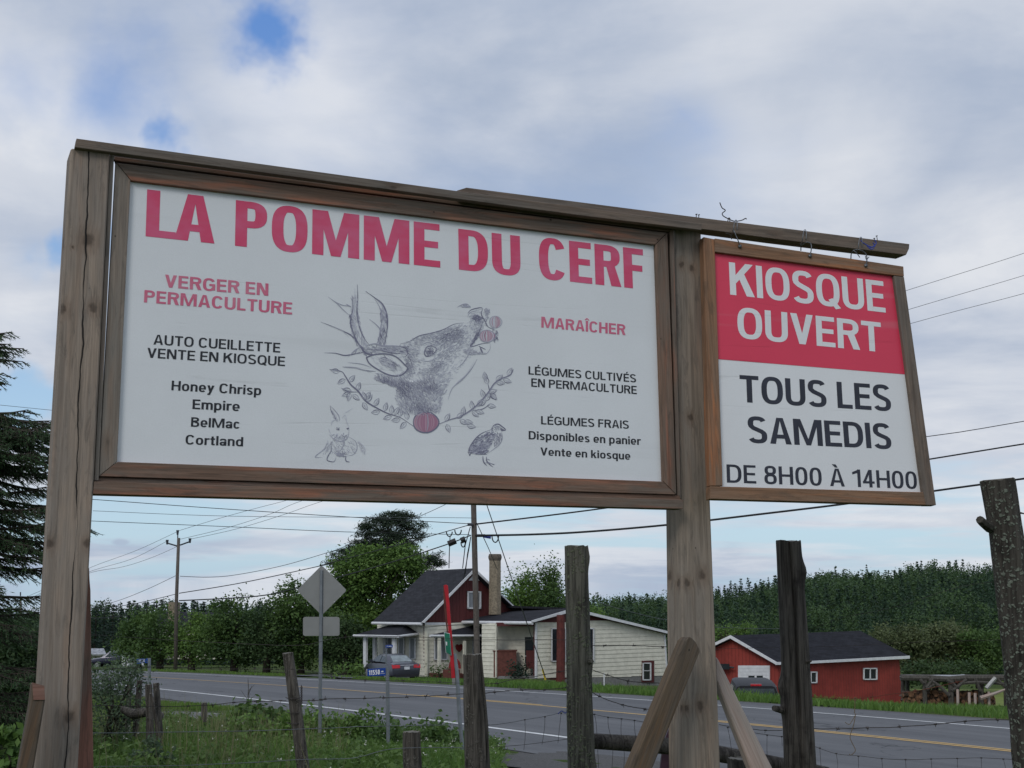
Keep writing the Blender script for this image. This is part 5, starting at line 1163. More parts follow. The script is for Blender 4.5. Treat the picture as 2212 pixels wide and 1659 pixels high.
mb = MB(); SS.poly(mb, [c9(752, 1080), c9(752, 650), c9(1996, 600), c9(2031, 1082)], 0, -.2); shed.part('wall', mb, m_redv)
ap = SF.p(*c9(243, 367), .35); er = SF.p(*c9(730, 662), .35); el = SF.p(*c9(-220, 590), .35)
rv = SS.p(*c9(2106, 583), .35); rr = W(*c9(1590, 319), rv.y + (ap.y - er.y))
mb = MB(); slab(mb, [er, rv, rr, ap], .12); shed.part('roof', mb, m_shing2)
mb = MB(); slab(mb, [el, ap, rr, rr + (el - ap)], .12); shed.part('roof', mb, m_shing2)
mb = MB(); SF.poly(mb, [c9(243, 365), c9(243, 398), c9(720, 672), c9(735, 672), c9(735, 650)], .42, .34); shed.part('rake_board', mb, m_trimw)
mb = MB(); SF.poly(mb, [c9(243, 365), c9(243, 398), c9(-225, 620), c9(-225, 592)], .42, .34); shed.part('rake_board', mb, m_trimw)
mb = MB(); SS.poly(mb, [c9(722, 645), c9(722, 673), c9(1090, 658), c9(2106, 608), c9(2108, 578), c9(1100, 632)], .42, .34); shed.part('fascia_board', mb, m_trimw)
mb = MB(); SF.rect(mb, *c9(325, 680), *c9(655, 1010), .05, 0); gd = shed.part('garage_door', mb, m_trimw)
for i in range(7):
    mb = MB(); y0 = 683 + i * 32.5; SF.rect(mb, *c9(338, y0), *c9(648, y0 + 29), .085, .05); shed.part('door_panel', mb, m_trimw, gd)
for x0 in (432, 518):
    mb = MB(); SF.rect(mb, *c9(x0, 785), *c9(x0 + 64, 806), .10, .085); shed.part('pane', mb, m_glassd, gd)
for (x0, y0, x1, y1) in ((1020, 742, 1150, 862), (1627, 704, 1772, 828)):
    a, b = c9(x0, y0), c9(x1, y1); mb = MB(); SS.rect(mb, *a, *b, .04, 0); w_ = shed.part('window', mb, m_glassd)
    fw = 2.4
    for q_ in ((a[0], a[1], b[0], a[1] + fw), (a[0], b[1] - fw, b[0], b[1]), (a[0], a[1], a[0] + fw, b[1]), (b[0] - fw, a[1], b[0], b[1]), ((a[0] + b[0]) / 2 - .8, a[1], (a[0] + b[0]) / 2 + .8, b[1])):
        mb = MB(); SS.rect(mb, *q_, .09, .04); shed.part('frame', mb, m_trimw, w_)
mb = MB(); a = SF.p(*c9(185, 690), .3); mb.box(a, .5, .3, .3); mb.tube([a, a + Vector((.5, -.2, -.05))], .05, 5); shed.part('outside_lamp', mb, m_glassd)
# ------------------------------------------------------------------ firewood shelter and pile
m_oldw = M_log('grey_rough_timber', (.045, .042, .038), (.13, .12, .105)); m_tin = M_plain('rusting_tin', (.38, .39, .41), .5, .5, 3, metal=.5, detail=6)
m_log1 = M_plain('log_bark', (.075, .050, .036), .9, .4, 9); m_log2 = M_plain('log_cut_end', (.19, .10, .055), .85, .35, 9)
YL = 60.0
sh = Thing('firewood_shelter', 'low open pole shelter with sagging sheet metal roof beside the red shed', 'shelter', W(*cw(900, 880), YL))
rt = [(262, 452), (420, 450), (600, 458), (780, 452), (960, 455), (1100, 448), (1300, 455), (1450, 458), (1660, 470)]
for i in range(len(rt) - 1):
    (x0, y0), (x1, y1) = rt[i], rt[i + 1]
    a, b = W(*cw(x0 - 4, y0 + 14 + 6 * (i % 2)), YL), W(*cw(x1 + 6, y1 + 16 + 5 * (i % 3)), YL); c_, d_ = W(*cw(x1 + 2, y1 - 3), YL + 3.6), W(*cw(x0, y0 - 3), YL + 3.6)
    mb = MB(); slab(mb, [a, b, c_, d_], .04); sh.part('roof_sheet', mb, m_tin if i not in (5, 6, 7) else m_oldw)
def pole(th, name, P_, r_, mat, k=7):
    mb = MB(); mb.tube(P_, r_, k); return th.part(name, mb, mat)
for x, y0, y1, dY, r_ in ((300, 480, 760, 1.5, .09), (358, 490, 690, 3, .10), (585, 490, 850, 0, .10), (925, 500, 900, 0, .13), (1005, 520, 700, 3, .10), (1270, 480, 620, 1.0, .10), (1310, 560, 930, .2, .12), (1640, 475, 890, 0, .11), (740, 500, 660, 3, .08)):
    pole(sh, 'post', [W(*cw(x + (12 if x == 1310 else 0), y1 + 10), YL + dY), W(*cw(x - 6, (y0 + y1) / 2), YL + dY), W(*cw(x, y0), YL + dY)], r_, m_oldw)
for P_ in ([(640, 510), (760, 590), (900, 720)], [(600, 620), (660, 540), (690, 500)], [(600, 640), (700, 575)], [(930, 660), (1010, 600), (1120, 510)], [(1230, 490), (1265, 580), (1300, 660)], [(1060, 560), (1250, 545), (1480, 555), (1640, 575)], [(1500, 490), (1570, 560), (1660, 640)], [(520, 510), (560, 560)], [(870, 520), (940, 560), (990, 610)]):
    pole(sh, 'brace', [W(*cw(*q_), YL - .15) for q_ in P_], .075, m_oldw, 6)
pole(sh, 'beam', [W(*cw(265, 490), YL), W(*cw(600, 492), YL), W(*cw(900, 508), YL), W(*cw(1100, 492), YL), W(*cw(1340, 490), YL), W(*cw(1660, 488), YL)], .13, m_oldw)
pole(sh, 'beam', [W(*cw(265, 478), YL + 3.2), W(*cw(900, 484), YL + 3.2), W(*cw(1660, 482), YL + 3.2)], .12, m_oldw)
single('loose_board', (lambda m: (m.tube([W(*cw(1378, 625), YL - .4), W(*cw(1498, 490), YL - .4)], .09, 4), m)[1])(MB()), M_plain('pale_board', (.42, .42, .40), .8), 'pale loose board leaning under the right end of the wood shelter', 'board', W(*cw(1378, 625), YL))
pile = Thing('firewood_pile', 'long jumbled pile of split firewood under the open shelter', 'firewood', W(*cw(900, 900), YL + .5))
lm = []
rl = random.Random(4)
for v_ in range(6):
    mb = MB(); k = rl.choice((3, 4, 5, 7)); L_ = .42; r_ = .12 * rl.uniform(.8, 1.15)
    ring = [(r_ * math.cos(2 * math.pi * i / k + rl.uniform(-.2, .2)), r_ * math.sin(2 * math.pi * i / k + rl.uniform(-.2, .2))) for i in range(k)]
    mb.prism([Vector((a, -L_ / 2, b)) for a, b in ring], [Vector((a, L_ / 2, b)) for a, b in ring])
    mb.mi = [1, 1] + [0] * k
    me_o = mesh_obj('log', mb, [m_log1, m_log2]); lm.append(me_o.data); bpy.data.objects.remove(me_o)
def pile_top(x): return np.interp(x, [300, 420, 560, 700, 760, 900, 1040, 1150, 1240, 1340, 1430], [700, 672, 690, 650, 655, 700, 690, 680, 665, 680, 690])
def pile_bot(x): return np.interp(x, [300, 450, 600, 780, 900, 1430], [770, 800, 830, 870, 905, 945])
nlog = 0
for row in range(30):
    for col_ in range(30):
        x = 305 + col_ * 38 + (row % 2) * 19 + rl.uniform(-5, 5); y = pile_bot(x) - row * 21 + rl.uniform(-5, 5)
        if x > 1430 or y < pile_top(x) or nlog >= 290: continue
        ob = bpy.data.objects.new('log', rl.choice(lm)); COL.objects.link(ob); ob.parent = pile.e
        ob.location = W(*cw(x, y), YL + .6 + rl.uniform(-.12, .2)) - pile.o; ob.rotation_euler = (rl.uniform(-.3, .3), rl.uniform(0, 6.28), rl.uniform(-.5, .5) + (1.4 if rl.random() < .25 else 0)); nlog += 1
for i, (x, y0, y1) in enumerate(((1005, 640, 960), (1155, 680, 945), (1232, 690, 975), (1410, 670, 985))):
    mb = MB(); mb.tube([W(*cw(x + 6, y1), YL - .5), W(*cw(x, y0), YL - .3)], .06, 6)
    single('stake', mb, m_bracel, ('leftmost of the four upright stakes in front of the firewood', 'second stake from the left in front of the firewood', 'third stake from the left, crooked, in front of the firewood', 'rightmost stake holding the right end of the firewood pile')[i], 'stake', W(*cw(x + 6, y1), YL - .5), 'stakes before the firewood')
mb = MB(); mb.tube([W(*cw(1300, 752), YL - .6), W(*cw(1480, 695), YL - .6), W(*cw(1650, 630), YL - .6)], [.10, .07, .04], 6); single('dead_branch', mb, m_bracel, 'bare pale branch sticking out of the right end of the firewood', 'branch', W(*cw(1300, 752), YL - .6))
# ------------------------------------------------------------------ far left: hut, white house among the trees
hut = Thing('hut', 'small cream hut with a light metal roof beyond the road at the far left', 'hut', W(*cgL(380, 720), 150))
HP = VP(*cgL(505, 700), 156, -.98, .2)
mb = MB(); HP.poly(mb, [cgL(505, 710), cgL(505, 572), cgL(-60, 572), cgL(-60, 710)], 0, -2); hut.part('wall', mb, m_sid)
mb = MB(); slab(mb, [W(*cgL(-80, 578), 155), W(*cgL(545, 570), 155), W(*cgL(495, 450), 158), W(*cgL(-60, 455), 158)], .15); hut.part('roof', mb, m_tin)
fh = Thing('farmhouse', 'white farmhouse mostly hidden by the row of trees on the left', 'house', W(440, 1435, 135))
FP = VP(*cgL(1900, 800), 135, -1, .12)
mb = MB(); FP.poly(mb, [(470, 1424), (470, 1350), (330, 1350), (330, 1424)], 0, -6); fh.part('wall', mb, m_sid)
mb = MB(); slab(mb, [W(322, 1352, 134), W(530, 1352, 134), W(515, 1322, 139), W(345, 1322, 139)], .2); fh.part('roof', mb, m_shing2)
mb = MB(); slab(mb, [W(255, 1396, 131), W(345, 1396, 131), W(345, 1386, 135), W(258, 1386, 135)], .2); fh.part('porch_roof', mb, m_shing2)
for gx in (893, 912, 1000, 1150, 1300):
    x_, _ = cgL(gx, 0); mb = MB(); mb.tube([W(x_, 1440, 131), W(x_, 1396, 131)], .14, 6); fh.part('porch_post', mb, m_trimw)
mb = MB(); q_ = W(376, 1322, 136); mb.box(q_, .95, .95, 1.9, along=2); fh.part('chimney', mb, m_chim)
for x0 in (350, 405, 460):
    mb = MB(); FP.rect(mb, x0, 1378, x0 + 18, 1410, .06, 0); fh.part('window', mb, m_glassd)
# ------------------------------------------------------------------ vehicles
def M_car(name, col, rough=.28):
    m, n, p = newmat(name); p.inputs['Base Color'].default_value = tuple(col) + (1,); p.inputs['Roughness'].default_value = rough; p.inputs['Metallic'].default_value = .35 if rough < .5 else 0; p.inputs['Coat Weight'].default_value = .35 if rough < .5 else 0; p.inputs['Coat Roughness'].default_value = .08; return m
m_cgrey = M_car('dark_grey_car_paint', (.062, .066, .088)); m_cblack = M_car('black_car_paint', (.008, .008, .013), .6); m_cglass = M_plain('car_glass', (.045, .06, .066), .10, .3, 3, spec=.5)
m_tyre = M_plain('tyre_rubber', (.012, .012, .012), .85); m_rim = M_plain('alloy_rim', (.42, .42, .43), .35, metal=.7); m_tail = M_plain('red_tail_light', (.50, .02, .03), .25, .1); m_plate = M_plain('licence_plate', (.62, .64, .68), .5); m_bump = M_plain('dark_bumper', (.018, .018, .022), .5); m_chrome = M_plain('chrome_strip', (.55, .55, .56), .2, metal=.9)
def loft(secs):
    """secs: list of rings (lists of Vector) joined into a closed body"""
    mb = MB(); k = len(secs[0]); vs = [q_ for r_ in secs for q_ in r_]
    fs = [(i * k + j, i * k + (j + 1) % k, (i + 1) * k + (j + 1) % k, (i + 1) * k + j) for i in range(len(secs) - 1) for j in range(k)] + [tuple(range(k - 1, -1, -1)), tuple((len(secs) - 1) * k + j for j in range(k))]
    mb.add(vs, fs, [(q_.x, q_.z) for q_ in vs]); return mb
def car_ring(x, zl, zt, hw, hwt, zs=None):
    zs = zs if zs is not None else zl + (zt - zl) * .55
    return [Vector((x, y, z)) for y, z in ((-hw * .80, zl), (-hw * .97, zl + .10), (-hw, zs), (-hwt, zt - .05), (-hwt * .82, zt), (hwt * .82, zt), (hwt, zt - .05), (hw, zs), (hw * .97, zl + .10), (hw * .80, zl))]
def place_car(name, label, cat, loc, yaw, parts):
    th = Thing(name, label, cat, loc); m = Matrix.Rotation(yaw, 3, 'Z')
    for nm, mb, mat, sub in parts:
        mb.v = [tuple(m @ Vector(v) + th.o) for v in mb.v]
        ob = th.part(nm, mb, mat, smooth=nm in ('body', 'cabin'))
        if nm in ('body', 'cabin'):
            ob.modifiers.new('edge', 'EDGE_SPLIT').split_angle = R(38)
        for snm, smb, smat in sub:
            smb.v = [tuple(m @ Vector(v) + th.o) for v in smb.v]; th.part(snm, smb, smat, ob)
    return th
def wheel(x, y, r_=.32):
    mb = MB(); s_ = 1 if y > 0 else -1; mb.tube([(x, y - .10, r_), (x, y + .10, r_)], r_, 18)
    rim = MB(); rim.tube([(x, y + s_ * .085, r_), (x, y + s_ * .115, r_)], r_ * .64, 14)
    for i in range(5): a = 2 * math.pi * i / 5; rim.box((x + math.cos(a) * r_ * .36, y + s_ * .12, r_ + math.sin(a) * r_ * .36), r_ * .55, .02, .05, Matrix.Rotation(-a, 3, 'Y'))
    return ('wheel', mb, m_tyre, [('rim', rim, m_rim)])
def bxmb(*a): mb = MB(); mb.box(*a); return mb
m_reflglass = M_plain('painted_reflection_glass', (.20, .24, .25), .15, .25, 4, spec=.8)  # pale base colour paints in the bright reflection on the glass
# sedan: x forward, y left
secs = [car_ring(-2.25, .42, .80, .70, .66), car_ring(-2.18, .26, .98, .84, .78), car_ring(-1.75, .22, 1.05, .89, .80), car_ring(-.9, .20, .98, .90, .82), car_ring(.6, .20, .95, .90, .83), car_ring(1.3, .20, .90, .89, .80), car_ring(1.95, .22, .78, .85, .72), car_ring(2.25, .34, .62, .70, .60)]
body = loft(secs)
cab = loft([car_ring(-1.70, .95, 1.00, .76, .68, .97), car_ring(-.95, .93, 1.36, .80, .60, 1.0), car_ring(-.35, .92, 1.44, .81, .58, 1.0), car_ring(.25, .92, 1.41, .81, .58, 1.0), car_ring(1.25, .90, .95, .76, .66, .93)])
def quad(p4, t_=.012):
    mb = MB(); p4 = [Vector(q_) for q_ in p4]; n_ = (p4[1] - p4[0]).cross(p4[3] - p4[0]).normalized() * t_; mb.prism([q_ + n_ for q_ in p4], [q_ - n_ for q_ in p4]); return mb
parts = [('body', body, m_cgrey, []), ('cabin', cab, m_cgrey, []),
    ('rear_window', quad([(-1.66, -.58, 1.04), (-1.66, .58, 1.04), (-1.02, .48, 1.34), (-1.02, -.48, 1.34)], .03), m_reflglass, []),
    ('windscreen', quad([(1.18, -.60, .98), (1.18, .60, .98), (.38, .48, 1.38), (.38, -.48, 1.38)], .03), m_cglass, [])]
for s_ in (-1, 1):
    parts += [('side_window', quad([(-1.15, s_ * .80, 1.0), (-.38, s_ * .812, 1.0), (-.38, s_ * .64, 1.35), (-.85, s_ * .66, 1.30)], .02), m_cglass, []), ('side_window', quad([(-.30, s_ * .812, 1.0), (.85, s_ * .79, .98), (.25, s_ * .64, 1.34), (-.30, s_ * .64, 1.36)], .02), m_cglass, []),
        wheel(-1.35, s_ * .80), wheel(1.35, s_ * .80), ('tail_light', quad([(-2.22, s_ * .84, .72), (-2.27, s_ * .42, .74), (-2.24, s_ * .42, .90), (-2.12, s_ * .86, .92)], .03), m_tail, []), ('mirror', bxmb((.75, s_ * .95, 1.02), .15, .2, .12), m_cgrey, [])]
parts += [('licence_plate', quad([(-2.285, -.16, .66), (-2.285, .16, .66), (-2.275, .16, .82), (-2.275, -.16, .82)], .01), m_plate, []), ('chrome_strip', quad([(-2.27, -.40, .88), (-2.27, .40, .88), (-2.26, .40, .91), (-2.26, -.40, .91)], .01), m_chrome, []), ('bumper', bxmb((-2.16, 0, .33), .3, 1.45, .16), m_bump, [])]
pc = W(*c5(560, 1318), 80.5); pc.z = min(pc.z, zr1(pc.x, pc.y) + .05)
place_car('parked_sedan', 'dark grey sedan parked facing away beside the porch of the cream house', 'car', W(844, 1467, 79.5), math.atan2(.88, -.47), parts)
# pickup with a cap, seen from behind
secs = [car_ring(-2.8, .5, 1.12, .92, .90), car_ring(-2.75, .42, 1.15, .97, .94), car_ring(-.6, .42, 1.15, .97, .94), car_ring(1.3, .42, 1.15, .97, .92), car_ring(2.5, .42, 1.08, .95, .88), car_ring(2.75, .5, .95, .85, .8)]
body = loft(secs)
cab = loft([car_ring(-2.78, 1.1, 1.72, .93, .74, 1.14), car_ring(-2.4, 1.1, 1.80, .94, .78, 1.14), car_ring(-.5, 1.1, 1.84, .94, .78, 1.14), car_ring(.6, 1.1, 1.82, .92, .74, 1.14), car_ring(1.4, 1.08, 1.14, .88, .8, 1.1)])
parts = [('body', body, m_cblack, []), ('cabin', cab, m_cblack, []), ('rear_window', quad([(-2.83, -.80, 1.18), (-2.83, .80, 1.18), (-2.80, .68, 1.62), (-2.80, -.68, 1.62)], .02), m_cglass, []), ('brake_light', bxmb((-2.72, 0, 1.745), .12, .42, .09), m_tail, []), ('bumper', bxmb((-2.85, 0, .56), .2, 1.9, .22), m_chrome, []),]
for s_ in (-1, 1): parts += [wheel(-1.7, s_ * .86, .38), wheel(1.7, s_ * .86, .38), ('tail_light', bxmb((-2.80, s_ * .86, .95), .08, .16, .34), m_tail, []), ('side_window', quad([(-2.2, s_ * .93, 1.22), (-.7, s_ * .93, 1.22), (-.7, s_ * .82, 1.66), (-2.2, s_ * .82, 1.66)], .02), m_cglass, [])]
a = W(*c9(462, 958), 57.5); z0 = W(*c9(462, 806), 57.5).z - 1.85
place_car('parked_pickup', 'black pickup with a cap seen from behind in front of the white garage door', 'pickup', (a.x, a.y, z0), math.atan2(1, .10), parts)
# pickup far left, side on
m_cnavy = M_car('navy_car_paint', (.022, .024, .050), .25)
secs = [car_ring(-2.9, .55, 1.10, .9, .9), car_ring(-2.8, .45, 1.14, .97, .94), car_ring(-.9, .45, 1.14, .97, .94), car_ring(1.2, .45, 1.14, .97, .92), car_ring(2.5, .45, 1.02, .93, .85), car_ring(2.85, .55, .85, .8, .75)]
body = loft(secs); cab = loft([car_ring(-.85, 1.1, 1.75, .92, .76, 1.14), car_ring(-.6, 1.1, 1.84, .92, .76, 1.14), car_ring(.5, 1.1, 1.82, .92, .76, 1.14), car_ring(1.5, 1.08, 1.14, .9, .8, 1.1)])
parts = [('body', body, m_cnavy, []), ('cabin', cab, m_cnavy, []), ('windscreen', quad([(1.45, -.7, 1.16), (1.45, .7, 1.16), (.6, .62, 1.78), (.6, -.62, 1.78)], .03), m_reflglass, [])]
for s_ in (-1, 1): parts += [wheel(-1.8, s_ * .86, .38), wheel(1.8, s_ * .86, .38), ('side_window', quad([(-.6, s_ * .90, 1.2), (1.0, s_ * .90, 1.2), (.5, s_ * .80, 1.7), (-.6, s_ * .80, 1.72)], .02), m_cglass, [])]
a = W(250, 1443, 150)
place_car('parked_pickup', 'black pickup parked side on by the cream hut at the far left', 'pickup', (a.x, a.y, a.z), math.atan2(-.1, -1), parts)
# ------------------------------------------------------------------ trees
m_trunk = M_log('tree_bark', (.030, .026, .022), (.075, .062, .05))
m_lf = {k: M_leaf('foliage_' + k, a, b, .22, .5) for k, a, b in (('mid', (0.030, 0.066, 0.024), (0.117, 0.194, 0.052)), ('deep', (0.021, 0.047, 0.022), (0.077, 0.126, 0.046)), ('fresh', (0.048, 0.103, 0.028), (0.160, 0.260, 0.059)),
    ('dark', (0.014, 0.031, 0.024), (0.041, 0.071, 0.048)), ('pine', (0.016, 0.032, 0.022), (0.061, 0.086, 0.052)), ('silver', (.050, .085, .048), (.130, .180, .105)), ('olive', (0.059, 0.083, 0.036), (0.143, 0.172, 0.077)))}
def clumps(rng, blobs, per):
    C = []
    for cx, cy, cz, rx, ry, rz, n_ in blobs:
        v = rng.normal(size=(n_, 3)); v /= np.linalg.norm(v, axis=1)[:, None]; r_ = rng.uniform(.35, 1.05, n_)[:, None] ** .6
        C.append(np.array([cx, cy, cz]) + v * r_ * np.array([rx, ry, rz]))
    return np.concatenate(C)
def tree(name, label, base, blobs, leaf, mat, per=60, spread=.38, trunk_r=.18, seed=0, group=None, trunk_top=None, cat='tree', flat=.8, limbs=True, aspect=.55):
    """blobs in metres relative to base: (x, y, z, rx, ry, rz, clump count)"""
    rg = np.random.default_rng(seed); th = Thing(name, label, cat, base, group); B = np.array(th.o)
    C = clumps(rg, blobs, per); sz = rg.uniform(.6, 1.4, len(C))
    P_ = (C[:, None, :] + rg.normal(size=(len(C), per, 3)) * (spread * sz)[:, None, None] * np.array([1, 1, flat])).reshape(-1, 3) + B
    V_, F_ = leaves(rg, P_, leaf, aspect)
    ob = np_mesh('crown', V_, F_, mat, th.e, B); ob['kind'] = 'stuff'
    mb = MB(); tt = trunk_top if trunk_top is not None else max(b[2] for b in blobs) * .8
    top = Vector((blobs[0][0] * .5, 0, tt)); o = th.o
    mb.tube([o - Vector((0, 0, .4)), o + top * .35 + Vector((rg.uniform(-.1, .1), 0, 0)), o + top * .7, o + top], [trunk_r * 1.2, trunk_r * .9, trunk_r * .6, trunk_r * .2], 8)
    th.part('trunk', mb, m_trunk, smooth=True)
    if limbs:
        mb = MB()
        for i in rg.choice(len(C), min(len(C), 14), replace=False):
            q_ = Vector(C[i]); s_ = top * rg.uniform(.25, .7); m_ = s_.lerp(q_, .5) + Vector((0, 0, .15 * q_.length * .3))
            mb.tube([o + s_, o + m_, o + q_], [trunk_r * .45, trunk_r * .3, trunk_r * .08], 5)
        th.part('limb', mb, m_trunk).__setitem__('kind', 'stuff')
    return th
rt_ = random.Random(8)
def px_tree(label, bx, by, Y, tops, leaf=.105, mat='mid', per=95, seed=1, **kw):
    """tops: crown lobes as survey (x, y, radius x, radius y) at depth Y"""
    base = W(bx, by, Y); u = Y / F; bl = []
    for x, y, rx, ry in tops:
        c_ = W(x, y, Y) - base; rxx, ryy = rx * u, ry * u
        bl.append((c_.x, rt_.uniform(-.4, .4) * rxx, c_.z, rxx, rxx * .85, ryy, max(6, int(15 * rxx * ryy))))
    return tree('tree', label, base, bl, leaf, m_lf[mat], per, .34, .017 * Y / 8 + .05, seed, 'trees behind the road', **kw)
# row of round trees left of the house
G_ = 'trees'
px_tree('leftmost round green tree of the row across the road', 300, 1446, 98, [(300, 1370, 42, 46), (275, 1395, 30, 36), (330, 1395, 32, 34)], seed=2)
px_tree('broad green tree just left of the middle utility pole', 345, 1448, 96, [(345, 1360, 46, 42), (325, 1400, 36, 26), (372, 1395, 26, 30)], seed=3)
px_tree('green tree just right of the middle utility pole', 415, 1449, 95, [(415, 1368, 42, 44), (440, 1395, 36, 34), (395, 1402, 30, 26)], mat='fresh', seed=4)
px_tree('tall dark green tree with a blunt top between the middle pole and diamond sign', 505, 1450, 93, [(505, 1335, 52, 50), (480, 1385, 48, 42), (535, 1380, 44, 44), (500, 1415, 50, 22)], seed=5)
px_tree('bushy tree with purplish shade directly left of the diamond sign', 575, 1451, 92, [(578, 1350, 46, 48), (610, 1380, 42, 48), (560, 1400, 44, 36)], mat='deep', seed=6)
px_tree('high broad tree behind the diamond sign', 650, 1452, 92, [(655, 1310, 58, 56), (620, 1350, 44, 48), (690, 1360, 52, 56), (650, 1405, 60, 36)], mat='mid', seed=7)
px_tree('large fresh green tree rising over the left end of the house roof', 760, 1450, 96, [(790, 1235, 72, 50), (860, 1215, 56, 36), (735, 1290, 62, 52), (805, 1300, 66, 46), (765, 1350, 72, 44), (745, 1400, 60, 36), (880, 1255, 42, 34)], mat='fresh', leaf=.12, per=110, seed=8)
px_tree('shaded low tree behind the porch of the house', 745, 1455, 90, [(745, 1380, 48, 40), (775, 1410, 34, 36), (720, 1405, 34, 34)], mat='deep', seed=9)
# pine standing above them
def pine(label, bx, by, Y, pads, seed):
    base = W(bx, by, Y); rg = np.random.default_rng(seed); th = Thing('pine_tree', label, 'pine tree', base); B = np.array(th.o); u = Y / F; P_ = []
    mb = MB()
    for x, y, rx, ry in pads:
        c_ = np.array(W(x, y, Y)); n_ = max(6, int(rx * ry / 21))
        v = rg.normal(size=(n_, 3)); v /= np.linalg.norm(v, axis=1)[:, None]; cc = c_ + v * rg.uniform(.3, 1.25, n_)[:, None] * np.array([rx, rx * .8, ry]) * u
        P_.append((cc[:, None, :] + rg.normal(size=(n_, 70, 3)) * np.array([.25, .25, .11])).reshape(-1, 3))
        tz = W(bx + 12, y + ry * .8 + 6, Y); mb.tube([Vector((W(bx + 4, y, Y).x, base.y, tz.z)), Vector((c_[0], c_[1], c_[2] - .1))], [.09, .03], 5)
    V_, F_ = leaves(rg, np.concatenate(P_), .16, .16, .8); ob = np_mesh('crown', V_, F_, m_lf['pine'], th.e, B); ob['kind'] = 'stuff'
    mb2 = MB(); mb2.tube([th.o, W(bx + 3, (by + pads[0][1]) / 2, Y), W(bx, pads[0][1] + 4, Y)], [.34, .24, .06], 8); th.part('trunk', mb2, m_trunk); th.part('limb', mb, m_trunk).__setitem__('kind', 'stuff')
pine('tall dark pine with flat pads of needles rising above the house and trees', 838, 1450, 104, [(850, 1112, 24, 10), (875, 1120, 20, 10), (820, 1118, 20, 10), (848, 1130, 48, 12), (800, 1137, 26, 12), (895, 1138, 20, 12), (845, 1150, 58, 12), (790, 1158, 20, 10), (900, 1158, 16, 10), (850, 1170, 44, 12), (790, 1180, 26, 10), (760, 1188, 24, 9), (735, 1200, 18, 9), (775, 1200, 34, 13), (800, 1178, 34, 12), (838, 1190, 46, 15), (860, 1205, 50, 16), (740, 1222, 30, 12), (880, 1180, 24, 10), (815, 1205, 50, 12), (930, 1205, 24, 9), (945, 1215, 14, 8), (915, 1222, 22, 8), (760, 1215, 34, 10), (725, 1215, 12, 6)], 21)
# trees behind the chimney and the wing
px_tree('tree with upright leafy shoots directly right of the chimney', 1130, 1400, 112, [(1125, 1290, 32, 50), (1105, 1320, 28, 40), (1150, 1300, 26, 44)], mat='fresh', seed=12, flat=1.8)
px_tree('tree with the tallest upright shoots behind the flat wing roof', 1185, 1400, 112, [(1178, 1275, 22, 50), (1190, 1320, 38, 44), (1160, 1330, 34, 36), (1195, 1260, 14, 34)], mat='mid', seed=13, flat=1.8)
px_tree('low yellowish green tree behind the mossy fence post', 1245, 1400, 115, [(1235, 1320, 36, 38), (1270, 1340, 34, 26)], mat='fresh', seed=14)
px_tree('small pale green sapling behind the apex of the red shed', 1578, 1420, 120, [(1560, 1370, 22, 12), (1600, 1358, 20, 10)], mat='fresh', seed=15)
# olive shrubs right of the shed
def px_shrub(label, bx, by, Y, tops, mat, seed, leaf=.12, per=70, name='bush', dens=18, spread=.3, **kw):
    base = W(bx, by, Y); u = Y / F
    bl = [((W(x, y, Y) - base).x, rt_.uniform(-.3, .3) * rx * u, (W(x, y, Y) - base).z, rx * u, rx * u * .9, ry * u, max(6, int(dens * rx * ry * u * u))) for x, y, rx, ry in tops]
    return tree(name, label, base, bl, leaf, m_lf[mat], per, spread, .05, seed, kw.pop('group', 'bushes'), cat='bush', **kw)
px_shrub('broad olive green bush behind the right end of the red shed', 1940, 1470, 104, [(1930, 1385, 44, 36), (1970, 1400, 50, 44), (1915, 1420, 36, 44)], 'olive', 31, group='bushes beyond the shed')
px_shrub('tallest olive bush, right of the one touching the shed roof', 2040, 1470, 106, [(2035, 1380, 46, 34), (2060, 1400, 50, 46), (2000, 1410, 40, 44)], 'olive', 32, group='bushes beyond the shed')
px_shrub('bush beside the lichen covered fence post at the right', 2125, 1470, 104, [(2110, 1395, 38, 36), (2140, 1405, 36, 42), (2100, 1435, 44, 32)], 'mid', 33, group='bushes beyond the shed')
px_shrub('low dark bush behind the firewood shelter', 2010, 1480, 98, [(1990, 1455, 60, 22), (2070, 1455, 60, 22)], 'deep', 34, group='bushes beyond the shed')
# left background spruces told apart, copies of one
def spruce_mesh(rg, h=9.0, r_=2.2, whorls=20, nb=9, dens=26, leaf=.17, low=.08):
    P_ = []
    for i in range(whorls):
        t = low - .08 + (1.08 - low) * i / (whorls - 1); z = h * (.08 + .90 * t); R_ = r_ * (1 - t) ** .85 + .10
        for j in range(max(4, int(nb * (1 - t * .5)))):
            a = rg.uniform(0, 2 * np.pi); L_ = R_ * rg.uniform(.7, 1.15); k = max(4, int(dens * (1 - t * .7)))
            s_ = rg.uniform(.05, 1, k); P_.append(np.c_[np.cos(a) * L_ * s_ + rg.normal(0, .10, k), np.sin(a) * L_ * s_ + rg.normal(0, .10, k), z - L_ * .28 * s_ + rg.normal(0, .08, k)])
    return leaves(rg, np.concatenate(P_), leaf, .42, .5)
rs_ = np.random.default_rng(40)
V_, F_ = spruce_mesh(rs_); cr = np_mesh('crown', V_, F_, m_lf['dark']); cr['kind'] = 'stuff'
mb = MB(); mb.tube([(0, 0, -.5), (0, 0, 4.5), (0, 0, 9.1)], [.2, .12, .02], 7); tkm = mesh_obj('trunk', mb, m_trunk)
e0 = bpy.data.objects.new('spruce_tree', None); COL.objects.link(e0); cr.parent = e0; tkm.parent = e0
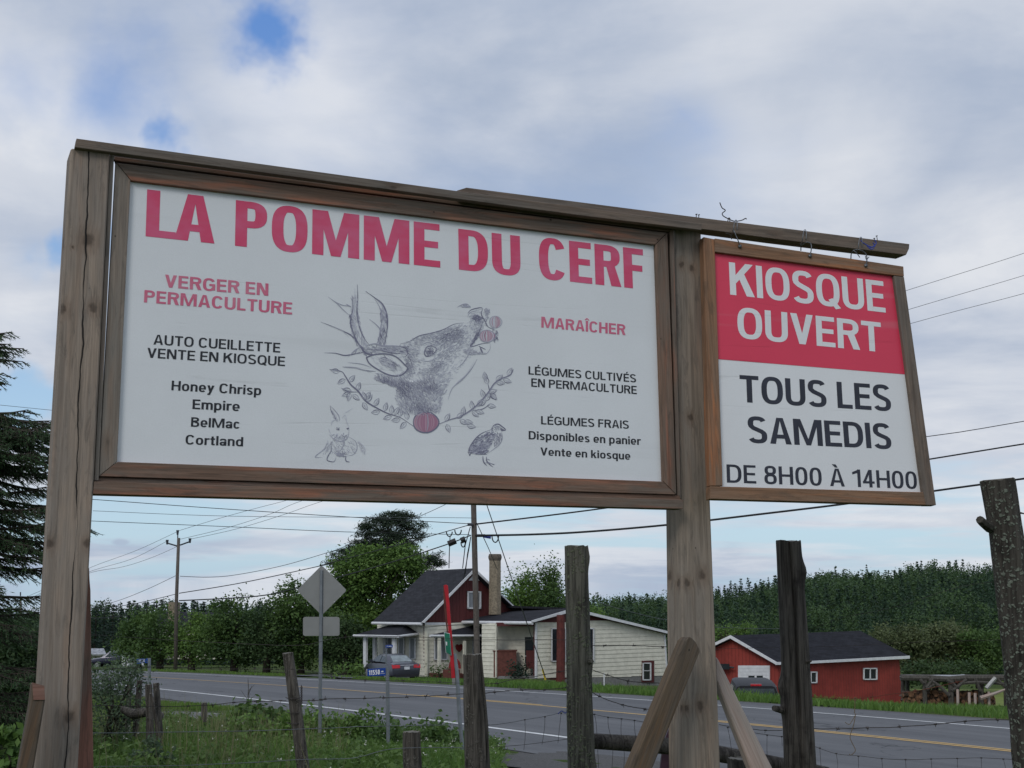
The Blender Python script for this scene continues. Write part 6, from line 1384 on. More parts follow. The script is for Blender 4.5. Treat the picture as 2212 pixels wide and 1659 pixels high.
def spruce_copy(x, ytop, Y, hpx, label, first=[True], w_=1.0, group='spruces behind the left trees'):
    if first[0]: e = e0; first[0] = False
    else:
        e = e0.copy(); COL.objects.link(e)
        for ch in (cr, tkm): c_ = ch.copy(); COL.objects.link(c_); c_.parent = e
    b_ = W(x, ytop, Y); h_ = hpx * Y / F; e.location = (b_.x, b_.y, b_.z - h_); e.scale = (h_ / 9 * w_, h_ / 9 * w_, h_ / 9); e.rotation_euler = (0, 0, rt_.uniform(0, 6.28)); tag(e, label, 'spruce tree', group)
sp = [(208, 1312), (226, 1318), (245, 1308), (262, 1316), (280, 1302), (298, 1310), (318, 1304), (338, 1300), (350, 1298), (368, 1304), (400, 1304), (420, 1300), (440, 1303), (462, 1296), (480, 1302), (520, 1306), (560, 1302)]
_ord = ('first', 'second', 'third', 'fourth', 'fifth', 'sixth', 'seventh', 'eighth', 'ninth', 'tenth', 'eleventh', 'twelfth', 'thirteenth', 'fourteenth', 'fifteenth', 'sixteenth', 'rightmost')
spl = ['dark spruce spire on the skyline, %s from the left billboard post' % o_ for o_ in _ord]
for i, (x, y) in enumerate(sp):
    y -= 2; near = ('just right of the left billboard post' if x < 235 else 'left of the middle utility pole' if x < 376 else 'right of the middle utility pole')
    spruce_copy(x, y, 165 + (i * 37) % 30, 150, spl[i], w_=1.35)
for x, y, lb in ((125, 1338, 'low dark distant spruce hidden second behind the left billboard post'), (70, 1336, 'small distant dark spruce between the far utility pole and the billboard post'), (20, 1334, 'small distant dark spruce left of the far utility pole'), (88, 1334, 'small distant dark spruce touching the left billboard post')):
    spruce_copy(x, y, 200, 130, lb, w_=1.4, group='low spruces at the far left')
# ------------------------------------------------------------------ forest: one mass over the hill, geometry merged
def forest(name, pts, mats, seed, low=.42):
    rg = np.random.default_rng(seed)
    protoS = [spruce_mesh(rg, 10, rr_, 16, 8, 15, .19, low) for rr_ in (2.1, 2.4, 1.8, 2.8)]
    protoB = []
    for _ in range(3):
        c_ = rg.normal(size=(80, 3)); c_ /= np.linalg.norm(c_, axis=1)[:, None]; c_ = np.abs(c_ * np.array([0, 0, 1])) * .55 * 3.6 + c_ * rg.uniform(.6, 1, (80, 1)) * np.array([2.9, 2.9, 2.4]) + np.array([0, 0, 6.0])
        P_ = (c_[:, None, :] + rg.normal(size=(80, 16, 3)) * .42).reshape(-1, 3); protoB.append(leaves(rg, P_, .18, .6))
    for kind, protos, mat in (('s', protoS, mats[0]), ('b', protoB, mats[1])):
        Vs, Fs, b = [], [], 0
        for x, y, z, s_, k in pts:
            if k != kind: continue
            V_, F_ = protos[rg.integers(len(protos))]; a = rg.uniform(0, 6.28); ca_, sa = np.cos(a), np.sin(a)
            q_ = V_.copy() * s_ * np.array([1, 1, rg.uniform(.9, 1.15)]); q_ = np.c_[q_[:, 0] * ca_ - q_[:, 1] * sa, q_[:, 0] * sa + q_[:, 1] * ca_, q_[:, 2]] + np.array([x, y, z])
            Vs.append(q_); Fs.append(F_ + b); b += len(q_)
        if Vs: ob = np_mesh(name, np.concatenate(Vs), np.concatenate(Fs), mat); ob['kind'] = 'stuff'
rg = np.random.default_rng(77); pts = []
sky_y = lambda px: np.interp(px, [1100, 1260, 1300, 1350, 1420, 1550, 1640, 1700, 1800, 1900, 1950, 2010, 2100, 2300], [1300, 1298, 1292, 1290, 1286, 1262, 1250, 1240, 1238, 1232, 1222, 1212, 1216, 1220])
m_sf = M_leaf('forest_spruce', (.016, .038, .023), (.046, .088, .046), .1, .03); m_bf = M_leaf('forest_broadleaf', (.028, .062, .026), (.078, .132, .044), .15, .03)
for Yf in list(np.arange(190, 345, 13)):
    for px in np.arange(1060, 2420, 11.5 * 330 / Yf):
        x_ = px + rg.uniform(-4, 4); Yj = Yf + rg.uniform(-4, 4); X_ = (x_ - CX) / F * Yj
        frac = (Yf - 190) / 150
        ytop = sky_y(x_) + (1 - frac) * (45 + 18 * math.sin(x_ * .013)) + rg.normal(0, 4) + abs(rg.normal(0, 3)) + 9 * noise.noise(Vector((x_ * .02, Yf * .05, 2)))
        h_ = rg.uniform(10, 14); top = W(x_, ytop, Yj); gz = top.z - h_; broad = noise.noise(Vector((X_ * .03, Yj * .03, 3))) + (.12 if frac > .3 else -.35) + rg.normal(0, .15) > 0.0
        pts.append((X_, Yj, gz, h_ / 10 * (.9 if broad else 1), 'b' if broad else 's'))
forest('forest', pts, (m_sf, m_bf), 78)
pts = []
for Yf in (150, 168):
    for px in np.arange(1040, 2420, 12):
        x_ = px + rg.uniform(-4, 4); X_ = (x_ - CX) / F * Yf; ytop = sky_y(x_) + 92 + rg.normal(0, 7); h_ = rg.uniform(7, 9); pts.append((X_, Yf + rg.uniform(-5, 5), W(x_, ytop, Yf).z - h_, h_ / 10, 's' if rg.random() < .8 else 'b'))
forest('forest_edge', pts, (m_sf, m_bf), 79, .15)
pts = []
for Yf in (210, 240, 270):
    for px in np.arange(-60, 1080, 9):
        x_ = px + rg.uniform(-4, 4); X_ = (x_ - CX) / F * Yf; ytop = (1330 if x_ < 190 else 1322) + rg.normal(0, 5) - (6 if Yf == 270 else 0); h_ = rg.uniform(8, 11); pts.append((X_, Yf + rg.uniform(-5, 5), W(x_, ytop, Yf).z - h_, h_ / 10, 's' if rg.random() < .75 else 'b'))
forest('distant_wood', pts, (m_sf, m_bf), 80)
# ------------------------------------------------------------------ near spruce at the left edge
def near_spruce(label, bx, Y, ytop, ybot, rad_fn, seed, name='spruce_tree'):
    rg = np.random.default_rng(seed); base = W(bx, ybot, Y); base.z = zr1(base.x, base.y); th = Thing(name, label, 'spruce tree', base); top = W(bx, ytop, Y); H_ = top.z - base.z
    mb = MB(); mb.tube([base, base + Vector((0, 0, H_ * .5)), Vector((base.x, base.y, top.z))], [.13, .08, .015], 9); th.part('trunk', mb, m_trunk)
    tw = MB(); Vn, nb = [], 0
    z = .25
    while z < H_ * .98:
        for j in range(9):
            a = rg.uniform(0, 2 * math.pi)
            if math.sin(a) > .75: continue
            ypix = ytop + (H_ - z) / H_ * (ybot - ytop)
            if ypix < 880 and rg.random() < .55: continue
            L_ = rad_fn(ypix) * rg.uniform(.72, 1.12) * (.75 + .25 * abs(math.cos(a)))
            d_ = Vector((math.cos(a), math.sin(a), 0)); o = Vector((base.x, base.y, base.z + z + rg.uniform(-.16, .16))); sag = rg.uniform(.15, .55)
            P_ = [o + d_ * (L_ * t) + Vector((0, 0, L_ * (-sag * t + .22 * t * t))) for t in (0, .25, .5, .75, 1)]
            tw.tube(P_, [.022, .017, .012, .008, .003], 4)
            ns_ = max(6, int(L_ * 30))
            for i in range(ns_):
                t = .12 + .88 * (i + rg.uniform(0, 1)) / ns_; k = min(3, int(t * 4)); q_ = P_[k].lerp(P_[k + 1], t * 4 - k)
                for sd_ in (-1, 1):
                    l2 = L_ * .34 * (1 - t * .62) * rg.uniform(.6, 1.15) + .05; e_ = (d_ * .75 + Vector((-d_.y, d_.x, 0)) * sd_ * rg.uniform(.5, 1.0) + Vector((0, 0, -rg.uniform(.15, .75)))).normalized()
                    Vn.append((q_, q_ + e_ * l2))
                    tw.tube([q_, q_ + e_ * l2], [.005, .002], 3, cap=False)
        z += .075 + rg.uniform(0, .05)
    tb = th.part('limb', tw, m_trunk); tb['kind'] = 'stuff'
    A = np.array([a for a, b in Vn]); Bv = np.array([b for a, b in Vn]); Ln = np.linalg.norm(Bv - A, axis=1); reps = np.clip((Ln / .0105).astype(int), 5, 44); idx = np.repeat(np.arange(len(A)), reps)
    t = rg.uniform(0, 1, len(idx))[:, None]; q_ = A[idx] * (1 - t) + Bv[idx] * t; ax = (Bv[idx] - A[idx]) / Ln[idx][:, None]
    rnd = rg.normal(size=ax.shape); rnd -= (rnd * ax).sum(1)[:, None] * ax; rnd /= np.linalg.norm(rnd, axis=1)[:, None]
    nd = ax * .75 + rnd * .7; nd /= np.linalg.norm(nd, axis=1)[:, None]; side = np.cross(nd, rg.normal(size=nd.shape)); side /= np.linalg.norm(side, axis=1)[:, None]; ln = rg.uniform(.022, .036, len(idx))[:, None]
    V_ = np.stack([q_ - side * .0036, q_ + side * .0036, q_ + nd * ln], 1).reshape(-1, 3)
    ob = np_mesh('needles', V_, np.arange(len(V_)).reshape(-1, 3), M_leaf('spruce_needles', (.032, .078, .036), (.115, .200, .085), .15, 2.0), th.e, th.o); ob['kind'] = 'stuff'
    print('spruce needles', len(V_) // 3)
def rf1(y): return float(np.interp(y, [560, 660, 715, 770, 850, 875, 930, 1030, 1075, 1160, 1240, 1330, 1450, 1700], [.0, .10, .34, .46, .46, .86, .90, .90, .95, .90, .80, .70, .80, .9]))
near_spruce('dark spruce reaching in from the left edge behind the billboard post', -125, 11.5, 560, 1800, rf1, 51)
px_shrub('dense dark conifer foliage low at the left edge behind the billboard', 20, 1660, 16, [(0, 1480, 90, 190), (60, 1440, 70, 110), (110, 1530, 60, 110)], 'deep', 52, leaf=.035, per=200, name='spruce_bush', dens=110, spread=.10, group='left edge bushes', limbs=False, aspect=.3)
px_shrub('bright maple seedling in the bottom left corner', 25, 1700, 10.5, [(15, 1600, 42, 30), (35, 1640, 36, 30)], 'fresh', 53, leaf=.045, per=24, name='seedling', dens=160, spread=.05, limbs=False, group='left edge bushes')
# silver leaved shrub and the ferny bushes near the fence
px_shrub('silvery green shrub between the billboard post and the broken posts', 240, 1640, 18, [(240, 1500, 46, 44), (215, 1470, 26, 32), (262, 1460, 26, 24), (285, 1455, 12, 20), (235, 1560, 50, 60), (275, 1540, 24, 50)], 'silver', 54, leaf=.021, per=80, name='silver_shrub', dens=150, spread=.13, group='near bushes')
px_shrub('dark green leafy mound behind the small short post', 555, 1600, 23, [(552, 1546, 34, 20), (556, 1572, 54, 28), (515, 1580, 24, 18)], 'mid', 55, leaf=.055, per=36, dens=220, spread=.10, group='near bushes', limbs=False)
px_shrub('bright ferny bush left of the leaning fence post', 570, 1655, 20, [(520, 1588, 50, 24), (600, 1592, 44, 32), (590, 1625, 70, 34), (520, 1605, 50, 30), (640, 1570, 30, 26)], 'fresh', 56, leaf=.042, per=40, dens=260, spread=.09, group='near bushes', limbs=False)
px_shrub('leafy green bush around the foot of the diamond sign', 730, 1640, 23.4, [(675, 1565, 34, 26), (740, 1582, 50, 34), (795, 1568, 40, 28), (760, 1612, 84, 34), (690, 1612, 50, 34)], 'fresh', 57, leaf=.042, per=40, dens=250, spread=.09, group='near bushes', limbs=False)
px_shrub('dark weedy clump in front of the house number post', 860, 1640, 22.6, [(850, 1588, 54, 30), (920, 1592, 54, 28), (965, 1596, 30, 26)], 'mid', 58, leaf=.045, per=36, dens=200, spread=.10, group='near bushes', limbs=False)
px_shrub('pale leaved weed at the foot of the broken posts', 325, 1660, 15.5, [(328, 1615, 14, 26), (300, 1640, 20, 16), (350, 1640, 14, 16)], 'silver', 59, leaf=.028, per=24, dens=420, spread=.05, group='near bushes', limbs=False)
px_shrub('reddish stemmed weed clump in the middle of the near grass', 460, 1650, 19, [(455, 1600, 34, 20), (430, 1625, 34, 18)], 'olive', 60, leaf=.030, per=16, dens=240, spread=.07, group='near bushes', limbs=False)
px_shrub('yellow green garden bush under the porch posts', 765, 1456, 82, [(755, 1447, 26, 8)], 'fresh', 61, leaf=.10, per=50, dens=40, group='garden bushes', limbs=False)
px_shrub('small dark potted conifer on the veranda', *c6(690, 1480), 81.8, [(*c6(690, 1400), 10, 14), (*c6(690, 1450), 13, 10)], 'dark', 62, leaf=.08, per=40, dens=60, group='garden bushes', limbs=False)
px_shrub('thin garden plants before the gable windows', *c5(1160, 1280), 83.2, [(*c5(1100, 1230), 8, 10), (*c5(1240, 1200), 9, 12)], 'mid', 63, leaf=.07, per=20, dens=40, group='garden bushes', limbs=False)
mb = MB(); q0 = groundhit(536, 1585, 15, 28); b0 = W(536, 1640, 24); rb_ = random.Random(3)
tp = [W(531, 1600, 25), W(534, 1540, 25), W(536, 1500, 25), W(537, 1478, 25)]; mb.tube(tp, [.012, .010, .008, .004], 5)
for i in range(12): s_ = tp[1].lerp(tp[3], rb_.uniform(.2, 1)); mb.tube([s_, s_ + Vector((rb_.uniform(-.14, .14), 0, rb_.uniform(.06, .2)))], [.005, .002], 4)
single('dead_sapling', mb, m_oldw, 'thin leafless sapling standing before the road', 'sapling', tp[0])
# ------------------------------------------------------------------ fence posts, wires, signs, utility poles
m_logA = M_log('mossy_post_wood', (.042, .040, .034), (.175, .168, .138), .75, (.18, .20, .13)); m_logB = M_log('dark_split_post_wood', (.024, .021, .019), (.125, .112, .098))
m_logC = M_log('lichen_post_bark', (.030, .026, .022), (.085, .078, .066), 1.0, (.21, .235, .19), 1.0); m_logD = M_log('old_grey_post_wood', (.028, .025, .022), (.150, .135, .118), .35, (.16, .15, .13))
m_cut = M_plain('sawn_post_top', (.15, .14, .12), .9, .3, 20)
def log_post(name, label, P_, r_, mat, seed, knobs=(), group='rustic fence posts', rough=1.0, stubs=(), th=None):
    """P_: axis points (world), r_: radii; knobs: (t along, angle, size)"""
    rg = np.random.default_rng(seed); k = 34; N_ = 64; rings = []
    P_ = [Vector(q_) for q_ in P_]; cum = [0]
    for i in range(1, len(P_)): cum.append(cum[-1] + (P_[i] - P_[i - 1]).length)
    ax = (P_[-1] - P_[0]).normalized(); u = Vector((1, 0, 0)); v = ax.cross(u).normalized(); u = v.cross(ax).normalized()
    amp = rg.uniform(-1, 1, k); amp2 = [noise.noise(Vector((math.cos(j * 2 * math.pi / k) * 1.2, math.sin(j * 2 * math.pi / k) * 1.2, seed))) for j in range(k)]
    crack = int(rg.integers(0, k)) if seed % 2 else 3 * k // 4
    for i in range(N_ + 1):
        t = i / N_; L_ = t * cum[-1]; s_ = next((j for j in range(1, len(cum)) if L_ <= cum[j] + 1e-9), len(cum) - 1); f_ = (L_ - cum[s_ - 1]) / (cum[s_] - cum[s_ - 1])
        c_ = P_[s_ - 1].lerp(P_[s_], f_); rr = r_[s_ - 1] + (r_[s_] - r_[s_ - 1]) * f_; ring = []
        for j in range(k):
            a = 2 * math.pi * j / k; n1_ = noise.noise(Vector((math.cos(a) * 3, math.sin(a) * 3, L_ * 2.2 + seed * 7))); n2_ = noise.noise(Vector((math.cos(a) * 9, math.sin(a) * 9, L_ * 6 + seed)))
            q_ = rr * (1 + rough * (.07 * amp2[j] + .055 * n1_ + .05 * n2_))
            if j == crack: q_ *= .80
            for kt, ka, ks_ in knobs:
                da = (a - ka + math.pi) % (2 * math.pi) - math.pi; dl = (t - kt) * cum[-1]; q_ += ks_ * math.exp(-(da / .55) ** 2 - (dl / .055) ** 2)
            ring.append(c_ + (u * math.cos(a) + v * math.sin(a)) * q_)
        if i == N_: ring = [q_ + ax * rg.uniform(-.006, .008) for q_ in ring]
        rings.append(ring)
    mb = MB(); vs = [q_ for r__ in rings for q_ in r__]; fs = [(i * k + j, i * k + (j + 1) % k, (i + 1) * k + (j + 1) % k, (i + 1) * k + j) for i in range(N_) for j in range(k)]
    mb.add(vs, fs); mb.add(rings[-1], [tuple(range(k))], mi=1)
    for pts_, rs in stubs: mb.tube(pts_, rs, 8)
    if th is not None: return th.part(name, mb, [mat, m_cut])
    ob = mesh_obj(name, mb, [mat, m_cut], None, P_[0]); return tag(ob, label, 'fence post', group)
def axis(Y, *pts): return [W(x, y, Y) for x, y in pts]
u_ = lambda Y, px: px * Y / F
log_post('fence_post', 'mossy rough fence post with green lichen, before the white wing', axis(8.7, (1258, 1930), (1256, 1659), (1250, 1400), (1244, 1180)), [u_(8.7, x) for x in (30, 29, 26, 24.5)], m_logA, 1, knobs=((.965, 0.0, .014), (.66, 0, .012), (.35, .1, .010)), stubs=[([W(1268, 1432, 8.68), W(1279, 1428, 8.62)], [.02, .012])])
log_post('fence_post', 'smooth dark fence post with a long vertical split, in front of the red shed', axis(8.0, (1736, 1930), (1729, 1659), (1717, 1400), (1703, 1169)), [u_(8, x) for x in (35, 34, 30, 27)], m_logB, 2, knobs=((.91, 0.0, .022), (.58, math.pi, .026), (.52, math.pi, .014)), rough=.6, stubs=[([W(1690, 1534, 7.97), W(1672, 1530, 7.9)], [.022, .016]), ([W(1738, 1432, 7.97), W(1752, 1428, 7.9)], [.014, .006])])
log_post('fence_post', 'thick leaning fence post covered in pale lichen at the right edge', axis(7.0, (2272, 1930), (2236, 1659), (2198, 1350), (2172, 1140), (2155, 1038)), [u_(7, x) for x in (46, 43, 38, 35, 37)], m_logC, 3, rough=1.1, stubs=[([W(2140, 1140, 6.98), W(2122, 1128, 6.9), W(2116, 1122, 6.88)], [.03, .022, .02]), ([W(2205, 1108, 6.98), W(2214, 1110, 6.95)], [.005, .003])])
log_post('fence_post', 'dark weathered fence post directly below the utility pole', axis(9.4, (1040, 1930), (1031, 1659), (1026, 1520), (1020, 1414)), [u_(9.4, x) for x in (28, 27, 24, 20.5)], m_logD, 5, rough=1.1)
log_post('fence_post', 'leaning grey fence post with a rusty chain, left of the diamond sign', axis(13.5, (672, 1900), (655, 1659), (640, 1540), (622, 1411)), [u_(13.5, x) for x in (14, 13.5, 13, 11.5)], m_logD, 6, rough=.9)
log_post('fence_post', 'short dark fence post stump, left of the post under the utility pole', axis(10.5, (897, 1900), (891, 1659), (888.5, 1581)), [u_(10.5, x) for x in (20, 19.5, 18.5)], m_logD, 7, rough=.8)
log_post('fence_post', 'low post stump behind the dark rail between the pale brace and the split post', axis(8.6, (1596, 1930), (1596, 1750), (1595, 1638)), [u_(8.6, x) for x in (24, 24, 23)], m_logB, 8, rough=.5)
log_post('fence_post', 'tiny dark post standing in the grass before the pale gravel', axis(24, (441, 1566), (441, 1553), (441, 1518)), [u_(24, x) for x in (7, 6.5, 6)], m_logD, 9, rough=.6)
# cluster of broken posts
Gb = 'broken posts by the silvery shrub'
log_post('broken_post', 'leftmost dark broken post, half hidden in the silvery shrub', axis(18, (292, 1640), (293, 1580), (302, 1470)), [u_(18, x) for x in (7, 7, 6)], m_logD, 10, group=Gb)
log_post('broken_post', 'upright broken post in the middle of the broken cluster', axis(17, (327, 1680), (325, 1600), (321, 1479)), [u_(17, x) for x in (9, 8.5, 7)], m_logD, 12, group=Gb)
log_post('broken_post', 'rightmost broken post with a pale splintered top', axis(17.2, (348, 1680), (345, 1600), (337, 1476)), [u_(17.2, x) for x in (10, 8.5, 6.5)], m_logD, 13, group=Gb)
log_post('broken_post', 'faint grey broken post behind the silvery shrub', axis(19, (274, 1620), (276, 1560), (280, 1474)), [u_(19, x) for x in (6, 6, 5)], m_logD, 14, group=Gb)
log_post('fallen_log', 'rotten log lying between the broken posts', axis(17.4, (262, 1532), (288, 1543), (318, 1538), (352, 1546)), [u_(17.4, x) for x in (7, 11, 10, 6)], m_logD, 15, group=Gb)
log_post('slanting_stake', 'black slanting stake leaning among the broken posts', axis(16.8, (350, 1660), (340, 1570), (326, 1498)), [u_(16.8, x) for x in (6, 5, 3)], m_logB, 16, group=Gb)
mb = MB(); mb.tube([W(*q_, 9.0) for q_ in (c7(190, 1487), c7(350, 1497), c7(520, 1508), c7(740, 1525), c7(1010, 1570), c7(1250, 1612), c7(1440, 1648), c7(1700, 1700))], [u_(9, x) for x in (16, 16.5, 17, 17, 17, 16, 16, 15)], 12)
single('fence_rail', mb, m_logB, 'dark round rail running low between the mossy post and the split post', 'fence rail', W(1400, 1600, 9.0), smooth=True)
# maroon stand behind the right billboard post
cz_ = crop(2400, 2600, 3.6867)
m_mar = M_plain('maroon_plastic', (.050, .022, .036), .45, .4, 5, detail=5)
st_ = Thing('barrel_sign', 'dark maroon tapered panel with thin light bands behind the right billboard post', 'panel', W(*cz_(450, 1400), 10.5))
def z10(x, y, Y=10.5): return W(*cz_(x, y), Y)
def zpoly(mb, pts, Y=10.5, t_=.05, mi=0): mb.prism([z10(x, y, Y) for x, y in pts], [z10(x, y, Y) + Vector((0, t_, 0)) for x, y in pts])
for nm, pts, mat in (('upper_panel', [(490, 270), (720, 270), (820, 660), (330, 660)], m_mar), ('lower_panel', [(305, 815), (900, 815), (1020, 1500), (220, 1500)], m_mar), ('middle_band', [(330, 672), (830, 672), (860, 812), (330, 812)], m_bump)):
    mb = MB(); zpoly(mb, pts); st_.part(nm, mb, mat, bevel=.004)
for a, b in (((405, 438), (760, 446)), ((312, 662), (840, 690))): mb = MB(); zpoly(mb, [a, b, (b[0], b[1] + 12), (a[0], a[1] + 12)], 10.46, .03); st_.part('light_band', mb, m_plate)
mb = MB(); zpoly(mb, [(502, 880), (520, 880), (526, 1100), (506, 1100)], 10.46, .03); st_.part('white_lettering', mb, m_plate); mb = MB(); zpoly(mb, [(484, 960), (500, 960), (502, 1100), (486, 1100)], 10.455, .03); st_.part('red_lettering', mb, m_tail)
# ------------------------------------------------------------------ wires
c2 = crop(1200, 1750, 1.468); cc1 = crop(0, 1700, 1.4062); cc4 = crop(2900, 1700, 1.4064); cn = crop(500, 2550, 2.765)
rw = random.Random(9)
def wirething(label, pts, Y, px=1.5, mat=None, barbs=0, name='barbed_wire', group='fence wires', twist=True, cat='wire'):
    P_ = sm([(x, y) for x, y in pts], 6); n_ = len(P_); Ys = [Y if not isinstance(Y, tuple) else Y[0] + (Y[1] - Y[0]) * i / (n_ - 1) for i in range(n_)]
    Q = [W(x, y + rw.uniform(-.35, .35), yy) for (x, y), yy in zip(P_, Ys)]; mb = MB(); r_ = [px * yy / F / 2 for yy in Ys]
    mb.tube(Q, r_, 5)
    if barbs:
        L = [0]
        for a, b in zip(P_[:-1], P_[1:]): L.append(L[-1] + math.dist(a, b))
        s_ = barbs * rw.uniform(.3, .8)
        while s_ < L[-1]:
            i = max(1, next(j for j, v in enumerate(L) if v >= s_)); q_ = Q[i - 1].lerp(Q[i], (s_ - L[i - 1]) / (L[i] - L[i - 1] + 1e-9)); yy = Ys[i]; k = yy / F
            for _ in range(4): a = rw.uniform(0, 6.28); v = Vector((math.cos(a) * .6, rw.uniform(-.5, .5), math.sin(a))) * rw.uniform(5, 8) * k; mb.tube([q_ - v * .2, q_ + v], [px * k * .45, px * k * .2], 4)
            mb.tube([q_ - Vector((3.2 * k, 0, 0)), q_ + Vector((3.2 * k, 0, 0))], px * k * .95, 5); s_ += barbs * rw.uniform(.85, 1.15)
    return single(name, mb, mat or m_wire_dark, label, cat, Q[0], group)
B1 = [cc1(0, 1330), cc1(490, 1330), cc1(850, 1335), cc1(1080, 1329), cc1(1270, 1311), cc1(1510, 1305)] ; B1b = [cc1(1575, 1304), cc1(1700, 1302), c2(15, 1280), c2(330, 1273), c2(560, 1264), c2(795, 1250)]
wirething('barbed wire crossing in front of the near lane, left of the leaning post', B1, (14, 13.5), 1.5, barbs=52)
wirething('barbed wire crossing the near lane between the leaning post and the dark post', B1b, (13.5, 9.4), 1.7, barbs=46)
wirething('short barbed strand from the dark post to the mossy post below road level', [c2(905, 1248), c2(1020, 1234), c2(1130, 1228), c2(1240, 1228), c2(1365, 1215)], (9.4, 8.8), 1.6, barbs=54)
wirething('sagging strand in front of the lawn between the dark post and the mossy post', [c2(900, 1196), c2(980, 1192), c2(1060, 1172), c2(1180, 1156), c2(1300, 1132), c2(1370, 1122)], (9.4, 8.7), 1.4, barbs=70)
wirething('strand in front of the far lane, left of the dark post', [cc1(490, 1141), cc1(830, 1126), cc1(1100, 1136), cc1(1400, 1138), cc1(1600, 1142), c2(150, 1168), c2(500, 1180), c2(790, 1192)], (14, 9.4), 1.1, barbs=80)
wirething('thin strand crossing the leftmost trees and the diamond sign', [cc1(0, 945), cc1(250, 940), cc1(600, 965), cc1(910, 985), cc1(1300, 1005), cc1(1590, 1012), c2(60, 950), c2(230, 932), c2(540, 938), c2(790, 950)], (14, 9.4), 1.1)
wirething('thin straight strand across the front of the cream house', [c2(540, 955), c2(900, 954), c2(1365, 953)], (9.4, 8.7), 1.2)
wirething('dark strand over the veranda ending at the utility pole', [c2(560, 884), c2(700, 874), c2(850, 862)], (12, 10), 1.1)
wirething('galvanised wire crossing the near grass, upper one', [cc1(0, 1480), cc1(480, 1476), cc1(900, 1470), cc1(1300, 1464), cc1(1570, 1455), cc1(1828, 1445), c2(200, 1432), c2(500, 1425), c2(795, 1420)], (14, 9.4), 1.5, m_wire, name='fence_wire')
wirething('galvanised wire crossing the near grass, lower one', [cc1(500, 1652), cc1(900, 1648), cc1(1300, 1632), cc1(1600, 1615), cc1(1828, 1610), c2(250, 1590), c2(420, 1552), c2(795, 1545)], (14, 9.4), 1.6, m_wire, name='fence_wire')
wirething('pale wire low at the left edge', [cC(0, 1358), cC(200, 1358), cC(500, 1352)], 12, 1.8, m_wire, name='fence_wire')
wirething('dark wire at the left edge in front of the spruce', [cC(30, 915), cC(160, 905), cC(290, 900)], 12, 1.3)
wirething('twisted wire rising from the dark post to a blue knot on the mossy post', [c2(905, 1424), c2(1010, 1415), c2(1128, 1393), c2(1238, 1375), c2(1340, 1350), c2(1368, 1346)], (9.4, 8.75), 1.2, m_wire, name='fence_wire')
wirething('barbed wire crossing the white wing from the mossy post to the billboard post', [c7(175, 883), c7(270, 881), c7(380, 880), c7(500, 883), c7(610, 888), c7(725, 893)], (8.7, 8.6), 1.6, barbs=58)
wirething('faint strand crossing the red shed from the billboard post', [c7(985, 905), c7(1200, 897), c7(1400, 893), c9(1060, 490), c9(1600, 470), c9(2000, 442), cc4(900, 992), cc4(1220, 982)], (8.6, 7.2), .8)
wirething('sagging barbed wire over the roadside grass right of the mossy post', [c7(205, 1036), c7(310, 1072), c7(430, 1105), c7(560, 1118), c7(700, 1120)], (8.7, 8.6), 1.6, barbs=52)
wirething('sagging barbed wire over the far lane right of the mossy post', [c7(190, 1172), c7(280, 1218), c7(360, 1246), c7(440, 1268), c7(525, 1281), c7(620, 1296)], (8.7, 8.6), 1.7, barbs=50)
wirething('strand just behind the pale brace over the yellow line', [c7(1010, 1384), c7(1090, 1396), c7(1180, 1408), c7(1290, 1419), c7(1410, 1420)], (8.6, 8.0), 1.5, barbs=58)
wirething('barbed wire over the road between the split post and the lichen post', [cc4(205, 1452), cc4(290, 1454), cc4(370, 1452), cc4(500, 1447), cc4(610, 1446), cc4(730, 1438), cc4(850, 1430), cc4(985, 1416), cc4(1110, 1407), cc4(1265, 1405)], (8.0, 7.1), 1.8, barbs=70)
wirething('rusty strand across the foot of the red shed', [cc4(200, 1284), cc4(300, 1292), cc4(430, 1294), cc4(550, 1280), cc4(620, 1270), cc4(690, 1262), cc4(800, 1245), cc4(1000, 1200)], (8.0, 7.3), 1.2, M_plain('red_rust', (.13, .04, .025), .8), barbs=90)
wirething('blue and pale twist tied round the mossy post', [c2(1310, 1362), c2(1330, 1345), c2(1350, 1356), c2(1365, 1340)], 8.7, 2.0, m_twine, name='wire_knot')
wirething('long thin wire hanging across the forest to the billboard post', [c7(190, 590), c7(400, 655), c7(600, 705), c7(690, 722), c7(745, 765)], (8.7, 8.6), 1.1, m_wire, name='fence_wire')
wirething('thin wire crossing the forest right of the billboard post', [c7(985, 765), c7(1200, 772), c7(1400, 775)], (8.6, 8.0), .9, m_wire, name='fence_wire')
wirething('thin slack line crossing the forest beside the lichen post', [cc4(190, 930), cc4(370, 865), cc4(560, 830), cc4(720, 790), cc4(830, 750), cc4(1000, 700), cc4(1165, 678)], (8.0, 7.2), .8)
# woven mesh sections
def mesh_panel(label, hs, vs_, Y):
    th = Thing('wire_mesh', label, 'wire mesh', W(*hs[0][0], Y), 'woven wire mesh')
    for h_ in hs: mb = MB(); mb.tube([W(x, y, Y) for x, y in sm(h_, 4)], .9 * Y / F / 2 * 1.1, 4); th.part('line_wire', mb, m_wire_dark)
    for v in vs_: mb = MB(); mb.tube([W(x, y, Y) for x, y in sm(v, 3)], .9 * Y / F / 2, 4); mb.tube([W(v[0][0] - 2, v[0][1], Y), W(v[0][0] + 2, v[0][1], Y)], 1.4 * Y / F, 5); th.part('stay_wire', mb, m_wire_dark)
V4 = lambda cr, L: [[cr(*q_) for q_ in l_] for l_ in L]
mesh_panel('woven mesh under the strand between the dark post and the mossy post', V4(c2, [[(930, 1545), (1130, 1530), (1360, 1500)]]), V4(c2, [[(1128, 1393), (1130, 1480), (1122, 1560)], [(1238, 1377), (1236, 1440), (1222, 1530)], [(1328, 1358), (1318, 1440), (1310, 1520)]]), 9.0)
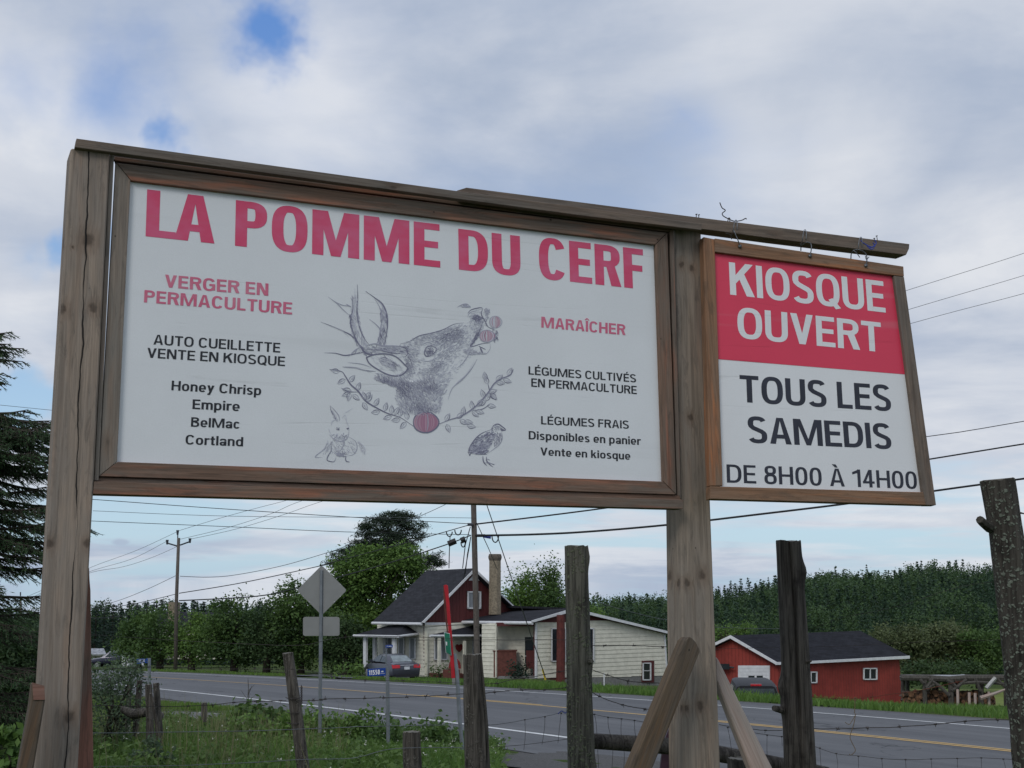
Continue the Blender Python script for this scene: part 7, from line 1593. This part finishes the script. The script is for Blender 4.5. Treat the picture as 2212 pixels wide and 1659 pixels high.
mesh_panel('woven mesh between the mossy post and the billboard post', V4(c7, [[(215, 1318), (300, 1335), (390, 1346), (475, 1357), (550, 1372)], [(210, 1465), (330, 1500), (460, 1530)]]), V4(c7, [[(218, 1318), (232, 1400), (245, 1659)], [(305, 1337), (308, 1400), (335, 1520), (330, 1659)], [(390, 1347), (388, 1440), (408, 1560), (405, 1659)], [(473, 1357), (476, 1430), (498, 1540)], [(548, 1370), (552, 1440)]]), 8.7)
mesh_panel('woven mesh between the right billboard post and the split post', V4(c7, [[(1060, 1400), (1200, 1430), (1315, 1448), (1410, 1460)]]), V4(c7, [[(1065, 1402), (1080, 1480), (1090, 1560)], [(1315, 1450), (1314, 1540), (1318, 1640)], [(1408, 1460), (1411, 1520)]]), 8.2)
mesh_panel('woven mesh between the split post and the lichen post', V4(cc4, [[(215, 1545), (330, 1584), (448, 1595), (572, 1610), (697, 1616), (832, 1612), (970, 1609), (1097, 1606), (1215, 1612), (1300, 1615)]]), V4(cc4, [[(245, 1554), (252, 1659)], [(332, 1583), (340, 1640), (338, 1659)], [(448, 1597), (450, 1659)], [(572, 1610), (576, 1659)], [(697, 1615), (700, 1659)], [(832, 1612), (836, 1659)], [(970, 1609), (972, 1659)], [(1097, 1606), (1098, 1659)], [(1213, 1612), (1225, 1659)]]), 7.6)
mb = MB()
for pts, r_ in (([(430, 1296), (430, 1330), (428, 1372)], 1.4), ([(434, 1372), (424, 1430), (405, 1490), (412, 1520), (432, 1562), (424, 1580), (408, 1592), (400, 1586)], 1.3), ([(432, 1382), (410, 1420), (398, 1430), (378, 1418)], 1.1), ([(424, 1296), (430, 1288), (438, 1296), (432, 1306), (424, 1300)], 1.6)):
    mb.tube([W(*cc4(*q_), 7.7) for q_ in sm(pts, 4)], r_ * 7.7 / F / 1.6, 5)
single('dry_vine', mb, M_plain('dry_vine', (.14, .10, .055), .9), 'dry vine dangling from the rusty strand over the road', 'vine', W(*cc4(430, 1300), 7.7))
th_ = Thing('chain', 'rusty chain hanging beside the leaning fence post', 'chain', W(*cn(1742, 60), 13.2))
for i in range(15):
    q_ = W(*cn(1742 + (2 if i % 2 else -1), 66 + i * 13), 13.2); mb = MB(); rr = 3.0 * 13.2 / F; a_ = .0 if i % 2 else math.pi / 2
    mb.tube([q_ + Vector((math.cos(t) * rr * .55 * math.cos(a_), math.cos(t) * rr * .55 * math.sin(a_), math.sin(t) * rr)) for t in [2 * math.pi * k / 8 for k in range(9)]], rr * .22, 4); th_.part('chain_link', mb, m_wire_dark)
mb = MB()
for (x, y) in ((1620, 180), (1625, 330), (1630, 440)):
    mb.tube([W(*cn(x - 20 + 150 * math.cos(t) * .5 + 55, y + 14 * math.sin(t)), 13.5 - .08 * math.sin(t)) for t in [math.pi * k / 6 for k in range(7)]], .004, 4)
single('wire_wrap', mb, m_wire_dark, 'turns of old wire wrapped round the leaning grey post', 'wire', W(640, 1500, 13.4))
# ------------------------------------------------------------------ road signs seen from behind and number signs
m_galv = M_plain('galvanised_steel', (.20, .22, .24), .45, .15, 9, metal=.5); m_alu = M_plain('sign_back_aluminium', (.25, .255, .25), .5, .05, 4, metal=.2)
def chan(mb, a, b, w_, d_=.035):
    ax = (b - a).normalized(); x = Vector((1, 0, 0)); y = ax.cross(x).normalized(); x = y.cross(ax)
    prof = [(-w_ / 2, 0), (-w_ * .32, -d_), (w_ * .32, -d_), (w_ / 2, 0), (w_ * .42, .0), (w_ * .26, -d_ + .006), (-w_ * .26, -d_ + .006), (-w_ * .42, 0)]
    A = [a + x * p_[0] + Vector((0, p_[1], 0)) for p_ in prof]; B = [b + x * p_[0] + Vector((0, p_[1], 0)) for p_ in prof]; k = 8
    mb.add(A + B, [(i, (i + 1) % k, (i + 1) % k + k, i + k) for i in range(k)] + [tuple(range(k - 1, -1, -1)), tuple(range(k, 2 * k))])
Yd = 22.0
ds = Thing('road_sign', 'grey back of a diamond road sign with a small plate below on a steel post', 'road sign', W(691, 1640, Yd))
def rounded(cx, cy, w_, h_, r_, rot=0, n_=5):
    out = []
    for sx, sy, a0 in ((1, -1, -90), (1, 1, 0), (-1, 1, 90), (-1, -1, 180)):
        for i in range(n_ + 1):
            a = R(a0 + 90 * i / n_); out.append(((w_ / 2 - r_) * sx + r_ * math.cos(a), (h_ / 2 - r_) * sy + r_ * math.sin(a)))
    c_, s_ = math.cos(rot), math.sin(rot); return [(cx + x * c_ - y * s_, cy + x * s_ + y * c_) for x, y in out]
mb = MB(); P_ = rounded(695, 1275, 76.5, 76.5, 5, math.pi / 4); mb.prism([W(x, y, Yd) for x, y in P_], [W(x, y, Yd) + Vector((0, .004, 0)) for x, y in P_]); ds.part('sign_plate', mb, m_alu)
mb = MB(); P_ = rounded(694, 1353, 79, 41, 5); mb.prism([W(x, y, Yd) for x, y in P_], [W(x, y, Yd) + Vector((0, .004, 0)) for x, y in P_]); ds.part('small_plate', mb, m_alu)
mb = MB(); chan(mb, W(690, 1660, Yd), W(694.5, 1232, Yd), 7.6 * Yd / F); ds.part('post', mb, m_galv)
for (x, y) in ((735, 1262), (735, 1288), (722, 1300), (668, 1300), (655, 1262), (655, 1288), (665, 1250), (727, 1250)):
    mb = MB(); mb.tube([W(x, y, Yd) - Vector((0, .004, 0)), W(x, y, Yd) + Vector((0, .002, 0))], .006, 6); ds.part('rivet', mb, m_trimw)
for i in range(24):
    pass
def flat_text(th, parent, body, bl, tl, br, Y, mat, **kw):
    fr = Frame((0, Y, 0), 0, 0, 0)
    for lm_ in fr.text(None, body, bl, tl, br, -.004, **kw): mesh_obj('digit', lm_, mat, parent, th.o)
m_bsign = M_plain('blue_sign', (.010, .055, .30), .35, .1, 6)
Yn = 21.0; ns_ = Thing('number_sign', 'blue house number sign reading 11550 on a perforated steel post', 'sign', W(839, 1650, Yn))
mb = MB(); P_ = [c5(258, 1191), c5(488, 1175), c5(488, 1272), c5(258, 1281)]; mb.prism([W(x, y, Yn) for x, y in P_], [W(x, y, Yn) + Vector((0, .006, 0)) for x, y in P_]); pl_ = ns_.part('number_plate', mb, m_bsign)
flat_text(ns_, pl_, '11550', c5(276, 1267), c5(276, 1207), c5(412, 1257), Yn, M_plain('white_sign_print', (.85, .86, .88), .5, .02), s=.20, h=.16, wf=.88, track=.13)
mb = MB(); P_ = [c5(428, 1222), c5(436, 1212), c5(442, 1216), c5(450, 1208), c5(460, 1222), c5(458, 1228), c5(432, 1230)]; mb.prism([W(x, y, Yn) - Vector((0, .003, 0)) for x, y in P_], [W(x, y, Yn) for x, y in P_]); mb.prism([W(*c5(420, y_), Yn) - Vector((0, .003, 0)) for y_ in (1246, 1250)] + [W(*c5(476, y_), Yn) - Vector((0, .003, 0)) for y_ in (1246, 1242)], [W(*c5(420, y_), Yn) for y_ in (1246, 1250)] + [W(*c5(476, y_), Yn) for y_ in (1246, 1242)]); ns_.part('emblem', mb, m_trimw, pl_)
mb = MB(); P_ = [c5(482, 892), c5(574, 889), c5(574, 921), c5(482, 926)]; mb.prism([W(x, y, Yn) for x, y in P_], [W(x, y, Yn) + Vector((0, .006, 0)) for x, y in P_]); ns_.part('small_plate', mb, m_bsign)
mb = MB()
for x0 in (505, 522, 532, 542, 552): P_ = [c5(x0, 902), c5(x0 + 6, 901), c5(x0 + 6, 914), c5(x0, 915)]; mb.prism([W(x, y, Yn) - Vector((0, .003, 0)) for x, y in P_], [W(x, y, Yn) for x, y in P_])
ns_.part('small_print', mb, m_trimw).__setitem__('kind', 'stuff')
mb = MB(); chan(mb, W(839, 1655, Yn), W(*c5(507, 1180), Yn), 7.8 * Yn / F); ns_.part('post', mb, m_galv); mb = MB(); mb.tube([W(*c5(494, 1200), Yn) + Vector((0, .01, 0)), W(*c5(490, 890), Yn) + Vector((0, .01, 0))], .012, 6); ns_.part('upper_post', mb, m_galv)
Ym = 26.0; n2s = Thing('number_sign', 'small blue house number sign on a grey post by the silvery shrub', 'sign', W(314, 1500, Ym))
mb = MB(); P_ = [cgL(1175, 672), cgL(1425, 655), cgL(1425, 748), cgL(1178, 766)]; mb.prism([W(x, y, Ym) for x, y in P_], [W(x, y, Ym) + Vector((0, .006, 0)) for x, y in P_]); pl_ = n2s.part('number_plate', mb, m_bsign)
flat_text(n2s, pl_, '11520', cgL(1190, 748), cgL(1190, 686), cgL(1340, 736), Ym, m_plate, s=.15, h=.13, wf=.85, track=.12)
mb = MB(); chan(mb, W(*cgL(1436, 1700), Ym), W(*cgL(1438, 650), Ym), 7.0 * Ym / F); n2s.part('post', mb, m_galv)
Yr = 20.0; mk = Thing('marker_post', 'leaning red plank marker with a green sign edge on a thin steel post', 'marker', W(1004, 1660, Yr))
def c5p(name, pts, Y, t_, mat, bevel=.003): mb = MB(); mb.prism([W(*c5(*q_), Y) for q_ in pts], [W(*c5(*q_), Y) + Vector((0, t_, 0)) for q_ in pts]); return mk.part(name, mb, mat, bevel=bevel)
m_redb = M_plain('bright_red_board', (.42, .010, .020), .5, .1, 5); m_green = M_plain('green_sign', (.012, .17, .10), .4, .15, 6)
c5p('red_board', [(1205, 150), (1235, 140), (1260, 150), (1275, 320), (1310, 760), (1352, 1300), (1305, 1308), (1268, 760), (1232, 320)], Yr, .02, m_redb)
c5p('backing_board', [(1203, 172), (1216, 168), (1232, 330), (1262, 740), (1246, 740), (1206, 360)], Yr + .03, .03, m_deck)
c5p('board_foot', [(1308, 1309), (1352, 1302), (1356, 1382), (1314, 1385)], Yr, .02, m_conc)
g_ = c5p('green_sign', [(1215, 738), (1280, 752), (1300, 1018), (1237, 984)], Yr - .04, .01, m_green); g2 = c5p('white_border', [(1211, 732), (1284, 748), (1304, 1026), (1233, 990)], Yr - .025, .006, m_trimw)
c5p('green_sign_mark', [(1232, 850), (1252, 855), (1250, 900), (1236, 896)], Yr - .046, .004, m_trimw)
mb = MB(); mb.tube([W(*c5(1340, 1000), Yr + .03), W(*c5(1372, 1240), Yr + .02), W(*c2(770, 1400), Yr), W(*c2(800, 1720), Yr)], 5.2 * Yr / F / 2 * 1.6, 8); mk.part('post', mb, m_galv)
# ------------------------------------------------------------------ utility poles and lines
m_pole = M_log('pole_wood', (.085, .072, .062), (.16, .14, .125), bump=.3); m_cable = M_plain('black_cable', (.012, .012, .013), .6); m_line = M_plain('aluminium_line', (.09, .095, .10), .6)
m_ins = M_plain('insulator', (.05, .055, .07), .3)
def upole(label, P_, Y, r0, r1, arms=True, rev=0):
    th = Thing('utility_pole', label, 'utility pole', W(*P_[0], Y), 'utility poles along the road'); mb = MB(); Q = [W(*q_, Y) for q_ in P_]; mb.tube(Q, [r0 + (r1 - r0) * i / (len(Q) - 1) for i in range(len(Q))], 12); th.part('pole', mb, m_pole, smooth=True)
    return th, Q
Yp, Yq, Yo = 58.0, 88.0, 175.0
tp_, Qn = upole('tall near utility pole rising behind the billboard in front of the cream house', [(1032, 1475), (1030.5, 1410), (1023, 1090), (1018, 915)], Yp, .135, .105)
mb = MB(); a, b = W(985, 945, Yp), W(1052, 945, Yp); mb.tube([a, b], .06, 6); cx_ = tp_.part('crossarm', mb, m_pole)
for q_ in (a, b, W(1018, 905, Yp)): mb = MB(); mb.tube([q_, q_ + Vector((0, 0, .3))], [.05, .09], 7); tp_.part('insulator', mb, m_ins, cx_)
mb = MB(); q_ = W(1030, 1157, Yp - .2); mb.tube([q_, q_ + Vector((.35, 0, 0))], .07, 6); q2 = W(1016, 1133, Yp - .2); mb.tube([q2 - Vector((.12, 0, 0)), q2 + Vector((.1, 0, 0))], .07, 6); tp_.part('cable_clamp', mb, m_ins)
tq, Qm = upole('middle utility pole with two short arms among the round trees', [(379, 1452), (381, 1300), (386, 1162)], Yq, .13, .10)
mb = MB(); cj = cc1
for q0_, q1_ in ((cj(938, 490), cj(882, 466)), (cj(950, 484), cj(1002, 458))): mb.tube([W(*q0_, Yq), W(q1_[0], q1_[1] + 3, Yq)], .05, 5)
ar = tq.part('arm', mb, m_ins)
for q_ in (cj(882, 466), cj(1002, 458), cj(937, 415)): mb = MB(); p_ = W(*q_, Yq); mb.tube([p_ - Vector((0, 0, .18)), p_ + Vector((0, 0, .12))], [.06, .10], 7); tq.part('insulator', mb, m_ins)
mb = MB(); mb.tube([W(*cj(937, 448), Yq), W(*cj(937, 415), Yq)], .04, 5); tq.part('top_pin', mb, m_ins)
to_, Qo = upole('distant utility pole with crossarms at the far left edge', [(46, 1460), (46, 1400), (44.5, 1290)], Yo, .15, .12)
cz0 = cC
mb = MB()
for (x0, y0, x1, y1) in ((125, 152, 245, 140), (95, 175, 200, 165), (150, 240, 200, 240)): mb.tube([W(*cz0(x0, y0), Yo), W(*cz0(x1, y1), Yo)], .07, 5)
to_.part('crossarm', mb, m_ins)
mb = MB(); mb.tube([W(*cz0(182, 130), Yo), W(*cz0(182, 95), Yo)], .08, 6); mb.tube([W(*cz0(245, 140), Yo), W(*cz0(245, 128), Yo)], .07, 6); to_.part('insulator', mb, m_ins)
def line(label, pts, Y0, Y1, px, mat=None, name='power_line', n_=6):
    P_ = sm(pts, n_); N_ = len(P_); mb = MB(); Q = []; rr = []
    x0, x1 = P_[0][0], P_[-1][0]
    for x, y in P_:
        t = (x - x0) / (x1 - x0); yy = 1 / ((1 - t) / Y0 + t / Y1); Q.append(W(x, y, yy)); rr.append(px * yy / F / 2)
    mb.tube(Q, rr, 5); return single(name, mb, mat or m_line, label, 'cable', Q[0], 'overhead lines')
line('power line from the middle pole top to the near pole, left one', [cj(937, 410), cj(1150, 345), cj(1350, 290), cj(1530, 243), (800, 1030), (1018, 965)], Yq, Yp, .9)
line('power line from the middle pole, central one', [cj(950, 453), cj(1200, 392), cj(1430, 318), cj(1610, 245), (850, 1030), (1030, 975)], Yq, Yp, .9)
line('power line from the middle pole right arm', [cj(1002, 453), cj(1250, 398), cj(1500, 322), cj(1720, 247), (900, 1028), (1052, 985)], Yq, Yp, .9)
line('uppermost of the three power lines right of the hanging sign', [(1018, 905), (1500, 775), (1960, 627), (2212, 547), (2400, 480)], Yp, 30, 1.1)
line('middle of the three power lines right of the hanging sign', [(1000, 935), (1500, 810), (1965, 668), (2212, 595), (2400, 535)], Yp, 30, 1.1)
line('lowest of the three power lines right of the hanging sign', [(1040, 940), (1500, 835), (1967, 699), (2212, 634), (2400, 580)], Yp, 30, 1.1)
line('left power line from the middle pole top towards the far pole', [(44, 1295), (120, 1262), cj(490, 597), cj(720, 512), cj(937, 412)], Yo, Yq, .8)
line('left power line from the middle pole left arm towards the far pole', [(60, 1300), (130, 1262), cj(490, 618), cj(700, 555), cj(882, 462)], Yo, Yq, .8)
line('lowest of the left power lines between the far and middle poles', [(40, 1305), (130, 1262), cj(490, 626), cj(650, 598), cj(800, 550), cj(937, 490)], Yo, Yq, .8)
line('telephone cable from the middle pole down to the left', [(44, 1320), (120, 1322), cj(490, 808), cj(620, 778), cj(780, 715), cj(925, 646)], Yo, Yq, 1.0, m_cable)
line('lower telephone cable from the middle pole down to the left', [(44, 1325), (120, 1326), cj(490, 822), cj(700, 795), cj(925, 743)], Yo, Yq, 1.4, m_cable)
line('dark cable sagging through the trees left of the middle pole', [(200, 1322), cj(490, 868), cj(640, 858), cj(800, 812), cj(928, 775)], 150, Yq, 1.0, m_cable)
line('drooping telephone cable between the middle and near poles', [cj(950, 648), cj(1100, 653), cj(1250, 640), cj(1500, 590), cj(1765, 512), c2(85, 460), (895, 1120), (968, 1087), (1018, 1062)], Yq, Yp, 1.2, m_cable)
line('thick upper cable between the middle and near poles', [cj(945, 738), cj(1300, 678), cj(1750, 580), c2(0, 545), c2(500, 412), c2(825, 320)], Yq, Yp, 1.9, m_cable)
line('thick lower cable between the middle and near poles', [cj(945, 777), cj(1350, 754), cj(1560, 712), c2(80, 615), c2(400, 525), c2(700, 428), c2(830, 378)], Yq, Yp, 2.6, m_cable)
line('upper thick cable running right from the near pole behind the billboard', [(1026, 1132.5), (1267, 1103), (1650, 1050), (2008, 992), (2212, 959), (2400, 930)], Yp, 30, 3.4, m_cable)
line('lower thick cable running right from the near pole under the hanging sign', [(1026, 1157), (1150, 1154.5), (1270, 1148.5), (1450, 1133), (1640, 1111), (1845, 1086), (2022, 1060), (2212, 1034), (2400, 1008)], Yp, 30, 4.6, m_cable)
line('thin cable leaving the frame right of the hanging sign', [(1018, 1062), (1500, 1010), (2003, 943), (2100, 929), (2212, 910), (2400, 880)], Yp, 30, 1.8, m_cable)
line('upper service line crossing under the billboard to the near pole', [(-80, 1050), (66, 1070), (200.7, 1078.8), (450, 1097), (748, 1116.5), (1014, 1131.5)], 36, Yp, 1.5, m_cable)
line('faint middle service line under the billboard', [(-80, 1005), (40, 1014), (200.7, 1103.4), (500, 1115), (937, 1118), (1020, 1119)][2:], 36, Yp, 1.0)
line('lower service line crossing under the billboard to the near pole', [(-80, 1110), (0, 1113.6), (102, 1119.7), (200.7, 1125.5), (500, 1138), (748, 1149), (1014, 1155)], 36, Yp, 1.3, m_cable)
line('thin line left of the billboard at mid height', [(-60, 870), (0, 875), (120, 887), (300, 905)], 36, 40, 1.0)
line('second thin line left of the billboard below the first', [(-60, 1004), (37, 1014), (110, 1021), (260, 1038)], 36, 39, 1.0)
mb = MB(); Q = [W(1022, 1050, Yp), W(1052, 1092, Yp + 4), W(1103, 1243, Yp + 11), W(1178, 1463, 78)]; mb.tube(Q, [.022, .022, .025, .03], 4); single('guy_wire', mb, m_line, 'guy wire slanting down from the near pole to the yellow guard', 'wire', Q[0], 'guy wires')
mb = MB(); Q = [W(1030, 1130, Yp), W(1056, 1186, Yp + 8), W(1074, 1230, Yp + 14)]; mb.tube(Q, .02, 4); single('guy_wire', mb, m_line, 'short thin wire slanting from the near pole behind the chimney', 'wire', Q[0], 'guy wires')
th_ = Thing('cable_splice', 'black splice boxes and cable loops hanging left of the near utility pole', 'cable splice', W(*c2(760, 400), Yp))
for (x0, y0, x1, y1) in ((705, 426, 748, 408), (775, 408, 800, 398)): mb = MB(); mb.tube([W(*c2(x0, y0), Yp), W(*c2(x1, y1), Yp)], .13, 7); th_.part('splice_box', mb, m_cable)
for (x, y, w_, h_) in ((712, 358, 16, 26), (760, 348, 18, 28), (788, 415, 12, 28), (965, 383, 18, 34)):
    mb = MB(); mb.tube([W(*c2(x - w_ * math.cos(t), y + h_ * math.sin(t)), Yp) for t in [math.pi * k / 8 for k in range(9)]], .025, 4); th_.part('cable_loop', mb, m_cable)
for pts in ([(828, 330), (800, 430), (785, 560)], [(830, 385), (822, 440), (790, 620)], [(830, 390), (812, 480), (800, 590)], [(716, 385), (712, 470), (710, 560)]): mb = MB(); mb.tube([W(*c2(*q_), Yp + 3) for q_ in pts], .02, 4); th_.part('drop_wire', mb, m_cable)
mb = MB(); q_ = W(*c2(902, 382), Yp - .3); mb.tube([q_, q_ + Vector((.3, 0, -.05))], .08, 6); th_.part('clamp', mb, m_twine)
